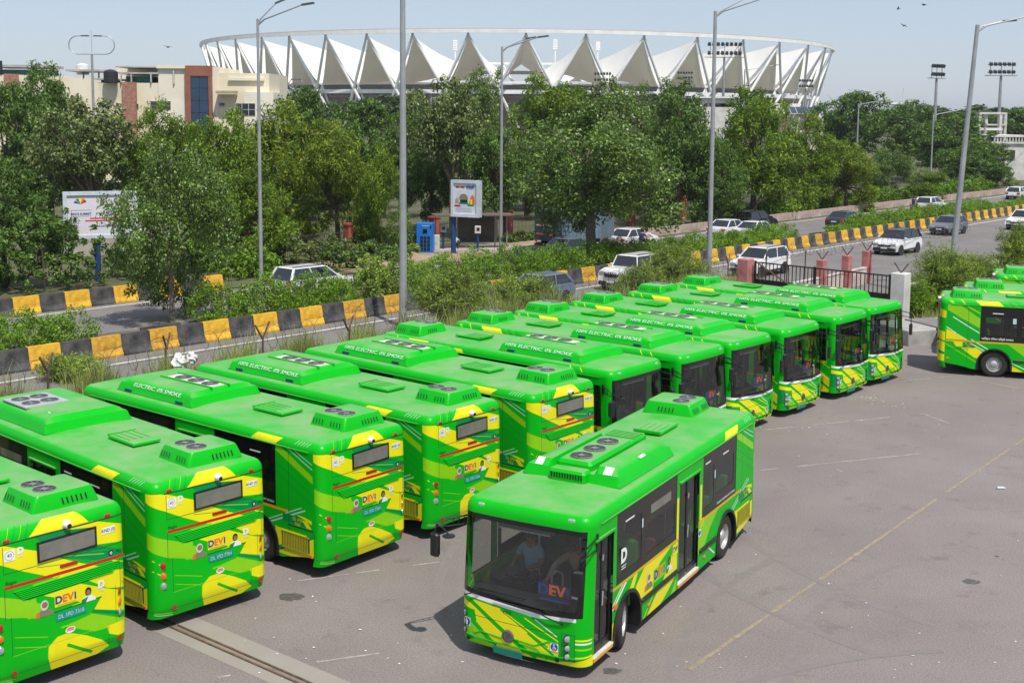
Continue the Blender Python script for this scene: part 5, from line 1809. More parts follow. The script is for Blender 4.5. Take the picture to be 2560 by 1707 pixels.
TR = [
    ('neem', 110, 160, 105, 104, 'dark tree at upper left, its crown highest beside the cream building'),
    ('dark', 15, 196, 95, 98, 'dark tree cut by the left edge, below the distant rooftop shed'),
    ('grey', 212, 236, 130, 84, 'greyish broad-leaved tree behind the left billboard, below the cream building'),
    ('neem', 5, 375, 120, 66, 'dark feathery tree at the left edge, left of the left billboard'),
    ('feather', 385, 252, 105, 86, 'yellow-green tree under the brown panelled front of the cream building'),
    ('neem2', 520, 262, 95, 82, 'feathery green tree left of the thin street lamp, below the cream building'),
    ('feather2', 655, 245, 118, 88, 'olive tree with yellow tips just right of the thin left street lamp'),
    ('feather2', 775, 292, 105, 84, 'olive tree with hanging yellow leaves left of the tall foreground lamp post'),
    ('feather', 868, 345, 70, 82, 'small yellow-green tree close to the left of the tall foreground lamp post'),
    ('neem2', 585, 388, 95, 75, 'lower feathery green tree in front of the thin left street lamp'),
    ('dark', 722, 205, 78, 128, 'dark tree below the left part of the stadium, right of the cream building'),
    ('dark', 862, 232, 92, 120, 'dark tree behind the olive trees, left of the tall foreground lamp post'),
    ('grey', 1040, 190, 112, 96, 'greyish speckled tree directly behind the small upright billboard'),
    ('peepal2', 1118, 163, 72, 128, 'tree whose crown reaches up to the stadium membrane near the middle lamp'),
    ('neem2', 1250, 182, 105, 122, 'tree behind the big median tree, left side, right of the middle lamp'),
    ('grey', 1395, 190, 80, 124, 'tree rising straight behind the big median tree under the stadium'),
    ('dark', 1140, 300, 75, 92, 'dark tree between the small billboard and the big median tree'),
    ('neem', 1560, 195, 105, 106, 'dark tree right of the big median tree, left of the right-hand lamp post'),
    ('peepal2', 1470, 200, 60, 128, 'tree in front of the stadium columns, right of the big median tree'),
    ('neem2', 1735, 212, 108, 114, 'tall tree right of the right-hand lamp post, in front of the stadium'),
    ('neem', 1655, 330, 75, 104, 'dark lower tree behind the right-hand lamp post'),
    ('feather', 1850, 268, 92, 120, 'yellow-green tree below the right end of the stadium'),
    ('feather2', 1945, 330, 72, 124, 'lower yellow-green tree at the right end of the roadside row'),
    ('dark', 1958, 214, 85, 196, 'dark tree just right of the stadium end'),
    ('neem', 2085, 238, 92, 188, 'far tree left of the nearer floodlight mast'),
    ('peepal2', 2035, 345, 62, 150, 'bushy green tree below the white disc-shaped roof'),
    ('neem', 2195, 262, 105, 178, 'wide tree just right of the nearer floodlight mast'),
    ('neem2', 2128, 392, 46, 140, 'small tree standing by the far carriageway below the floodlight mast'),
    ('dark', 2325, 250, 95, 236, 'far dark tree behind the open concrete frame'),
    ('neem', 2230, 330, 70, 168, 'tree left of the white stair building'),
    ('dark', 330, 330, 95, 108, 'dark tree in the second row below the brick panel of the cream building'),
    ('neem', 470, 340, 90, 106, 'dark tree in the second row below the blue glass front'),
    ('dark', 620, 330, 90, 108, 'dark tree in the second row right behind the thin left street lamp'),
    ('neem', 760, 330, 85, 110, 'dark tree in the second row left of the tall lamp post'),
    ('dark', 930, 260, 85, 112, 'dark tree in the second row directly behind the tall foreground lamp post'),
    ('neem', 992, 300, 72, 101, 'dark tree in the second row between the tall lamp post and the small billboard'),
    ('neem', 1210, 330, 80, 112, 'dark tree in the second row left behind the big median tree'),
    ('dark', 1450, 300, 85, 118, 'dark tree in the second row right behind the big median tree'),
    ('neem', 1620, 300, 80, 124, 'dark tree in the second row left of the right-hand lamp post'),
    ('dark', 1790, 330, 85, 130, 'dark tree in the second row behind the dark blue SUV'),
    ('dark', 1900, 340, 80, 134, 'dark tree in the second row at the end of the roadside trees'),
    ('dark', 150, 330, 100, 100, 'dark tree in the second row left of the left billboard'),
    ('neem2', 2290, 385, 40, 172, 'small tree in front of the white stair building'),
    ('far', 2150, 246, 120, 330, 'distant tree on the skyline behind the floodlight masts'),
    ('far', 2060, 252, 110, 340, 'distant tree on the skyline below the flying birds'),
    ('far', 2260, 246, 110, 345, 'distant tree on the skyline left of the open concrete frame'),
    ('far', 2345, 252, 90, 330, 'distant tree on the skyline at the right edge'),
    ('far', 1900, 258, 80, 300, 'distant tree on the skyline beside the stadium end'),
    ('far', 700, 236, 90, 260, 'distant dark tree at the foot of the stadium, right of the cream building'),
    ('far', 900, 225, 120, 250, 'distant dark tree at the foot of the stadium behind the tall lamp post'),
    ('far', 1530, 215, 110, 250, 'distant tree at the foot of the stadium, right of centre'),
    ('far', 1290, 205, 110, 250, 'distant tree at the foot of the stadium, in the middle'),
    ('far', 1700, 222, 100, 250, 'distant tree at the foot of the stadium behind the right-hand lamp post'),
    ('far', 60, 215, 110, 250, 'distant tree behind the rooftops at the upper left corner'),
]
for (k_, u, vt, hw, Y, lab) in TR:
    tree(k_, u, vt, hw, Y, lab)
# shrubs and hedges: clumps of leaves with short stems
def bush_mesh(seed, L, W, H, m, size, aspect, dens, n=None, droop=.0):
    r = np.random.default_rng(seed)
    k = n or int(L * W * dens)
    C = np.stack([r.uniform(-L / 2, L / 2, k), r.uniform(-W / 2, W / 2, k), H * (r.random(k) ** .7) * .92], 1)
    # rounded top, irregular
    e = 1 - .35 * (np.abs(C[:, 1]) / (W / 2)) ** 2
    wav = .86 + .16 * np.sin(C[:, 0] * 2.1 + seed) + .08 * np.sin(C[:, 0] * 5.3 + seed * 2)
    C[:, 2] *= e * wav
    Rr = np.repeat(r.uniform(.16, .30, k)[:, None], 3, 1)
    return leaf_cloud('foliage', C, Rr, 36, size, aspect, m, seed + 3, droop, .45)
def stem_mesh(seed, L, W, H, n):
    r = random.Random(seed)
    mb = MB()
    for k in range(n):
        x, y = r.uniform(-L * .45, L * .45), r.uniform(-W * .3, W * .3)
        for q in range(3):
            mb.tube([(x, y, -.05), (x + r.uniform(-.25, .25), y + r.uniform(-.25, .25), H * r.uniform(.5, .9))], [.025, .008], 5)
    return mb.mesh('stem', M_BARK)
def hedge(label, s0, s1, t0, H, W=1.5, m='hedge', name='hedge', cat='hedge', group='clipped hedge along the median', z=.09, size=.095, seed=1):
    L = s1 - s0
    t = thing(name, label, cat, st((s0 + s1) / 2, t0, z), ROAD_A, group)
    link('foliage', bush_mesh(seed, L, W, H, GREENS[m], size, .6, 34), t)
    link('stem', stem_mesh(seed, L, W, H, max(2, int(L * 1.2))), t)
    return t
# s-positions from the photograph, along the median
def s_of(u, v, z=0.0):
    p = gnd(u, v, z); return p.x * RD.x + p.y * RD.y
HS = [
    ('hedge section at the left end of the median, left of the median tree', 15.0, 25.6, 45.0, 1.95, 2.6),
    ('hedge section just right of the left median tree trunk', 31.2, 40.0, 45.0, 2.25, 2.6),
    ('hedge section left of the tall foreground lamp post, right of the white car', 42.6, 47.0, 45.0, 2.4, 2.6),
    ('hedge section behind the tall foreground lamp post', 47.0, 54.0, 45.0, 2.4, 2.6),
    ('hedge section in front of the bus shelter', 54.0, 62.0, 45.0, 2.15, 2.6),
    ('hedge section under the big median tree', 62.0, 72.0, 45.0, 1.75, 2.4),
    ('hedge section left of the right-hand lamp post, past the big median tree', 72.0, 77.0, 44.8, 1.7, 2.4),
    ('rounded hedge section right behind the right-hand lamp post', 78.0, 83.0, 45.2, 1.75, 2.4),
    ('small low hedge tuft right of the white saloon cars', 90.0, 93.0, 45.0, .9, 1.6),
    ('long hedge section left of the silver car', 93.5, 106.0, 44.9, 1.8, 2.4),
    ('hedge section behind the silver car', 106.0, 122.0, 44.9, 1.7, 2.3),
    ('thin hedge section right of the silver car', 122.0, 134.0, 45.0, 1.0, 1.8),
    ('hedge section at the far right of the median', 134.0, 160.0, 45.0, 1.4, 2.2),
]
for i, (lab, s0, s1, t0, H, W) in enumerate(HS):
    hedge(lab, s0, s1, t0, H, W, seed=40 + i)
hedge('young bright green shrub in front of the white car, beside the hedge', 40.6, 42.6, 45.2, 2.5, 1.9, 'shrub', 'shrub', 'shrub', 'loose shrubs', .09, .14, 71)
# undergrowth on the far side
UG = [
    ('dense dark undergrowth behind the far barrier at the left edge', -26.5, 64.0, 10.0, 4.4, 5.0, 'dark'),
    ('undergrowth below the left billboard', -20.0, 72.6, 8.0, 3.0, 3.0, 'hedge'),
    ('undergrowth right of the left billboard pole', -17.0, 75.5, 8.0, 3.0, 3.2, 'dark'),
    ('undergrowth in front of the railing left of the blue locker', -12.2, 78.6, 5.5, 2.0, 1.8, 'grey'),
    ('undergrowth behind the white car at left', -9.2, 76.2, 6.5, 2.2, 1.5, 'dark'),
    ('undergrowth along the far pavement left of the thin street lamp', -15.2, 70.6, 4.5, 2.2, 1.9, 'hedge'),
    ('bushy growth at the railing behind the earth mounds', -8.0, 83.5, 6.0, 1.8, 1.6, 'dark'),
    ('weeds on the dirt bank beside the blue locker', -7.0, 82.5, 2.6, 1.0, .7, 'shrub'),
    ('weeds at the railing right of the bus shelter', 1.2, 93.0, 5.5, 1.2, .8, 'dark'),
    ('low green growth along the pink wall, left part', 22.5, 116.5, 12.0, 1.6, 1.3, 'dark'),
    ('low green growth along the pink wall, middle part', 31.5, 126.5, 12.0, 1.6, 1.4, 'hedge'),
    ('low green growth along the pink wall, right part', 42.0, 140.0, 16.0, 2.2, 1.5, 'hedge'),
    ('low green growth along the pink wall, far end', 56.0, 157.0, 22.0, 2.4, 1.6, 'hedge'),
]
for i, (lab, x, y, L, W, H, m) in enumerate(UG):
    t = thing('undergrowth', lab, 'undergrowth', (x, y, .05), ROAD_A, 'undergrowth beside the far carriageway')
    link('foliage', bush_mesh(90 + i, L, W, H, GREENS[m], .2, .5, 9), t)
    link('stem', stem_mesh(90 + i, L, W, H, int(L)), t)
# feathery thorn shrubs on the near verge
def feather_bush(label, u, vbase, Y, hw, vtop, seed, m='shrub', dens=210):
    p = at(u, vtop + 40, Y)
    H = at(u, vtop, Y).z
    w = hw * 1.25 * 2560 / 2352 * Y / FPX
    r = np.random.default_rng(seed)
    t = thing('thorn_shrub', label, 'shrub', (p.x, Y, 0), 0, 'feathery thorn shrubs along the near verge')
    mb = MB()
    C = []
    for k in range(int(dens * .6)):
        a = r.uniform(0, 6.28); e = math.sqrt(r.random())
        tip = Vector((w * e * math.cos(a), w * .6 * e * math.sin(a), H * (.30 + .70 * math.sqrt(max(0, 1 - e * e))) * r.uniform(.72, 1.05)))
        mid = Vector((tip.x * .45, tip.y * .45, tip.z * .72))
        base = Vector((r.normal() * .2, r.normal() * .2, -.05))
        mb.tube([base, mid, tip], [.020, .012, .004], 4)
        for q in range(7):
            f = .30 + .70 * (q + r.random()) / 7
            b = base.lerp(mid, f * 2) if f < .5 else mid.lerp(tip, f * 2 - 1)
            C.append((b.x + r.normal() * .12, b.y + r.normal() * .12, max(.15, b.z - .05 + r.normal() * .08)))
    C = np.array(C)
    Rr = np.repeat(r.uniform(.18, .40, len(C))[:, None], 3, 1) * np.array([1, 1, .5])
    link('foliage', leaf_cloud('foliage', C, Rr, 26, .15, .20, GREENS[m], seed + 5, .7, .3), t)
    mb.build('stem', M_BARK, t)
    return t
feather_bush('feathery thorn shrub right of the tall foreground lamp post, behind the parked buses', 1040, 745, 54.0, 88, 605, 201)
feather_bush('feathery thorn shrub in front of the half-hidden blue-grey car', 1205, 725, 57.5, 100, 622, 202)
feather_bush('feathery thorn shrub in front of the white jeep', 1475, 680, 61.5, 62, 600, 203)
feather_bush('taller feathery thorn shrub left of the right-hand lamp post', 1550, 670, 66.0, 72, 552, 204)
feather_bush('feathery thorn shrub around the foot of the far right lamp post', 2170, 745, 59.5, 88, 552, 205)
feather_bush('thinner thorn shrub right of the far right lamp post', 2240, 700, 64.0, 60, 575, 206)
feather_bush('feathery thorn shrub cut by the right edge above the buses', 2345, 640, 66.0, 62, 498, 207)
feather_bush('weedy shrub at the foot of the white gate pillar', 2105, 740, 57.5, 32, 640, 208, 'hedge', 80)
feather_bush('low weedy shrub in front of the parked buses at far left', 165, 880, 43.0, 75, 808, 209, 'shrub', 90)
# tall dry grass and weeds on the near verge
def grass(name, label, poly_st, n, hmin, hmax, seed, m):
    r = np.random.default_rng(seed)
    s0, s1, t0, t1 = poly_st
    S = r.uniform(s0, s1, n); T = r.uniform(t0, t1, n)
    cl = .55 + .45 * np.sin(S * 1.7 + np.sin(T * 2.3) * 2) * np.sin(T * 1.9 + S * .6)
    H = r.uniform(hmin, hmax, n) * np.clip(cl + r.normal(size=n) * .18, .45, 1.3)
    X = RD.x * S + RN.x * T; Yy = RD.y * S + RN.y * T
    a = r.uniform(0, 6.28, n)
    w = r.uniform(.010, .022, n)
    lean = r.normal(size=(n, 2)) * .17 * H[:, None]
    dx, dy = np.cos(a) * w, np.sin(a) * w
    v0 = np.stack([X - dx, Yy - dy, np.zeros(n)], 1); v1 = np.stack([X + dx, Yy + dy, np.zeros(n)], 1)
    mx, my = X + lean[:, 0] * .4, Yy + lean[:, 1] * .4
    v2 = np.stack([mx + dx * .8, my + dy * .8, H * .6], 1); v3 = np.stack([mx - dx * .8, my - dy * .8, H * .6], 1)
    v4 = np.stack([X + lean[:, 0], Yy + lean[:, 1], H], 1)
    V = np.stack([v0, v1, v2, v3, v4], 1).reshape(-1, 3)
    i = np.arange(n)[:, None] * 5
    quads = np.concatenate([i, i + 1, i + 2, i + 3], 1); tris = np.concatenate([i + 3, i + 2, i + 4], 1)
    me = bpy.data.meshes.new(name)
    me.vertices.add(5 * n)
    me.vertices.foreach_set('co', V.ravel().astype(np.float32))
    idx = np.concatenate([quads, tris], 1).ravel().astype(np.int32)
    me.loops.add(len(idx)); me.loops.foreach_set('vertex_index', idx)
    ls = np.stack([np.arange(n) * 7, np.arange(n) * 7 + 4], 1).ravel().astype(np.int32)
    lt = np.tile([4, 3], n).astype(np.int32)
    me.polygons.add(2 * n)
    me.polygons.foreach_set('loop_start', ls); me.polygons.foreach_set('loop_total', lt)
    me.materials.append(m)
    me.update(calc_edges=True)
    o = link(name, me)
    return tag(o, label, 'grass', kind='stuff')
grass('tall_grass', 'tall dry grass and weeds on the verge behind the row of parked buses', (4, 56, 30.4, 34.6), 140000, .7, 1.7, 5, GREENS['dry'])
grass('tall_grass', 'fringe of tall pale grass along the near edge of the road behind the buses', (4, 43, 33.2, 34.8), 45000, 1.0, 2.0, 15, GREENS['dry'])
grass('tall_grass', 'dry grass at the foot of the wall right of the gate', (53, 78, 21.0, 25.6), 9000, .3, .9, 6, GREENS['dry'])
grass('median_grass', 'short grass on the median between the hedge sections', (76, 150, 43.4, 46.2), 12000, .12, .35, 8, GREENS['hedge'])
# ------------------------------------------------------------------ the stadium
M_MEMB = mat('white_membrane', (.86, .84, .79), .6, var=.05, scale=.08)
# thin fabric lets some light through
_nt = M_MEMB.node_tree
_tl = N(_nt, 'ShaderNodeBsdfTranslucent'); _tl.inputs[0].default_value = (.80, .74, .60, 1)
_ms = N(_nt, 'ShaderNodeMixShader'); _ms.inputs[0].default_value = .13
_nt.links.new(_nt.nodes['Principled BSDF'].outputs[0], _ms.inputs[1]); _nt.links.new(_tl.outputs[0], _ms.inputs[2])
_nt.links.new(_ms.outputs[0], _nt.nodes['Material Output'].inputs[0])
M_WSTEEL = mat('white_steel', (.80, .80, .79), .5, var=.10, scale=.25, c2=(.88, .88, .87))
M_BOWL = mat('bowl_concrete', (.22, .17, .14), .9, var=.25, scale=.1)
M_STAND = mat('stand_grey', (.22, .22, .225), .9, var=.25, scale=.15)
SC = Vector((1.6, 613, 0))
SN, SR = 42, 150.0
SD = 2 * math.pi / SN
stad = thing('stadium', 'round stadium with white zigzag membrane roof and crossed white columns', 'stadium', SC)
def sp_(th, r, z):
    return Vector((r * math.sin(th), -r * math.cos(th), z))
# tip bearings read off the photograph, then even spacing round the back
def bearing(u):
    d = ray(u, 80)
    d = Vector((d.x, d.y)).normalized()
    c = Vector((SC.x, SC.y))
    m_ = d.dot(c)
    q = m_ * m_ - c.length_squared + 149.0 ** 2
    p = d * (m_ - math.sqrt(max(q, 0)))
    return math.atan2(p.x - c.x, c.y - p.y)
TIPS = [bearing(u) for u in (477, 503, 544, 604, 667, 750, 844, 949, 1076, 1208, 1345, 1478, 1600, 1705, 1788, 1854, 1893)]
_gap = 2 * math.pi - (TIPS[-1] - TIPS[0])
_nb = round(_gap / R(8.4))
TIPS += [TIPS[-1] + _gap * k / _nb for k in range(1, _nb)]
SN = len(TIPS)
def tent(wl, wr):
    mb = MB()
    nq, nf = 8, 9
    for sg, wd in ((1, wr), (-1, wl)):
        vs, fs = [], []
        for i in range(nq + 1):
            q = i / nq
            th = sg * q * wd
            ro = 148.5 - 7.5 * q ** .9
            zo = 20.0 + 17.9 * (1 - q) ** 1.38
            zi = 30.0 - 4.2 * q
            for j in range(nf + 1):
                f = j / nf
                r = ro + (86 - ro) * f
                sag = -1.1 * math.sin(math.pi * f) * (1 - .6 * q)
                vs.append(sp_(th, r, zo + (zi - zo) * f ** .95 + sag))
        m_ = nf + 1
        for i in range(nq):
            for j in range(nf):
                fs.append((i * m_ + j, i * m_ + j + 1, (i + 1) * m_ + j + 1, (i + 1) * m_ + j))
        mb.add(vs, fs, 0, True)
    return mb.mesh('roof_membrane', M_MEMB)
def column(wd):
    mb = MB()
    a, b = sp_(0, 149.6, 38.4), sp_(wd, 139.5, 0)
    mb.tube([a, a.lerp(b, .5), b], [.50, .58, .50], 8)
    mb.tube([a + Vector((0, 0, -.6)), a + Vector((0, 0, 1.2))], .5, 6)
    return mb.mesh('column', M_WSTEEL)
def short_leg(wd):
    mb = MB()
    a = sp_(wd / 2, 141, 20.0)
    for sg in (-1, 1):
        mb.tube([a, sp_(wd / 2 + sg * wd * .22, 139, 8.0)], .40, 6)
    mb.tube([a, a + Vector((0, 0, 1.0))], .6, 6)
    return mb.mesh('valley_strut', M_WSTEEL)
for k in range(SN):
    th = TIPS[k]
    wr_ = (TIPS[(k + 1) % SN] - th) % (2 * math.pi)
    wl_ = (th - TIPS[k - 1]) % (2 * math.pi)
    for nm, me in (('roof_membrane', tent(wl_ / 2, wr_ / 2)), ('column', column(wr_)), ('column', column(-wl_)), ('valley_strut', short_leg(wr_))):
        o = link(nm, me, stad)
        o.rotation_euler = (0, 0, th)
def torus(r, z, a, b, m, name, n=168):
    mb = MB()
    P = [(-a, -b), (a, -b), (a, b), (-a, b)]
    vs, fs = [], []
    for k in range(n):
        th = 2 * math.pi * k / n
        for (dr, dz) in P: vs.append(sp_(th, r + dr, z + dz))
    for k in range(n):
        j = (k + 1) % n
        for i in range(4):
            fs.append((k * 4 + i, k * 4 + (i + 1) % 4, j * 4 + (i + 1) % 4, j * 4 + i))
    mb.add(vs, fs)
    return mb.build(name, m, stad)
torus(150.2, 39.7, .6, .68, M_WSTEEL, 'top_ring_beam')
torus(150.2, 40.6, .2, .14, mat('walkway_grey', (.45, .42, .38), .8), 'ring_walkway')
torus(141, 17.6, .6, .75, M_WSTEEL, 'lower_ring_beam')
torus(86, 26.6, 1.5, .7, M_WSTEEL, 'inner_ring_beam')
def annulus(prof, m, name, n=96):
    mb = MB()
    vs, fs = [], []
    for k in range(n):
        th = 2 * math.pi * k / n
        for (r, z) in prof: vs.append(sp_(th, r, z))
    L_ = len(prof)
    for k in range(n):
        j = (k + 1) % n
        for i in range(L_ - 1):
            fs.append((k * L_ + i, k * L_ + i + 1, j * L_ + i + 1, j * L_ + i))
    mb.add(vs, fs)
    return mb.build(name, m, stad)
annulus([(131, -1), (133, 9), (136, 15.5), (134, 16.2), (131, 15.4)], M_BOWL, 'bowl_wall')
annulus([(131, 15.2), (118, 12), (90, 5), (60, 1)], M_STAND, 'stand')
annulus([(126, 16.5), (126, 20.6), (112, 20.0)], M_STAND, 'upper_stand')
def speakers(th, h0, h1):
    mb = MB()
    mb.tube([sp_(th, 92, 26), sp_(th, 92, h1)], .25, 5)
    for k in range(6):
        mb.box(sp_(th, 92, h0 + (h1 - h0) * k / 5), (1.8, 1.2, .5))
    mb.build('light_pod', M_WSTEEL, stad)
for u_, h0, h1 in ((1262, 36.5, 40.0), (1372, 36.5, 39.5), (1030, 36, 39.5)):
    speakers(math.atan((u_ - 1176) * 1.0884 / FPX * (621 - 92) / 92), h0, h1)

# ------------------------------------------------------------------ buildings
M_CREAM = mat('cream_render', (.74, .65, .47), .85, var=.08, scale=.25, c2=(.80, .72, .56))
M_CREAM2 = mat('pale_cream_render', (.76, .70, .58), .85, var=.10, scale=.25)
M_BROWNT = mat('brown_stone_cladding', (.28, .105, .06), .5, var=.14, scale=.8)
M_BLUEG = mat('blue_curtain_glass', (.012, .045, .10), .08, var=.3, scale=.4, spec=.7)
M_BRICK = mat('red_brick', (.34, .17, .12), .9, var=.35, scale=3.5)
M_GREY_SHEET = mat('grey_sheet_roof', (.40, .38, .34), .7, var=.2, scale=.6)
M_DKWIN = mat('dark_window_glass', (.03, .035, .04), .1, var=.3, scale=.6, spec=.7)
M_WFRAME = mat('window_frame_white', (.55, .54, .50), .6)
M_WHITEWASH = mat('whitewash_dirty', (.62, .60, .56), .9, var=.22, scale=.9, c2=(.70, .68, .65))
def vbox(mb, u0, v0, u1, v1, Y, depth, mi=0, off=0.0):
    """upright block whose front face covers the image rectangle at distance Y"""
    a, b = at(u0, v0, Y - off), at(u1, v0, Y - off)
    b.z = at(u1, v1, Y - off).z
    z0, z1 = min(a.z, b.z), max(a.z, b.z)
    mb.box(((a.x + b.x) / 2, Y - off + depth / 2, (z0 + z1) / 2), (abs(b.x - a.x), depth, z1 - z0), mi=mi)
    return mb
BY = 150
bld = thing('office_building', 'cream building with brown stone and blue glass front behind the trees at left', 'building', (at(440, 300, BY).x, BY, 0))
def bp(name, m, rects, depth=10, off=0.0, Y=BY, _p=None, root=None):
    root = root or bld
    mb = MB()
    for r_ in rects: vbox(mb, *r_, Y, depth, 0, off)
    o = mb.build(name, m, root)
    o.matrix_parent_inverse = Matrix.Translation(root.location).inverted()
    return o
bw = bp('wall', M_CREAM, [(225, 190, 425, 420), (485, 168, 618, 420)], 12)
bp('wall', M_CREAM2, [(363, 153, 500, 420)], 12, .10)
bp('parapet', M_CREAM2, [(359, 150, 435, 158)], 12.4, .45)
bp('parapet', M_CREAM2, [(524, 179, 606, 186)], 6, .35)
bp('wall', M_CREAM2, [(560, 212, 628, 420)], 8, 1.2)
bp('stone_front', M_BROWNT, [(425, 151, 485, 175), (425, 175, 437, 420), (478, 175, 485, 420)], 6, .7)
for i_ in range(2):
    for j_ in range(5):
        bp('glass_pane', M_BLUEG, [(437.4 + i_ * 20.4, 175.4 + j_ * 28, 457 + i_ * 20.4, 202.6 + j_ * 28)], 5, .55)
bp('brick_panel', M_BRICK, [(280, 189, 311, 420)], 1.5, .5)
for (a_, b_, c_, d_) in ((345, 232, 392, 252), (540, 237, 586, 266), (266, 237, 276, 245), (310, 238, 318, 247), (503, 236, 516, 244)):
    w_ = bp('window', M_WFRAME, [(a_, b_, c_, d_)], .4, 1.26 if a_ == 540 else .16)
    n_ = max(1, int((c_ - a_) / 14))
    for q in range(n_):
        bp('pane', M_DKWIN, [(a_ + 1 + q * (c_ - a_) / n_, b_ + 1.2, a_ - .6 + (q + 1) * (c_ - a_) / n_, b_ + (d_ - b_) * .48), (a_ + 1 + q * (c_ - a_) / n_, b_ + (d_ - b_) * .55, a_ - .6 + (q + 1) * (c_ - a_) / n_, d_ - 1)], .3, 1.30 if a_ == 540 else .20)
bp('canopy', mat('olive_sheet', (.36, .32, .20), .8), [(495, 209, 540, 215)], 1.4, 1.6)
bp('roof_shed', M_GREY_SHEET, [(272, 166, 365, 171), (215, 180, 260, 184)], 6, .2)
bp('shed_wall', mat('teal_shade_net', (.02, .12, .11), .8), [(290, 176, 345, 189), (232, 182, 255, 190)], 4, -.6)
bp('shed_post', M_WFRAME, [(276, 168, 278, 190), (300, 171, 301.5, 190), (345, 171, 347, 190), (397, 162, 400, 193)], .3, .35)
bp('shed_roof', M_GREY_SHEET, [(265, 152, 362, 156)], 7, -2)
bp('roof_wall', M_CREAM2, [(268, 156, 360, 190)], 4, -7)
def tank(u, v0, v1, hw, Y, m, label, name='water_tank', dome=False):
    a, b = at(u, v1, Y), at(u, v0, Y)
    r = hw * 1.0884 * Y / FPX
    mb = MB()
    h = b.z - a.z
    pr = [(r * .98, 0), (r, .05 * h), (r, .4 * h), (r * .96, .42 * h), (r, .45 * h), (r, .82 * h), (r * .6, .94 * h), (r * .25, h), (.01, h)]
    mb.lathe(pr, 18, 'Z', (0, 0, 0), 0, True, False)
    o = mb.build(name, m)
    o.location = (a.x, Y, a.z)
    return tag(o, label, 'water tank')
tank(255, 160, 191, 16, 149.2, mat('black_tank', (.02, .021, .024), .6), 'black plastic water tank on the cream building roof')
tank(190, 146, 172, 14, 175, mat('white_tank', (.70, .70, .70), .5), 'white water tank on the far rooftop at upper left')
fb = thing('far_rooftop', 'low building with a sheet roof and teal netting at the upper left edge', 'building', (at(60, 300, 170).x, 170, 0))
bp('wall', M_CREAM, [(-20, 172, 110, 420), (110, 178, 240, 420)], 10, 0, 170, None, fb)
bp('brick_panel', M_BRICK, [(8, 170, 40, 300)], 1, .4, 170, None, fb)
bp('sheet_roof', M_GREY_SHEET, [(-20, 149, 110, 156), (150, 160, 240, 165)], 6, -.3, 170, None, fb)
bp('net_wall', MATS['teal_shade_net'], [(-20, 160, 110, 173)], 4, -1, 170, None, fb)
bp('shed_post', BLACK, [(-1, 140, 3, 172), (190, 165, 192, 180), (225, 165, 227, 180)], .3, .1, 170, None, fb)
# white annex and solar-roofed building at the foot of the stadium
ax_ = thing('annex', 'pale annex block below the stadium behind the right-hand lamp post', 'building', (at(1660, 300, 240).x, 240, 0))
bp('wall', M_WHITEWASH, [(1596, 246, 1690, 420), (1590, 224, 1700, 238)], 8, 0, 240, None, ax_)
bp('railing', M_WSTEEL, [(1588, 222, 1702, 226)], .5, .6, 240, None, ax_)
bp('wall', M_CREAM2, [(1770, 238, 1840, 262)], 8, .5, 240, None, ax_)
sb = thing('solar_building', 'low brick building with tilted solar panels at the right foot of the stadium', 'building', (at(1830, 300, 230).x, 230, 0))
bp('wall', M_CREAM2, [(1805, 262, 1892, 420)], 8, 0, 230, None, sb)
bp('brick_pier', mat('salmon_brick', (.42, .20, .15), .9), [(1850, 262, 1864, 300)], 1, .4, 230, None, sb)
bp('brick_pier', MATS['salmon_brick'], [(1800, 262, 1808, 300)], 1, .4, 230, None, sb)
for k in range(6):
    mb = MB()
    a = at(1806 + k * 14, 262, 230)
    mb.box((0, 0, 0), (1.0, 2.6, .06), M=Matrix.Rotation(.45, 4, 'X'))
    o = mb.build('solar_panel', mat('solar_blue', (.03, .05, .11), .2, var=.2, spec=.7), sb)
    o.location = (a.x - sb.location.x, -.5, a.z + .7)
# concrete frame and white stair building at right
M_OLDC = mat('old_pale_concrete', (.52, .51, .48), .9, var=.25, scale=.8)
cf = thing('concrete_tower', 'open pale concrete frame tower standing above the trees at right', 'tower', (at(2280, 300, 200).x, 200, 0))
for (u, off) in ((2249, 0), (2297, 0), (2264, -4), (2308, -4)):
    bp('post', M_OLDC, [(u, 259, u + 6, 470)], .8, off, 200, None, cf)
for (u0, v0, u1, v1, off) in ((2246, 258, 2312, 263, -.9), (2249, 294, 2303, 300, -.5), (2264, 258, 2312, 262, -4.5), (2266, 285, 2312, 289, -4.5)):
    bp('beam', M_OLDC, [(u0, v0, u1, v1)], .8, off + .95, 200, None, cf)
wb_ = thing('stair_building', 'white building with an outside stair ramp at the right edge', 'building', (at(2320, 400, 190).x, 190, 0))
bp('wall', M_WHITEWASH, [(2282, 326, 2380, 470)], 12, 0, 190, None, wb_)
bp('parapet', M_WHITEWASH, [(2278, 311, 2380, 316), (2278, 326, 2380, 331)], 12.6, .3, 190, None, wb_)
for k in range(12):
    bp('baluster', M_WHITEWASH, [(2284 + k * 7, 316, 2286.5 + k * 7, 326)], .3, .2, 190, None, wb_)
bp('doorway', M_DKWIN, [(2322, 345, 2332, 400)], .3, .2, 190, None, wb_)
mb = MB()
PRAMP = [at(2290, 420, 187), at(2360, 345, 187), at(2360, 362, 187), at(2306, 420, 187)]
for q in (0, 1.6):
    pass
mb.add([p - wb_.location for p in PRAMP] + [p - wb_.location + Vector((0, 1.8, 0)) for p in PRAMP], [(0, 1, 2, 3), (7, 6, 5, 4), (0, 4, 5, 1), (1, 5, 6, 2), (2, 6, 7, 3), (3, 7, 4, 0)])
mb.build('stair_ramp', M_WHITEWASH, wb_)
mr_ = thing('disc_roof', 'far white disc-shaped roof on a mast above the treetops', 'tower', (at(2073, 262, 420).x, 420, 0))
mb = MB()
zc_ = at(2073, 243, 420).z
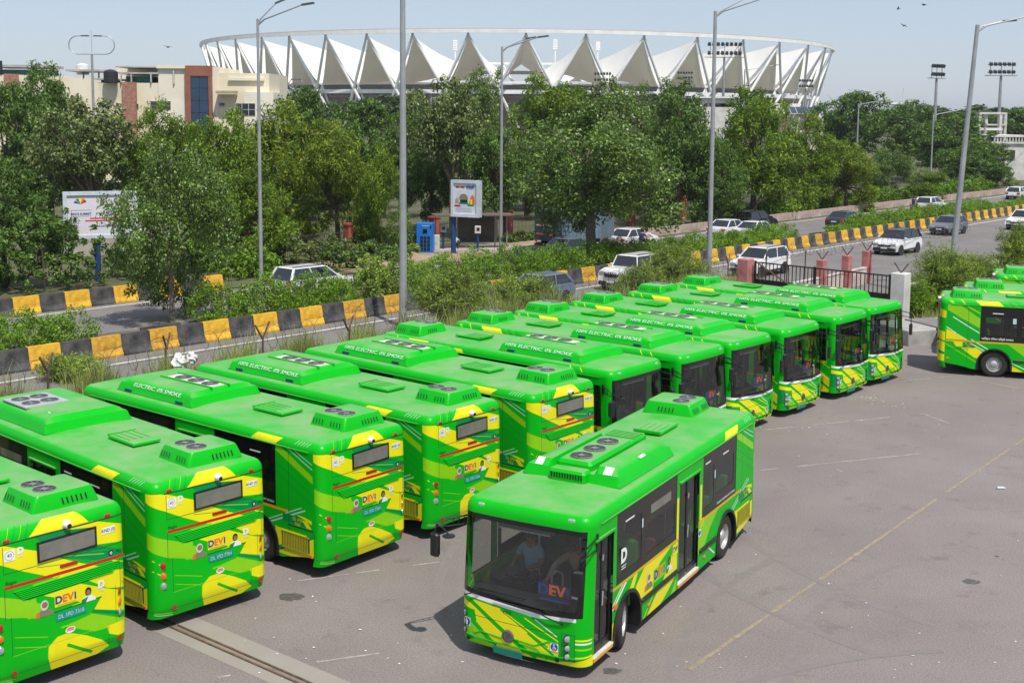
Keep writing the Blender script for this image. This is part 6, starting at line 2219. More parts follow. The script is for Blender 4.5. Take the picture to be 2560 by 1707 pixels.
mb.lathe([(.3, 0), (.3, zc_), (3.2, zc_), (4.6, zc_ + .35), (2.4, zc_ + 1.0), (.2, zc_ + 1.3), (.12, zc_ + 6)], 18)
mb.build('disc', M_WHITEWASH, mr_)
# ------------------------------------------------------------------ floodlight masts
M_GALV = mat('galvanised_steel', (.36, .37, .38), .5, metal=.5, var=.15, scale=1.5)
M_LAMPD = mat('lamp_dark', (.06, .065, .075), .4, var=.2)
def flood(label, u, v0, v1, hw, vb, Y, rot=0.0, rows=2, cols=6):
    c = at(u, (v0 + v1) / 2, Y)
    t = thing('floodlight_mast', label, 'floodlight', (c.x, Y, 0), rot, 'stadium floodlight masts')
    k = 1.0884 * Y / FPX
    W_ = hw * 2 * k; H_ = (v1 - v0) * k
    MB().tube([(0, 0, 0), (0, 0, c.z - H_ / 2)], [.45, .22], 8).build('pole', M_GALV, t)
    mb = MB()
    mb.box((0, 0, c.z - H_ / 2), (W_ * 1.1, 1.2, .12))
    for r_ in range(rows):
        mb.box((0, 0, c.z - H_ * .25 + r_ * H_ * .62), (W_, .12, .12))
    for q in (-.4, 0, .4):
        mb.box((W_ * q, 0, c.z), (.1, .1, H_))
    mb.build('rack', M_GALV, t)
    lm = MB().box((0, -.15, 0), (W_ / cols * .62, .55, H_ * .24), M=Matrix.Rotation(.35, 4, 'X')).mesh('lamp', M_LAMPD)
    for r_ in range(rows):
        for q in range(cols):
            o = link('lamp', lm, t)
            o.location = ((q - (cols - 1) / 2) * W_ / cols, -.2, c.z - H_ * .20 + r_ * H_ * .62)
    return t
flood('floodlight mast with tilted rack, left of the two masts at right', 2152, 150, 180, 20, 390, 235, .5)
flood('floodlight mast behind the far right lamp post, right of the two masts', 2300, 146, 174, 31, 400, 210, 0)
flood('large floodlight rack seen against the stadium beside the right-hand lamp post', 1664, 100, 132, 40, 225, 268, 0, 2, 8)
flood('small floodlight rack below the right end of the stadium roof', 1851, 184, 204, 17, 260, 300, 0)
flood('small dark floodlight rack against the stadium, left of the right-hand lamp post', 1573, 166, 184, 18, 260, 300, 0)
flood('small pale floodlight rack low against the stadium, right of its centre', 1384, 168, 190, 20, 260, 300, 0)

# ------------------------------------------------------------------ street lamps
M_POLE = mat('grey_lamp_pole', (.34, .35, .36), .5, metal=.3, var=.15, scale=1.2)
def street_lamp(label, base, H, arms, r0=.13, lean=(0, 0), group='tall street lamps'):
    t = thing('street_lamp', label, 'street lamp', base, 0, group)
    L_ = Vector((lean[0], lean[1], 0))
    MB().tube([(0, 0, -.05), L_ * .5 + Vector((0, 0, H * .5)), L_ + Vector((0, 0, H))], [r0, r0 * .8, r0 * .6], 10).build('pole', M_POLE, t)
    mb = MB(); mb.box((0, 0, .01), (r0 * 3.4, r0 * 3.4, .03)); mb.tube([(0, 0, 0), (0, 0, .5)], r0 * 1.15, 10)
    mb.build('base_plate', M_POLE, t)
    top = L_ + Vector((0, 0, H))
    for (dx, dz, dy) in arms:
        e = top + Vector((dx, dy, dz))
        a_ = MB().tube([top + Vector((0, 0, -.35)), top + Vector((dx * .15, dy * .15, -.1 + dz * .1)), e], [.05, .045, .035], 6).build('arm', M_POLE, t)
        d = Vector((dx, dy, dz * .5)).normalized()
        q = d.to_track_quat('X', 'Z').to_matrix().to_4x4()
        MB().rbox(e + d * .3, (.75, .26, .10), .04, M=q).build('lamp_head', M_LAMPD, a_)
    return t
street_lamp('thin street lamp on the far side at left, in front of the cream building', gnd(600, 645), 14.6, [(1.0, .9, .2), (2.6, .75, -.6)], .12)
street_lamp('middle street lamp beside the small upright billboard', gnd(1150, 588), 13.9, [(1.6, .55, .2), (2.4, .6, -.6)], .12)
street_lamp('tall foreground lamp post rising behind the parked buses, its top out of frame', gnd(926, 752), 15.9, [(2.0, .7, .2), (2.8, .6, -.6)], .185)
street_lamp('right-hand lamp post in front of the black and yellow barrier', gnd(1628, 636), 15.5, [(1.9, .85, .2), (2.8, .75, -.6)], .165)
street_lamp('leaning lamp post at the far right, rising out of a thorn shrub', gnd(2178, 690), 14.2, [(1.4, .22, .2), (2.9, .55, -.3)], .17, (.85, 0))
street_lamp('distant street lamp among the trees, right of the stadium', Vector((at(1970, 300, 150).x, 150, 0)), at(1975, 238, 150).z, [(2.4, .3, 0)], .12)
street_lamp('distant street lamp in front of the right part of the stadium', Vector((at(1707, 300, 170).x, 170, 0)), at(1707, 160, 170).z, [(4.0, .6, 0)], .14)
street_lamp('distant street lamp beside the nearer floodlight mast', Vector((at(2138, 400, 160).x, 160, 0)), at(2142, 262, 160).z, [(3.6, .6, 0)], .12)
def loop_lamp(label, u, vt, vj, hw, Y, both=True, gr='loop-armed lamps'):
    c = at(u, vj, Y)
    k = 1.0884 * Y / FPX
    t = thing('loop_lamp', label, 'street lamp', (c.x, Y, 0), 0, gr)
    MB().tube([(0, 0, 0), (0, 0, c.z)], [.2, .13], 8).build('pole', M_GALV, t)
    H_ = (vj - vt) * k
    for sg in ((-1, 1) if both else (1,)):
        W_ = hw * k
        P = [Vector((0, 0, c.z))]
        for q in range(11):
            a = -math.pi / 2 + math.pi * q / 10
            P.append(Vector((sg * (W_ - H_ / 2 + H_ / 2 * math.cos(a)), 0, c.z + H_ / 2 + H_ / 2 * math.sin(a))))
        P.append(Vector((sg * (W_ - H_ * .75), 0, c.z + H_)))
        a_ = MB().tube(P, .06, 6).build('arm', M_GALV, t)
        MB().rbox(P[-1] + Vector((-sg * .35, 0, .0)), (.9, .35, .14), .05).build('lamp_head', M_LAMPD, a_)
    MB().tube([(0, 0, c.z), (0, 0, c.z + 2.6)], .025, 5).build('lightning_rod', M_GALV, t)
    return t
loop_lamp('tall lamp with two loop-shaped arms above the cream building at upper left', 211, 84, 125, 52, 140)
loop_lamp('small loop-armed lamp at the right corner of the cream building', 680, 183, 205, 16, 200)
loop_lamp('small loop-armed lamp below the stadium, left of the tall lamp post', 990, 195, 226, 34, 210, False)
# ------------------------------------------------------------------ birds
def bird(label, u, v, Y, s=.5, rot=0.0, perched=False):
    p = at(u, v, Y)
    mb = MB()
    mb.lathe([(.01, -.28), (.06, -.22), (.10, -.05), (.09, .08), (.06, .16), (.065, .20), (.03, .26), (.005, .30)], 8, 'Y', (0, 0, 0), 0, True, False)
    t = mb.build('bird', mat('kite_brown', (.07, .05, .04), .8, var=.3))
    wv = [(0, .1, .04), (.35, .14, .14), (.75, .0, .10), (.4, -.08, .12), (0, -.1, .03)]
    for sg in (-1, 1):
        w = MB()
        if perched:
            w.add([(sg * .09, .1, .03), (sg * .12, -.05, -.06), (sg * .07, -.32, -.05), (sg * .05, -.05, .06)], [(0, 1, 2, 3)])
            w.add([(sg * .10, .1, .03), (sg * .13, -.05, -.06), (sg * .08, -.32, -.05), (sg * .06, -.05, .06)], [(0, 1, 2, 3)])
        else:
            w.add([(sg * x, y, z) for x, y, z in wv] + [(sg * x, y, z + .012) for x, y, z in wv], [(0, 1, 2, 3, 4), (9, 8, 7, 6, 5), (0, 5, 6, 1), (1, 6, 7, 2), (2, 7, 8, 3), (3, 8, 9, 4)])
        w.build('wing', MATS['kite_brown'], t)
    MB().add([(-.05, -.24, 0), (.05, -.24, 0), (.09, -.44, 0), (-.09, -.44, 0), (-.05, -.24, .01), (.05, -.24, .01), (.09, -.44, .01), (-.09, -.44, .01)], [(0, 1, 2, 3), (4, 5, 6, 7), (0, 4, 7, 3), (1, 5, 6, 2), (2, 6, 7, 3)]).build('tail', MATS['kite_brown'], t)
    t.location = p
    t.scale = (s, s, s)
    t.rotation_euler = (R(60), 0, rot) if perched else (R(random.uniform(-20, 20)), R(random.uniform(-30, 30)), rot)
    return tag(t, label, 'bird', 'birds')
bird('dark bird gliding at the upper right, highest of the flying ones', 2122, 12, 90, .55, .8)
bird('faint bird gliding left of the highest one', 2063, 21, 110, .5, 1.4)
bird('bird flying between the stadium end and the floodlight masts', 2076, 60, 95, .45, .3)
bird('bird flying over the cream building at left', 386, 109, 100, .6, .9)
# ------------------------------------------------------------------ billboards, shelter, lockers
M_BLUEPOLE = mat('blue_painted_steel', (.012, .05, .16), .5, var=.2, scale=2)
M_FRAMEG = mat('billboard_frame', (.52, .58, .62), .5, var=.15, scale=2)
M_POSTER = mat('poster_white', (.66, .62, .68), .5, var=.05, scale=.5)
M_POSTER2 = mat('poster_pale_blue', (.48, .55, .68), .5, var=.15, scale=.8, c2=(.74, .74, .74))
def billboard(label, A, B, z0, z1, pole, mposter, deco, poleh):
    """A, B ground points under the panel's two ends (left, right as read)"""
    A, B = Vector(A), Vector(B)
    c = (A + B) / 2
    d = (B - A); W_ = d.length
    t = thing('billboard', label, 'billboard', (c.x, c.y, 0), math.atan2(d.y, d.x), 'roadside billboards')
    H_ = z1 - z0
    MB().box((0, .12, (z0 + z1) / 2), (W_ - .02, .36, H_ - .02)).build('box', M_FRAMEG, t)
    fr = MB()
    for (x, z, w, h) in ((0, z0 + .1, W_, .2), (0, z1 - .1, W_, .2), (-W_ / 2 + .1, (z0 + z1) / 2, .2, H_ - .4), (W_ / 2 - .1, (z0 + z1) / 2, .2, H_ - .4)):
        fr.box((x, -.12, z), (w, .14, h))
    fr.build('frame', M_FRAMEG, t)
    po = MB().box((0, -.085, (z0 + z1) / 2), (W_ - .38, .02, H_ - .38)).build('poster', mposter, t)
    mb = MB()
    deco(mb, W_ - .4, H_ - .4, (z0 + z1) / 2)
    mb.build('poster_print', [REDP, BLUEP, ORANGEP, DKGREEN, YELLOW, HAIRB, WHITE, PALE, VEST], po)
    MB().tube([(pole, .15, 0), (pole, .15, z0 + .3)], .17, 10).build('pole', M_BLUEPOLE, t)
    return t
def q_(mb, x0, z0, x1, z1, mi, y=-.100):
    mb.poly([(x0, y, z0), (x1, y, z0), (x1, y, z1), (x0, y, z1)], mi)
def deco1(mb, w, h, zc):
    x = -w / 2
    for k, (mi, a) in enumerate(((1, 2.5), (3, 1.9), (4, 1.3), (2, .8), (0, .35))):
        c = Vector((x + .72, -.100 - k * .001, zc + h * .28))
        mb.poly([c, c + Vector((math.cos(a) * .34, 0, math.sin(a) * .34)), c + Vector((math.cos(a + .45) * .36, 0, math.sin(a + .45) * .36))], mi)
    put_text(mb, 'BRICS SUMMIT', (x + .74, -.10, zc + h * .03), (1, 0, 0), (0, 0, 1), .17, 1, bold=.006)
    for z in (.12, -.03): q_(mb, x + .2, zc + h * z, x + 1.3, zc + h * z + .025, 8)
    q_(mb, x + 1.75, zc + h * .24, x + 1.9, zc + h * .38, 8)
    for k in range(2): q_(mb, x + 1.2 + k * -.25, zc - h * (.10 + k * .06), x + 2.9, zc - h * (.10 + k * .06) + .07, 0)
    q_(mb, x + 1.6, zc - h * .30, x + 2.6, zc - h * .28, 1)
    for k in range(14): q_(mb, x + .1 + k * .22, zc - h * .46, x + .18 + k * .22, zc - h * .43, 7)
def deco2(mb, w, h, zc):
    x = -w / 2
    for k in range(2):
        q_(mb, x + .12 + k * .35, zc + h * .34, x + .40 + k * .35, zc + h * .40, 0)
    put_text(mb, '\u0926\u093f\u0932\u094d\u0932\u0940', (x + w * .70, -.10, zc + h * .36), (1, 0, 0), (0, 0, 1), .24, 1, bold=.008)
    mb.poly([(x + w * (.42 + .2 * math.cos(t)), -.10, zc - h * .02 + .36 * math.sin(t)) for t in [math.pi * k / 8 for k in range(9)]], 8)
    q_(mb, x + w * .27, zc - h * .14, x + w * .60, zc - h * .03, 5, -.101); q_(mb, x + w * .22, zc - h * .18, x + w * .64, zc - h * .13, 3, -.102)
    mb.poly([(x + w * .66, -.10, zc - h * .18), (x + w * .92, -.10, zc - h * .18), (x + w * .90, -.10, zc + h * .06), (x + w * .80, -.10, zc + h * .14), (x + w * .72, -.10, zc + h * .04)], 2)
    q_(mb, x + w * .72, zc - h * .18, x + w * .80, zc - h * .02, 4, -.101)
    for k in range(5): q_(mb, x + w * (.06 + k * .035), zc - h * (.17), x + w * (.08 + k * .035), zc - h * .03 + .12 * (k % 2), (1, 0, 8, 3, 2)[k])
    q_(mb, x + .02, zc - h * .27, x + w * .28, zc - h * .21, 0); q_(mb, x + w * .60, zc - h * .24, x + w * .88, zc - h * .18, 3)
    for k in range(3): q_(mb, x + w * .08, zc - h * (.33 + .05 * k), x + w * .8, zc - h * (.33 + .05 * k) + .012, 8)
def on(u, Y):
    p = at(u, 600, Y); return Vector((p.x, p.y, 0))
_Y1 = 68.5
za, zb = at(150, 548, _Y1).z, at(150, 440, _Y1).z
billboard('large white landscape billboard half hidden by the left median tree', on(148, _Y1 - .4), on(318, _Y1 + 1.2), za, zb, -.2, M_POSTER, deco1, 3)
_Y2 = 81.0
billboard('small upright billboard with a colourful poster above the bus shelter', on(1038, _Y2), on(1102, _Y2 - .9), at(1040, 497, _Y2).z, at(1040, 413, _Y2).z, -1.0, M_POSTER2, deco2, 3)
# bus shelter
shl = thing('bus_shelter', 'dark bus shelter with a flat rusty roof behind the small billboard', 'bus shelter', on(1085, 86.0), ROAD_A * .25)
zr = at(1085, 492, 86.5).z
MB().box((0, 0, zr), (5.6, 1.9, .09)).build('roof', mat('rusty_roof', (.13, .095, .075), .85, var=.3), shl)
MB().box((.4, .8, 1.5), (2.6, .08, 2.2)).build('back_panel', mat('dull_back_panel', (.10, .095, .085), .8, var=.3), shl)
for x in (-2.5, -.95, 1.75, 2.6):
    MB().tube([(x, .75, 0), (x, .75, zr)], .05, 6).build('post', M_GALV, shl)
MB().box((.4, .35, .5), (2.4, .4, .06)).build('bench', M_GALV, shl)
MB().box((0, .2, .07), (6.2, 2.6, .15)).build('platform', M_CONC, shl)
# blue locker
lk = thing('locker', 'bright blue vending locker with rows of black compartments beside the shelter', 'locker', on(977, 84.2), -.12)
MB().rbox((0, 0, 1.05), (1.15, .8, 2.05), .05).build('cabinet', mat('locker_blue', (.012, .16, .58), .4, var=.08), lk)
for i in range(3):
    for j in range(4):
        MB().rbox((-.18 + i * .24, -.41, .30 + j * .26), (.19, .05, .21), .02).build('compartment', BLACK, lk)
MB().box((.05, -.41, 1.52), (.30, .03, .28)).build('screen', BLACKGLASS, lk)
MB().box((.1, -.41, 1.88), (.5, .02, .04)).build('sign_strip', PALE, lk)
MB().rbox((.45, -.43, 1.85), (.10, .08, .10), .02).build('camera', BLACK, lk)
cb = thing('cabinet', 'small white metal cabinet just right of the blue locker', 'cabinet', on(1002, 84.8), -.1)
MB().rbox((0, 0, .70), (.45, .35, .95), .03).build('body', M_WHITEWASH, cb)
MB().box((0, 0, .12), (.5, .4, .22)).build('plinth', M_CONC, cb)
MB().box((0, -.185, .75), (.2, .01, .3)).build('notice', PALE, cb)
for lab, u, Y in (('meter box on a blue post right of the bus shelter', 1097, 85.0), ('meter box on a blue post just left of the billboard pole', 1018, 85.5)):
    mbx = thing('meter_box', lab, 'meter box', on(u, Y), 0, 'meter boxes')
    MB().tube([(0, 0, 0), (0, 0, 1.3)], .08, 8).build('post', M_BLUEPOLE, mbx)
    MB().rbox((0, 0, 1.55), (.42, .3, .5), .03).build('box', M_WHITEWASH, mbx)
    MB().box((.03, -.155, 1.58), (.2, .012, .22)).build('dial', BLACK, mbx)
# dirt banks and rubble on the pavement
def mound(label, p, rx, ry, h, m, seed):
    r = random.Random(seed)
    n1, n2 = 18, 7
    vs, fs = [], []
    for j in range(n2):
        f = j / (n2 - 1)
        for k in range(n1):
            t = 2 * math.pi * k / n1
            q = (1 - f) * (1 + r.uniform(-.12, .12))
            vs.append((p.x + rx * q * math.cos(t), p.y + ry * q * math.sin(t), .03 + h * (1 - (1 - f) ** 2) * (1 + r.uniform(-.15, .15))))
    for j in range(n2 - 1):
        for k in range(n1):
            fs.append((j * n1 + k, j * n1 + (k + 1) % n1, (j + 1) * n1 + (k + 1) % n1, (j + 1) * n1 + k))
    fs.append(tuple(range((n2 - 1) * n1, n2 * n1)))
    o = MB().add(vs, fs, 0, True).build('dirt_mound', m)
    return tag(o, label, 'dirt mound', 'earth banks on the far pavement')
mound('bare earth mound left of the blue locker', on(915, 79.5), 2.6, 1.3, .6, M_EARTH, 1)
mound('low earth mound between the white car and the blue locker', on(840, 76.5), 2.4, 1.2, .45, M_EARTH, 2)
mound('flat earth bank in front of the bus shelter', on(1020, 80.5), 3.4, 1.5, .35, M_EARTH, 3)
litter('rubble_litter', 'pale litter and rubble strewn over the dirt by the bus shelter', [(gnd(1210, 588, .06), 1.1, 60), (gnd(1120, 578, .06), 1.4, 40), (gnd(1010, 600, .06), 1.2, 40), (gnd(860, 610, .06), 1.5, 25), (gnd(690, 655, .06), 1.2, 20)], .03, .14, 8)
# ------------------------------------------------------------------ railing with red pillars behind the far pavement
M_REDPIL = mat('red_sandstone_pillar', (.36, .085, .06), .85, var=.25, scale=1.5)
fn = thing('railing_fence', 'dark iron railing with red pillars along the back of the far pavement', 'fence', (0, 0, 0))
mb = MB()
for s10 in range(int(40 / .16), int(128 / .16)):
    s_ = s10 * .16
    p = st(s_, 62.0)
    mb.bar((p.x, p.y, .3), (p.x, p.y, 1.75), .025, .025)
o = mb.build('bars', mat('rail_iron', (.05, .045, .042), .7, var=.2), fn)
o['kind'] = 'stuff'
for z in (.35, 1.6):
    MB().bar(st(40, 62.0, z), st(128, 62.0, z), .05, .05).build('rail', MATS['rail_iron'], fn)
MB().box((0, 0, 0), (1, 1, 1))
plm = MB().box((0, 0, 1.05), (.55, .55, 2.1)).box((0, 0, 2.14), (.66, .66, .12)).mesh('pillar', M_REDPIL)
for s_ in list(range(46, 130, 8)):
    o = link('pillar', plm, fn)
    o.location = st(s_ + .6, 62.0)
    o.rotation_euler = (0, 0, ROAD_A)
# pale wall glimpsed behind the railing
pw = MB().box((0, 0, .9), (13, .3, 1.8)).build('back_wall', mat('pale_back_wall', (.42, .38, .33), .9, var=.3, scale=.4))
pw.location = st(47, 74); pw.rotation_euler = (0, 0, ROAD_A)
tag(pw, 'pale boundary wall glimpsed between the trunks behind the railing', 'wall')

# ------------------------------------------------------------------ gate, pillars, near walls
M_GATE = mat('black_iron', (.012, .012, .013), .55, var=.3, scale=2)
M_REDPAINT = mat('faded_red_paint', (.46, .13, .12), .85, var=.3, scale=1.6, c2=(.56, .24, .22))
ga, gb = gnd(1734, 601, 2.3), gnd(2046, 633, 2.3)
ga.z = gb.z = 0
gd = gb - ga
gt = thing('iron_gate', 'long black iron gate with upright bars behind the last parked bus', 'gate', ga, math.atan2(gd.y, gd.x))
GL_ = gd.length
for z in (2.28, 1.42):
    MB().box((GL_ / 2, 0, z), (GL_, .06, .06)).build('rail', M_GATE, gt)
MB().box((GL_ / 2, 0, .80), (GL_, .03, 1.3)).build('sheet_panel', M_GATE, gt)
brm = MB().box((0, 0, 1.85), (.035, .035, .82)).mesh('bar', M_GATE)
nb_ = int(GL_ / .21)
for k in range(nb_ + 1):
    o = link('bar', brm, gt); o.location = (GL_ * k / nb_, 0, 0)
for x in (0.03, GL_ * .46, GL_ - .03):
    MB().box((x, 0, 1.2), (.09, .09, 2.3)).build('stile', M_GATE, gt)
MB().bar((.2, -.15, 2.3), (GL_ * .38, -.35, 1.1), .06, .05).build('brace', M_RUST, gt)
def pillar(label, p, w, h, m, cap=True, ypost=True, group=None, hc=.1):
    t = thing('gate_pillar', label, 'pillar', p, ROAD_A, group)
    MB().rbox((0, 0, h / 2), (w, w, h), .03).build('shaft', m, t)
    if ypost: y_arms(t, (0, 0, h), .0, .45)
    return t
def y_arms(t, o, stem, arm):
    mb = MB()
    o = Vector(o)
    b = o + Vector((0, 0, stem))
    if stem: mb.bar(o + Vector((0, 0, -1.5)), b, .05, .05)
    for sg in (-1, 1):
        mb.bar(b, b + Vector((0, sg * arm * .75, arm)), .05, .045)
    mb.build('wire_arm', M_RUST, t)
pillar('faded red pillar at the left end of the iron gate', ga + Vector((-.42, .2, 0)), .62, 2.42, M_REDPAINT, ypost=False, group='red pillars by the gate')
pillar('whitewashed pillar at the right end of the iron gate', gb + Vector((.42, -.15, 0)), .68, 2.45, M_WHITEWASH, group=None)
for lab, u, v in (('red pillar behind the gate, leftmost of the three beyond the bars', 1888, 596), ('red pillar behind the gate, middle of the three beyond the bars', 1946, 586), ('red pillar behind the gate, rightmost of the three beyond the bars', 1992, 575)):
    p = gnd(u, v, 1.9); p.z = 0
    pillar(lab, p, .44, 1.9, M_REDPAINT, group='red pillars by the gate')
def wall_seg(name, label, a, b, h, w, m):
    a, b = Vector(a), Vector(b); a.z = b.z = 0
    d = b - a
    mb = MB().box((0, 0, h / 2), (d.length, w, h))
    mb.box((0, 0, h + .03), (d.length, w + .06, .06))
    o = mb.build(name, m)
    o.location = (a + b) / 2
    o.rotation_euler = (0, 0, math.atan2(d.y, d.x))
    return tag(o, label, 'wall')
pa = gnd(1895, 596, 1.9); pb = gnd(1992, 575, 1.9)
wall_seg('low_wall', 'low pinkish wall between the red pillars behind the iron gate', pa + RD * -6, pb + RD * .3, .9, .22, mat('pink_white_wall', (.56, .42, .38), .9, var=.25, scale=1.2, c2=(.66, .58, .54)))
wall_seg('boundary_wall', 'dirty whitewashed boundary wall running right from the white gate pillar', gb + RD * 1.0 + RN * .2, gb + RD * 32 + RN * 1.0, 1.55, .25, M_WHITEWASH)
wall_seg('boundary_wall', 'low weathered boundary wall half buried in the grass behind the parked buses', st(0, 33.4), st(57, 33.4), .9, .22, M_CONC2)
# Y-shaped wire posts
yp = [('rusty Y-shaped wire post at the far left behind the buses', 107, 848), ('rusty Y-shaped wire post in front of the yellow blocks left of the white bags', 383, 800), ('rusty Y-shaped wire post right of the white bags', 603, 776), ('rusty Y-shaped wire post left of the tall foreground lamp post', 800, 757),
      ('Y-shaped wire post left of the right-hand lamp post', 1460, 680), ('Y-shaped wire post right of the right-hand lamp post', 1672, 605), ('Y-shaped wire post above the red gate pillar', 1760, 588), ('Y-shaped wire post above the left half of the gate', 1808, 590), ('Y-shaped wire post above the middle of the gate', 1850, 592)]
for lab, u, v in yp:
    zb_ = 1.95 if u < 1000 else 1.6
    p = gnd(u, v, zb_)
    t = thing('wire_post', lab, 'post', (p.x, p.y, 0), ROAD_A + random.uniform(-.3, .3), 'rusty Y-shaped fence posts')
    MB().bar((0, 0, 0), (random.uniform(-.06, .06), 0, zb_), .055, .05).build('stem', M_RUST, t)
    mb = MB()
    for sg in (-1, 1):
        mb.bar((0, 0, zb_ - .03), (sg * .30, sg * .12, zb_ + .45 + random.uniform(-.08, .08)), .05, .045)
    mb.build('wire_arm', M_RUST, t)
# razor wire coil
def coil(label, a, b, zc, r, turns):
    a, b = Vector(a), Vector(b)
    d = (b - a); L_ = d.length; d.normalize()
    n_ = Vector((-d.y, d.x, 0))
    P = []
    rr = random.Random(3)
    K = int(L_ * turns * 9)
    for k in range(K + 1):
        t = k / 9 * 2 * math.pi
        x = L_ * k / K
        q = r * (1 + .18 * math.sin(x * 1.3) + rr.uniform(-.06, .06))
        P.append(a + d * (x + .12 * math.sin(t * .5)) + n_ * (q * math.cos(t)) + Vector((0, 0, zc + q * math.sin(t) + .12 * math.sin(x * .9))))
    mb = MB().tube(P, .009, 3, 0, False)
    for z in (-.25, .3):
        mb.tube([a + Vector((0, 0, zc + z)), b + Vector((0, 0, zc + z))], .007, 3, 0, False)
    o = mb.build('razor_wire', mat('wire_grey', (.10, .095, .09), .6, metal=.4))
    return tag(o, label, 'razor wire')
coil('coil of razor wire along the verge in front of the barrier, left half', st(0, 33.4), st(57, 33.4), 2.05, .36, 1.5)
coil('coil of razor wire behind the iron gate', st(60, 33.0), st(84, 32.0), 2.0, .30, 1.7)
# white bags thrown over the wire
for i, (lab, u, v, s_) in enumerate((('white plastic bag caught on the wire, left of two', 412, 831, .26), ('smaller white plastic bag caught on the wire, right of two', 440, 822, .2))):
    p = gnd(u, v, 1.75)
    mb = MB()
    r_ = random.Random(30 + i)
    n1, n2 = 12, 8
    vs, fs = [], []
    for j in range(n2 + 1):
        for k in range(n1):
            ph = math.pi * j / n2; th = 2 * math.pi * k / n1
            q = s_ * r_.uniform(.6, 1.1)
            vs.append((q * math.sin(ph) * math.cos(th), q * math.sin(ph) * math.sin(th), q * math.cos(ph) * 1.1))
    for j in range(n2):
        for k in range(n1):
            fs.append((j * n1 + k, j * n1 + (k + 1) % n1, (j + 1) * n1 + (k + 1) % n1, (j + 1) * n1 + k))
    o = mb.add(vs, fs).build('plastic_bag', M_PAPER)
    o.location = p
    tag(o, lab, 'plastic bag')
# concrete chamber behind the right-hand buses
ch = thing('concrete_chamber', 'low concrete chamber with a steel lid behind the right-hand buses', 'chamber', gnd(2150, 800) + Vector((.2, 2.2, 0)), ROAD_A - .5)
MB().rbox((0, 0, .33), (3.6, 2.6, .66), .04).build('block', M_CONC2, ch)
MB().box((.55, -.1, .69), (1.5, 2.3, .05)).build('lid', mat('dull_lid', (.22, .20, .19), .7, var=.2), ch)
mb = MB(); mb.tube([(-1.2, 1.6, 0), (-1.2, 1.6, 1.0), (-2.6, 1.6, 1.15), (-2.6, 1.6, 0)], .04, 6)
mb.tube([(-1.2, 1.6, .7), (-2.6, 1.6, .8)], .03, 6)
o = mb.build('pipe_barrier', M_GATE); o.location = gnd(2090, 770) + Vector((1.3, .8, 0)); o.rotation_euler = (0, 0, .3)
tag(o, 'bent black pipe rail beside the rightmost parked bus', 'pipe rail')
# ------------------------------------------------------------------ road vehicles
CG = glass_mat('car_glass', (.10, .12, .12), .12, dusty=.03)
M_CARDARK = mat('car_trim', (.02, .02, .021), .5, var=.2)
CARP = {
    'white': mat('car_white', (.78, .78, .77), .22, var=.03, coat=.6, dust=.12),
    'black': mat('car_dark_blue', (.012, .015, .022), .22, var=.1, coat=.6, dust=.2),
    'silver': mat('car_grey', (.22, .23, .25), .3, metal=.5, var=.05, coat=.5, dust=.15),
    'bluegrey': mat('car_blue_grey', (.20, .25, .33), .28, metal=.3, var=.05, coat=.5, dust=.15),
    'teal': mat('car_dark_teal', (.02, .05, .07), .25, var=.1, coat=.6, dust=.2),
}
M_PLATEW = mat('plate_white', (.70, .70, .68), .5)
M_PLATEY = mat('plate_yellow', (.70, .42, .02), .5)
SHAPES = {
    # L, W, hood z, belt z, roof z, x of windscreen base / top, x of rear glass top / base, tail z
    'suv': (4.35, 1.80, .98, 1.06, 1.66, 1.05, .35, -1.75, -2.08, 1.10, .34),
    'saloon': (4.35, 1.72, .88, .94, 1.46, .98, .22, -1.05, -1.72, .98, .30),
    'hatch': (3.95, 1.72, .90, .97, 1.50, 1.02, .30, -1.45, -1.88, 1.0, .30),
    'jeep': (4.0, 1.80, 1.18, 1.22, 1.86, .72, .52, -1.78, -1.90, 1.22, .40),
}
def soften(me, w):
    bm = bmesh.new()
    bm.from_mesh(me)
    es = [e for e in bm.edges if len(e.link_faces) == 2 and e.calc_face_angle(0) > .35]
    bmesh.ops.bevel(bm, geom=es, offset=w, segments=2, profile=.5, affect='EDGES', clamp_overlap=True)
    bm.to_mesh(me)
    bm.free()
    return me
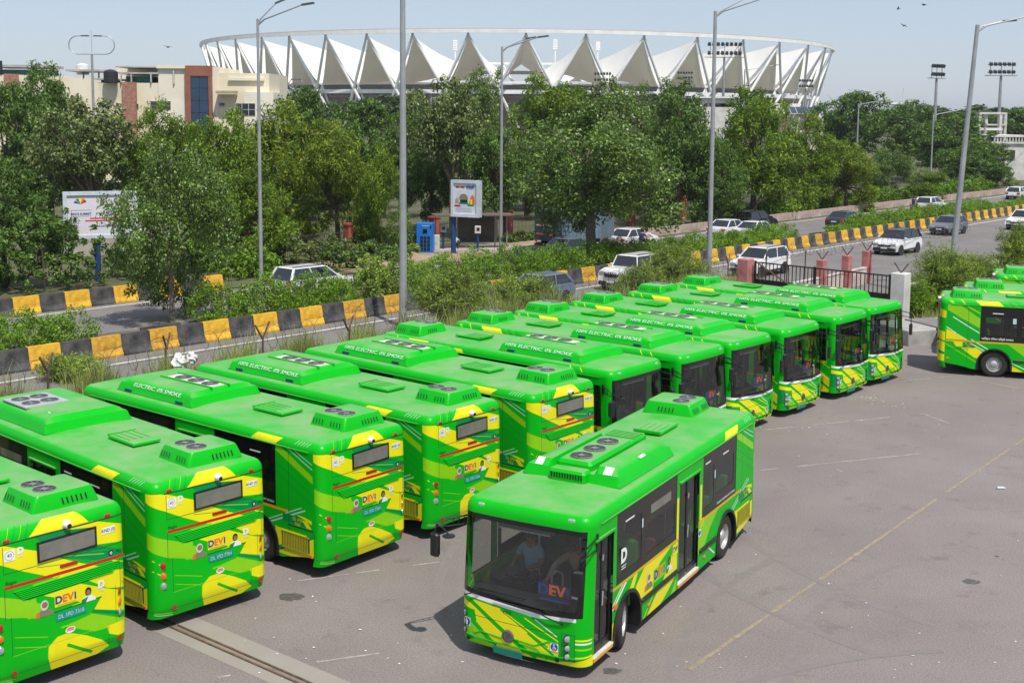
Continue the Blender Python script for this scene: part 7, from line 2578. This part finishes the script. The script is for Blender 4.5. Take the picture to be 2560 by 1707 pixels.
def car_meshes(kind, paint, roofpaint):
    key = ('car', kind, paint, roofpaint)
    if key in _KIT: return _KIT[key]
    L_, W_, hz, bz, rz, xw, xt, xrt, xrb, tz, wr = SHAPES[kind]
    h = L_ / 2; w = W_ / 2
    out = [(-h, .30), (-h - .0, .52), (-h + .05, .78), (-h + .12, tz - .02), (xrb, bz), (xw, bz), (h - .55, hz + .0), (h - .14, hz - .12), (h - .02, hz - .30), (h, .48), (h - .06, .28)]
    def half(z): return w - (.035 if z > .85 else 0) - (.05 if z < .4 else 0)
    mb = MB()
    n = len(out)
    ring = lambda k: [(x, k * half(z), z) for x, z in out]
    inner = lambda k: [(x * .985, k * (half(z) - .10), z + (.025 if z > .7 else 0)) for x, z in out]
    rows = [ring(-1), inner(-1), inner(1), ring(1)]
    # side skins, shoulder bands and top/ends
    vs = [p for r_ in rows for p in r_]
    fs = [tuple(reversed(range(n))), tuple(range(3 * n, 4 * n))]
    for q in range(3):
        for i in range(n):
            j = (i + 1) % n
            fs.append((q * n + i, q * n + j, (q + 1) * n + j, (q + 1) * n + i))
    mb.add(vs, fs, 0, False)
    body = soften(mb.mesh('body', CARP[paint]), .055)
    # cabin glass
    wb, wt = w - .06, w - .24
    g = MB()
    lo = [(xrb, -wb, bz), (xw, -wb, bz), (xw, wb, bz), (xrb, wb, bz)]
    hi = [(xrt, -wt, rz - .05), (xt, -wt, rz - .05), (xt, wt, rz - .05), (xrt, wt, rz - .05)]
    g.add(lo + hi, [(0, 1, 5, 4), (1, 2, 6, 5), (2, 3, 7, 6), (3, 0, 4, 7)])
    glass = g.mesh('window', CG)
    # roof with pillars
    rf = MB()
    e = .03
    R0 = [(xrt - .06, -wt - e, rz - .05), (xt + .05, -wt - e, rz - .05), (xt + .05, wt + e, rz - .05), (xrt - .06, wt + e, rz - .05)]
    R1 = [(xrt + .06, -wt + .12, rz), (xt - .12, -wt + .12, rz), (xt - .12, wt - .12, rz), (xrt + .06, wt - .12, rz)]
    rf.add(R0 + R1, [(3, 2, 1, 0), (4, 5, 6, 7), (0, 1, 5, 4), (1, 2, 6, 5), (2, 3, 7, 6), (3, 0, 4, 7)])
    for sg in (-1, 1):
        rf.bar((xw, sg * (wb + .005), bz), (xt, sg * (wt + .01), rz - .05), .06, .07)
        rf.bar((xrb + .03, sg * (wb + .005), bz), (xrt, sg * (wt + .01), rz - .05), .12 if kind in ('suv', 'jeep', 'hatch') else .07, .14 if kind in ('suv', 'jeep', 'hatch') else .08)
        xm = (xw + xrb) / 2 - .05; xm2 = (xt + xrt) / 2 - .05
        rf.bar((xm, sg * (wb + .004), bz), (xm2, sg * (wt + .008), rz - .05), .05, .06)
    roof = soften(rf.mesh('roof', CARP[roofpaint]), .022)
    tr = MB()
    tr.box((h - .02, 0, .42), (.10, W_ - .25, .22)); tr.box((-h + .02, 0, .42), (.10, W_ - .25, .20))
    for sg in (-1, 1):
        tr.box((0, sg * (w - .02), .33), (L_ * .52, .06, .10))
        for xx in (h - .80, -h + .78):
            tr.lathe([(wr + .06, -.02), (wr + .06, .025)], 18, 'Y', (xx, sg * (w - .012), wr), 0, False)
    tr.box((h - .06, 0, hz - .30), (.10, W_ * .50, .12))
    if kind in ('suv', 'jeep'):
        tr.bar((xrt, -wt + .1, rz + .04), (xt - .2, -wt + .1, rz + .04), .04, .03); tr.bar((xrt, wt - .1, rz + .04), (xt - .2, wt - .1, rz + .04), .04, .03)
    trim = tr.mesh('trim', M_CARDARK)
    ty = MB().lathe([(wr * .62, -.09), (wr * .9, -.1), (wr, -.07), (wr, .07), (wr * .9, .1), (wr * .62, .09)], 20, 'Y', (0, 0, 0), 0, True, False).mesh('wheel', RUBBER)
    ri = MB()
    ri.lathe([(wr * .64, .085), (wr * .55, .04), (.05, .06), (.001, .065)], 16, 'Y', (0, 0, 0), 0, True, False)
    for k in range(5):
        t = 2 * math.pi * k / 5
        ri.bar((0, .075, 0), (wr * .6 * math.cos(t), .075, wr * .6 * math.sin(t)), .06, .03)
    rim = ri.mesh('rim', STEEL)
    def lampm(x, y, z, d, nm, m): return MB().rbox((x, y, z), d, .03).mesh(nm, m)
    P = {'body': body, 'window': glass, 'roof': roof, 'trim': trim, 'wheel': ty, 'rim': rim}
    for sg in (-1, 1):
        P['headlight%d' % sg] = lampm(h - .14, sg * (w - .27), hz - .20, (.24, .38, .14), 'headlight', CLEARL)
        P['tail%d' % sg] = lampm(-h + .09, sg * (w - .20), tz - .22, (.16, .34, .17) if kind != 'suv' else (.16, .30, .24), 'tail_lamp', REDL)
        P['mirror%d' % sg] = lampm(xw - .15, sg * (w + .08), bz + .08, (.10, .20, .13), 'side_mirror', CARP[paint])
    P['dim'] = (h, w, wr, hz)
    _KIT[key] = P
    return P
def car(label, pos, head, kind, paint, roofpaint=None, yplate=False, name=None, group='cars on the road', low=False):
    P = car_meshes(kind, paint, roofpaint or paint)
    h, w, wr, hz = P['dim']
    t = thing(name or {'suv': 'suv', 'saloon': 'car', 'hatch': 'car', 'jeep': 'jeep'}[kind], label, 'car', (pos.x, pos.y, .016), head, group)
    for nm in ('body', 'window', 'roof', 'trim'): link(nm, P[nm], t)
    for xx in (h - .80, -h + .78):
        for sg in (-1, 1):
            o = link('wheel', P['wheel'], t); o.location = (xx, sg * (w - .10), wr)
            if sg < 0: o.rotation_euler = (0, 0, math.pi)
            link('rim', P['rim'], o)
    for sg in (-1, 1):
        link('headlight', P['headlight%d' % sg], t); link('tail_lamp', P['tail%d' % sg], t); link('side_mirror', P['mirror%d' % sg], t)
    for x in (h + .04, -h - .04):
        MB().box((x, 0, .52 if x > 0 else .66), (.02, .46, .11)).build('number_plate', M_PLATEY if yplate else M_PLATEW, t)
    if kind == 'jeep':
        MB().tube([(-h - .12, 0, .98)] + [(-h - .12 - .0, 0, .98)], .3, 3) if False else None
        sw = MB().lathe([(.05, -.1), (.34, -.1), (.36, 0), (.34, .1), (.05, .1)], 16, 'X', (-h - .08, 0, 1.0)).build('spare_wheel', RUBBER, t)
        gr = MB()
        for k in range(7): gr.box((h + .012, -.36 + k * .12, hz - .28), (.03, .06, .30))
        gr.build('grille', M_CARDARK, t)
    return t
FWD, BACK = ROAD_A, ROAD_A + math.pi
def rp(u, v, tt):
    """road position seen under (u, v) but moved onto lane offset tt"""
    p = gnd(u, v)
    d = ray(u, v)
    # walk along the viewing azimuth until the lane offset matches
    az = Vector((d.x, d.y, 0)).normalized()
    k = tt / (az.x * RN.x + az.y * RN.y)
    return Vector((az.x * k, az.y * k, 0))
car('white SUV seen from behind, half hidden by a young shrub at left', rp(718, 680, 49.6), FWD, 'suv', 'white')
car('blue-grey car almost hidden behind the thorn shrub on the near carriageway', rp(1235, 690, 39.6), BACK, 'hatch', 'bluegrey')
car('white open-road jeep facing left behind the thorn shrubs', rp(1452, 640, 39.5), BACK, 'jeep', 'white')
car('white saloon with a yellow plate beside the big median tree trunk', rp(1312, 585, 50.3), FWD, 'saloon', 'white', None, True)
car('dark car showing only its roof above the hedge in front of the bus shelter', rp(1238, 600, 48.2), FWD, 'hatch', 'teal')
car('white saloon behind the motorcycle under the big median tree', rp(1452, 560, 51.5), FWD, 'saloon', 'white', None, True)
car('dark blue SUV seen from behind on the far carriageway at right', rp(1735, 525, 52.3), FWD, 'suv', 'black')
car('white saloon directly right of the right-hand lamp post', rp(1676, 545, 50.6), FWD, 'saloon', 'white')
car('white saloon in front of the dark blue SUV', rp(1738, 556, 48.3), FWD, 'saloon', 'white')
car('white SUV seen through the bars of the iron gate', rp(1745, 642, 37.4), BACK, 'suv', 'white')
car('white SUV with a black roof coming along the near carriageway', rp(2060, 588, 36.4), BACK, 'suv', 'white', 'black')
car('grey hatchback right of the white SUV with the black roof', rp(2178, 535, 39.4), BACK, 'hatch', 'silver')
car('white SUV cut by the right edge on the near carriageway', rp(2352, 530, 36.5), BACK, 'suv', 'white')
car('white car far up the far carriageway beside a scooter', rp(2136, 488, 50.4), FWD, 'hatch', 'white')
car('white car at the right edge on the far carriageway', rp(2338, 462, 50.5), FWD, 'hatch', 'white')
car('dark car showing only its roof above the long hedge at right', rp(1942, 512, 48.0), FWD, 'saloon', 'teal')
# truck
tk = thing('truck', 'blue-grey box truck seen from behind beside the bus shelter', 'truck', rp(1304, 580, 53.2) + Vector((0, 0, .016)), FWD - .12)
MB().box((0, 0, 1.95), (4.4, 2.1, 2.1)).build('cargo_box', mat('truck_blue_grey', (.14, .20, .25), .6, var=.2, scale=2), tk)
rb = MB()
for k in range(12): rb.box((-2.0 + k * .36, -1.06, 1.95), (.05, .03, 2.0)); rb.box((-2.0 + k * .36, 1.06, 1.95), (.05, .03, 2.0))
rb.build('side_rib', MATS['truck_blue_grey'], tk)
dr = MB().box((-2.22, 0, 1.95), (.04, 2.0, 1.95)).build('rear_door', mat('truck_door', (.05, .075, .095), .6, var=.2), tk)
st_ = MB()
for z, mi in ((2.55, 0), (2.05, 0), (1.95, 1), (1.35, 2), (2.25, 3)):
    for sg in (-1, 1): st_.box((-2.25, sg * .46, z), (.015, .72, .11), mi=mi)
st_.build('door_print', [REDP, CREAMW, ORANGEP, DKGREEN], dr)
MB().box((2.9, 0, 1.45), (1.4, 1.95, 1.7)).build('cab', mat('truck_cab', (.10, .14, .17), .5), tk)
MB().box((.4, 0, .68), (6.0, .9, .26)).build('chassis', BLACK, tk)
MB().box((-2.2, 0, .62), (.1, 2.0, .14)).build('bumper', BLACK, tk)
tw = MB().lathe([(.25, -.13), (.42, -.14), (.46, -.1), (.46, .1), (.42, .14), (.25, .13), (.05, .08)], 18, 'Y', (0, 0, 0), 0, True, False).mesh('wheel', RUBBER)
for x in (-1.3, 2.7):
    for sg in (-1, 1):
        o = link('wheel', tw, tk); o.location = (x, sg * .88, .46)
for sg in (-1, 1): MB().rbox((-2.26, sg * .8, .86), (.05, .22, .14), .02).build('tail_lamp', REDL, tk)

# ------------------------------------------------------------------ people
def person_mesh(J, bones, rad, colour, name='body', sub=1):
    """skinned figure: joints J, bones (pairs), radius per joint; colour(p) -> material slot"""
    names = list(J)
    idx = {n: i for i, n in enumerate(names)}
    me = bpy.data.meshes.new(name)
    me.from_pydata([J[n] for n in names], [(idx[a], idx[b]) for a, b in bones], [])
    o = bpy.data.objects.new(name, me)
    COL.objects.link(o)
    o.modifiers.new('skin', 'SKIN')
    for n in names:
        sv = me.skin_vertices[0].data[idx[n]]
        r = rad[n]
        sv.radius = r if isinstance(r, tuple) else (r, r)
        sv.use_root = (n == 'pelvis')
    s = o.modifiers.new('sub', 'SUBSURF'); s.levels = sub; s.render_levels = sub
    dg = bpy.context.evaluated_depsgraph_get(); dg.update()
    ev = bpy.data.meshes.new_from_object(o.evaluated_get(dg))
    bpy.data.objects.remove(o)
    bpy.data.meshes.remove(me)
    segs = [(Vector(J[a]), Vector(J[b]), a, b) for a, b in bones]
    ev.materials.clear()
    for m in colour['mats']: ev.materials.append(m)
    for p in ev.polygons:
        c = p.center
        best = None
        for A, B, a, b in segs:
            d = B - A
            t = max(0, min(1, (c - A).dot(d) / max(1e-9, d.length_squared)))
            q = (A + d * t - c).length
            if best is None or q < best[0]: best = (q, a, b, t)
        p.material_index = colour['fn'](best[1], best[2], best[3], c)
        p.use_smooth = True
    return ev
BONES = [('pelvis', 'waist'), ('waist', 'chest'), ('chest', 'neck'), ('neck', 'head'), ('head', 'crown'),
         ('chest', 'shl'), ('shl', 'ell'), ('ell', 'wrl'), ('wrl', 'hal'), ('chest', 'shr'), ('shr', 'elr'), ('elr', 'wrr'), ('wrr', 'har'),
         ('pelvis', 'hil'), ('hil', 'knl'), ('knl', 'anl'), ('anl', 'tol'), ('pelvis', 'hir'), ('hir', 'knr'), ('knr', 'anr'), ('anr', 'tor')]
RAD = {'pelvis': (.15, .12), 'waist': (.145, .11), 'chest': (.17, .12), 'neck': .058, 'head': (.085, .10), 'crown': (.075, .085),
       'shl': .075, 'shr': .075, 'ell': .052, 'elr': .052, 'wrl': .036, 'wrr': .036, 'hal': (.045, .025), 'har': (.045, .025),
       'hil': .095, 'hir': .095, 'knl': .068, 'knr': .068, 'anl': .045, 'anr': .045, 'tol': .04, 'tor': .04}
def dress(shirt, trousers, short=True, hair=None):
    mats = [SKIN, shirt, trousers, hair or HAIRB, BLACK]
    def fn(a, b, t, c):
        if b == 'crown': return 3
        if a == 'neck' or b == 'neck' and t > .6: return 0
        if b in ('wrl', 'wrr'): return 0 if short or t > .9 else 1
        if b in ('hal', 'har'): return 0
        if b in ('ell', 'elr'): return 1 if (not short or t < .62) else 0
        if a in ('pelvis', 'hil', 'hir', 'knl', 'knr') and b != 'waist': return 2
        if a in ('anl', 'anr'): return 4
        return 1
    return {'mats': mats, 'fn': fn}
def face_parts(parent, J, fwd):
    h = Vector(J['head']); f = Vector(fwd).normalized()
    s = f.cross(Vector((0, 0, 1))).normalized()
    nose = MB().tube([h + f * .085 + Vector((0, 0, .03)), h + f * .125 + Vector((0, 0, -.015))], [.01, .018], 6).build('nose', SKIN, parent)
    ey = MB()
    for sg in (-1, 1): ey.rbox(h + f * .097 + s * sg * .035 + Vector((0, 0, .035)), (.02, .028, .014), .005)
    ey.build('eyes', HAIRB, parent)
    MB().box(h + f * .098 + Vector((0, 0, -.055)), (.012, .045, .010)).build('mouth', mat('lips', (.22, .07, .06), .5), parent)
    for sg in (-1, 1): MB().rbox(h + s * sg * .10 + Vector((0, 0, .0)), (.03, .02, .055), .008).build('ear', SKIN, parent)
def fingers(parent, hand, d, side):
    """four fingers and a thumb closed a little, leaving the palm"""
    h, d, s = Vector(hand), Vector(d).normalized(), Vector(side).normalized()
    u = d.cross(s).normalized()
    mb = MB()
    for k, L_ in enumerate((.070, .080, .075, .058)):
        b = h + s * ((k - 1.5) * .019) + d * .015
        mb.tube([b, b + d * L_ * .5 - u * .006, b + d * L_ * .85 - u * .026], [.0095, .009, .007], 6)
    b = h + s * -.04 - d * .02
    mb.tube([b, b - s * .022 + d * .028, b - s * .02 + d * .058 - u * .01], [.011, .010, .008], 6)
    mb.build('fingers', SKIN, parent)
M_LBLUE = mat('shirt_light_blue', (.26, .38, .50), .8, var=.1, scale=6)
M_TAN = mat('shirt_tan', (.30, .22, .16), .8, var=.1, scale=6)
M_TROU = mat('trousers_dark', (.03, .03, .04), .8)
M_TEALS = mat('shirt_pale_teal', (.28, .50, .48), .8)
M_PINKS = mat('shirt_pale_pink', (.62, .50, .54), .8)
M_NAVY = mat('shirt_navy', (.02, .03, .10), .8)
def person(label, loc, rz, J, fwd, col, group=None, fine=True, hands=None):
    t = thing('person', label, 'person', loc, rz, group)
    link('body', person_mesh(J, BONES, RAD, col, sub=2 if fine else 1), t)
    if fine:
        face_parts(t, J, fwd)
        for hnd, d, s in hands or []: fingers(t, hnd, d, s)
    return t
def bus_point(pose, lx, ly, z=0.0):
    x, y, a = pose
    c, s = math.cos(R(a)), math.sin(R(a))
    return Vector((x + lx * c - ly * s, y + lx * s + ly * c, z))
SEATED = {'pelvis': (0, 0, .60), 'waist': (.02, 0, .80), 'chest': (.04, 0, 1.02), 'neck': (.06, 0, 1.17), 'head': (.10, 0, 1.29), 'crown': (.08, 0, 1.40),
          'shl': (.05, .19, 1.07), 'ell': (.20, .27, .86), 'wrl': (.42, .18, .86), 'hal': (.50, .15, .87), 'shr': (.05, -.19, 1.07), 'elr': (.20, -.27, .86), 'wrr': (.42, -.18, .86), 'har': (.50, -.15, .87),
          'hil': (.04, .10, .57), 'knl': (.46, .14, .58), 'anl': (.50, .14, .16), 'tol': (.64, .15, .10), 'hir': (.04, -.10, .57), 'knr': (.46, -.14, .58), 'anr': (.50, -.14, .16), 'tor': (.64, -.15, .10)}
LEAN = {'pelvis': (0, 0, .93), 'waist': (.06, 0, 1.10), 'chest': (.20, 0, 1.32), 'neck': (.30, 0, 1.44), 'head': (.38, .02, 1.53), 'crown': (.40, .02, 1.64),
        'shl': (.22, .19, 1.36), 'ell': (.34, .30, 1.12), 'wrl': (.50, .26, .98), 'hal': (.56, .24, .96), 'shr': (.22, -.19, 1.36), 'elr': (.46, -.30, 1.22), 'wrr': (.66, -.30, 1.06), 'har': (.74, -.28, 1.02),
        'hil': (0, .10, .90), 'knl': (.03, .12, .48), 'anl': (-.03, .12, .07), 'tol': (.12, .14, .03), 'hir': (0, -.10, .90), 'knr': (.05, -.12, .48), 'anr': (0, -.12, .07), 'tor': (.15, -.14, .03)}
SQUAT = {'pelvis': (0, 0, .30), 'waist': (.06, 0, .46), 'chest': (.20, 0, .64), 'neck': (.28, 0, .76), 'head': (.34, 0, .85), 'crown': (.34, 0, .96),
         'shl': (.20, .18, .68), 'ell': (.38, .24, .50), 'wrl': (.50, .10, .46), 'hal': (.56, .05, .45), 'shr': (.20, -.18, .68), 'elr': (.38, -.24, .50), 'wrr': (.50, -.10, .46), 'har': (.56, -.05, .45),
         'hil': (.02, .10, .30), 'knl': (.36, .20, .46), 'anl': (.14, .18, .08), 'tol': (.28, .20, .03), 'hir': (.02, -.10, .30), 'knr': (.36, -.20, .46), 'anr': (.14, -.18, .08), 'tor': (.28, -.20, .03)}
RIDE = dict(SEATED)
RIDE.update({'pelvis': (0, 0, .82), 'waist': (.04, 0, 1.0), 'chest': (.10, 0, 1.20), 'neck': (.14, 0, 1.34), 'head': (.18, 0, 1.45), 'crown': (.18, 0, 1.58),
             'shl': (.11, .19, 1.25), 'ell': (.32, .28, 1.06), 'wrl': (.52, .28, 1.02), 'hal': (.58, .28, 1.02), 'shr': (.11, -.19, 1.25), 'elr': (.32, -.28, 1.06), 'wrr': (.52, -.28, 1.02), 'har': (.58, -.28, 1.02),
             'hil': (.04, .12, .80), 'knl': (.38, .20, .66), 'anl': (.14, .18, .32), 'tol': (.28, .19, .27), 'hir': (.04, -.12, .80), 'knr': (.38, -.20, .66), 'anr': (.14, -.18, .32), 'tor': (.28, -.19, .27)})
person('person in a pale teal shirt squatting by the bus shelter', on(1043, 83.5) + Vector((0, 0, .33)), 1.2, SQUAT, (1, 0, 0), dress(M_TEALS, M_TROU), None, False)
def motorbike(label, pos, head, riders, m):
    t = thing('motorcycle', label, 'motorcycle', (pos.x, pos.y, .016), head, 'two-wheelers on the far carriageway')
    for x in (-.62, .64):
        w = MB().lathe([(.20, -.04), (.27, -.045), (.29, 0), (.27, .045), (.20, .04), (.05, .05), (.05, -.05), (.20, -.04)], 18, 'Y', (x, 0, .29), 0, True, False).build('wheel', RUBBER, t)
    mb = MB(); mb.tube([(-.62, 0, .3), (-.2, 0, .45), (.25, 0, .45), (.50, 0, .80), (.64, 0, .3)], .035, 6); mb.box((.05, 0, .42), (.4, .22, .26))
    mb.build('frame', BLACK, t)
    MB().rbox((.22, 0, .74), (.5, .26, .24), .08).build('tank', m, t)
    MB().rbox((-.32, 0, .74), (.72, .26, .12), .04).build('seat', BLACK, t)
    MB().tube([(.50, -.32, 1.0), (.48, 0, .95), (.50, .32, 1.0)], .016, 6).build('handlebar', ALU, t)
    MB().rbox((-.72, 0, .72), (.10, .14, .10), .02).build('tail_lamp', REDL, t)
    M_ = Matrix.Rotation(head, 4, 'Z')
    for k, (lab, dx, shirt, helm) in enumerate(riders):
        o = M_ @ Vector((dx, 0, 0))
        p = person(lab, pos + o + Vector((0, 0, .016)), head, RIDE, (1, 0, 0), dress(shirt, M_TROU, True), None, False)
        if helm:
            MB().lathe([(.10, -.10), (.125, -.04), (.13, .03), (.10, .10), (.04, .135), (.001, .14)], 14, 'Z', (.18, 0, 1.51), 0, True, False).build('helmet', BLACK, p)
    return t
motorbike('motorcycle with riders behind the hedge right of the big median tree', rp(1482, 566, 49.6), FWD, [('motorcycle rider in a pale pink shirt and black helmet', -.05, M_PINKS, True), ('passenger in a navy shirt behind the pink-shirted rider', -.55, M_NAVY, True)], mat('bike_red', (.3, .02, .02), .3, coat=.5))
motorbike('white scooter left of the far white car at right', rp(2098, 490, 51.2), FWD, [('scooter rider with a dark helmet far up the road', -.1, M_NAVY, True)], CARP['white'])
motorbike('motorcycle in front of the white car at the right edge', rp(2318, 456, 51.8), FWD, [('motorcycle rider in dark clothes near the right edge', -.1, M_TROU, True)], CARP['black'])
# ------------------------------------------------------------------ the buses, each where it stands
GP = (2.36, 24.35, 240.7)
build_bus('bus', 'green and yellow city bus driving across the yard, front and doors towards us', GP, 'duct', rear=True, front=True, inside=True, steer=R(16))
REARS = [
    ('A', (-10.78, 22.75, 138.6), 'DL 1PD 7318', 'parked bus at the lower left, only its rear and roof end in frame', 'text', TEXTB),
    ('B', (-8.83, 25.62, 136.8), 'DL 1PD 7704', 'parked bus with four fans on a grey roof plate, second rear from the left', 'four', TEXTB),
    ('C', (-6.47, 28.12, 140.8), 'DL 1PD 7769', 'parked bus with only ELECTRIC. 0% SMOKE. on its roof, third rear from the left', 'text', 'ELECTRIC. 0% SMOKE.'),
    ('D', (-4.38, 30.55, 139.9), 'DL 1PD 7266', 'parked bus with its rear to us, fourth rear from the left', 'text', TEXTB),
    ('E', (-1.96, 32.88, 138.7), 'DL 1PD 7755', 'parked bus with its rear partly hidden by the driving bus, last of the rears', 'text', TEXTB),
]
for (k, pose, num, lab, var, tx) in REARS:
    build_bus('bus', lab, pose, var, rear=True, front=True, inside=False, num=num, text=tx, board=False)
FRONTS = [
    ((.16, 35.52, -39.9), 'parked bus facing us with its lower front hidden behind the driving bus'),
    ((2.27, 37.71, -40.0), 'parked bus facing us, second front from the left, its bumper behind the driving bus'),
    ((4.11, 39.83, -41.2), 'parked bus facing us, third front from the left, just above the driving bus rear'),
    ((6.17, 42.15, -41.0), 'parked bus facing us, fourth front from the left, its whole front clear'),
    ((8.45, 44.66, -40.9), 'parked bus facing us, second from the right in the long row'),
    ((10.42, 46.92, -43.9), 'parked bus facing us at the right end of the long row, next to the gate'),
]
for i, (pose, lab) in enumerate(FRONTS):
    build_bus('bus', lab, pose, 'text', rear=True, front=True, inside=True, num='DL 1PD 77%02d' % (21 + 7 * i))
RP = (20.63, 45.16, -17.1)
RIGHTS = [((20.54, 45.31, -17.6), 'nearest of three buses at the right edge, its rear wheel and flank towards us'),
          ((22.38, 47.95, -17.6), 'middle bus of the three stacked at the right edge, mostly roof showing'),
          ((25.38, 52.5, -17.6), 'farthest bus of the three stacked at the right edge, only its roof showing')]
for i, (pose, lab) in enumerate(RIGHTS):
    build_bus('bus', lab, pose, 'text', rear=True, front=False, inside=(i == 0), num='DL 1PD 78%02d' % (11 + 9 * i))
# driver and conductor in the moving bus
person('bus driver in a light blue shirt seated at the wheel of the driving bus', bus_point(GP, 2.86, -.60, .50), R(GP[2]), SEATED, (1, 0, 0), dress(M_LBLUE, M_TROU), None, True,
       [((.50, .15, .87), (1, 0, 0), (0, -1, 0)), ((.50, -.15, .87), (1, 0, 0), (0, 1, 0))])
person('person in a tan shirt leaning forward behind the windscreen of the driving bus', bus_point(GP, 3.22, .62, .43), R(GP[2] - 8), LEAN, (1, 0, -.3), dress(M_TAN, M_TROU, False), None, True,
       [((.56, .24, .96), (1, 0, -.3), (0, -1, 0)), ((.74, -.28, 1.02), (1, 0, -.3), (0, 1, 0))])

# ------------------------------------------------------------------ air
hz_m = bpy.data.materials.new('haze_air')
hz_m.use_nodes = True
for n_ in list(hz_m.node_tree.nodes):
    if n_.type != 'OUTPUT_MATERIAL': hz_m.node_tree.nodes.remove(n_)
pv = hz_m.node_tree.nodes.new('ShaderNodeVolumePrincipled')
pv.inputs['Color'].default_value = (.90, .94, 1.0, 1)
pv.inputs['Density'].default_value = 0.00014
pv.inputs['Anisotropy'].default_value = 0.2
hz_m.node_tree.links.new(pv.outputs[0], hz_m.node_tree.nodes['Material Output'].inputs['Volume'])
hz = MB().box((0, 2470, 26), (5100, 5160, 56)).build('haze', hz_m)
tag(hz, 'thin pale haze over the whole scene', 'haze', kind='stuff')
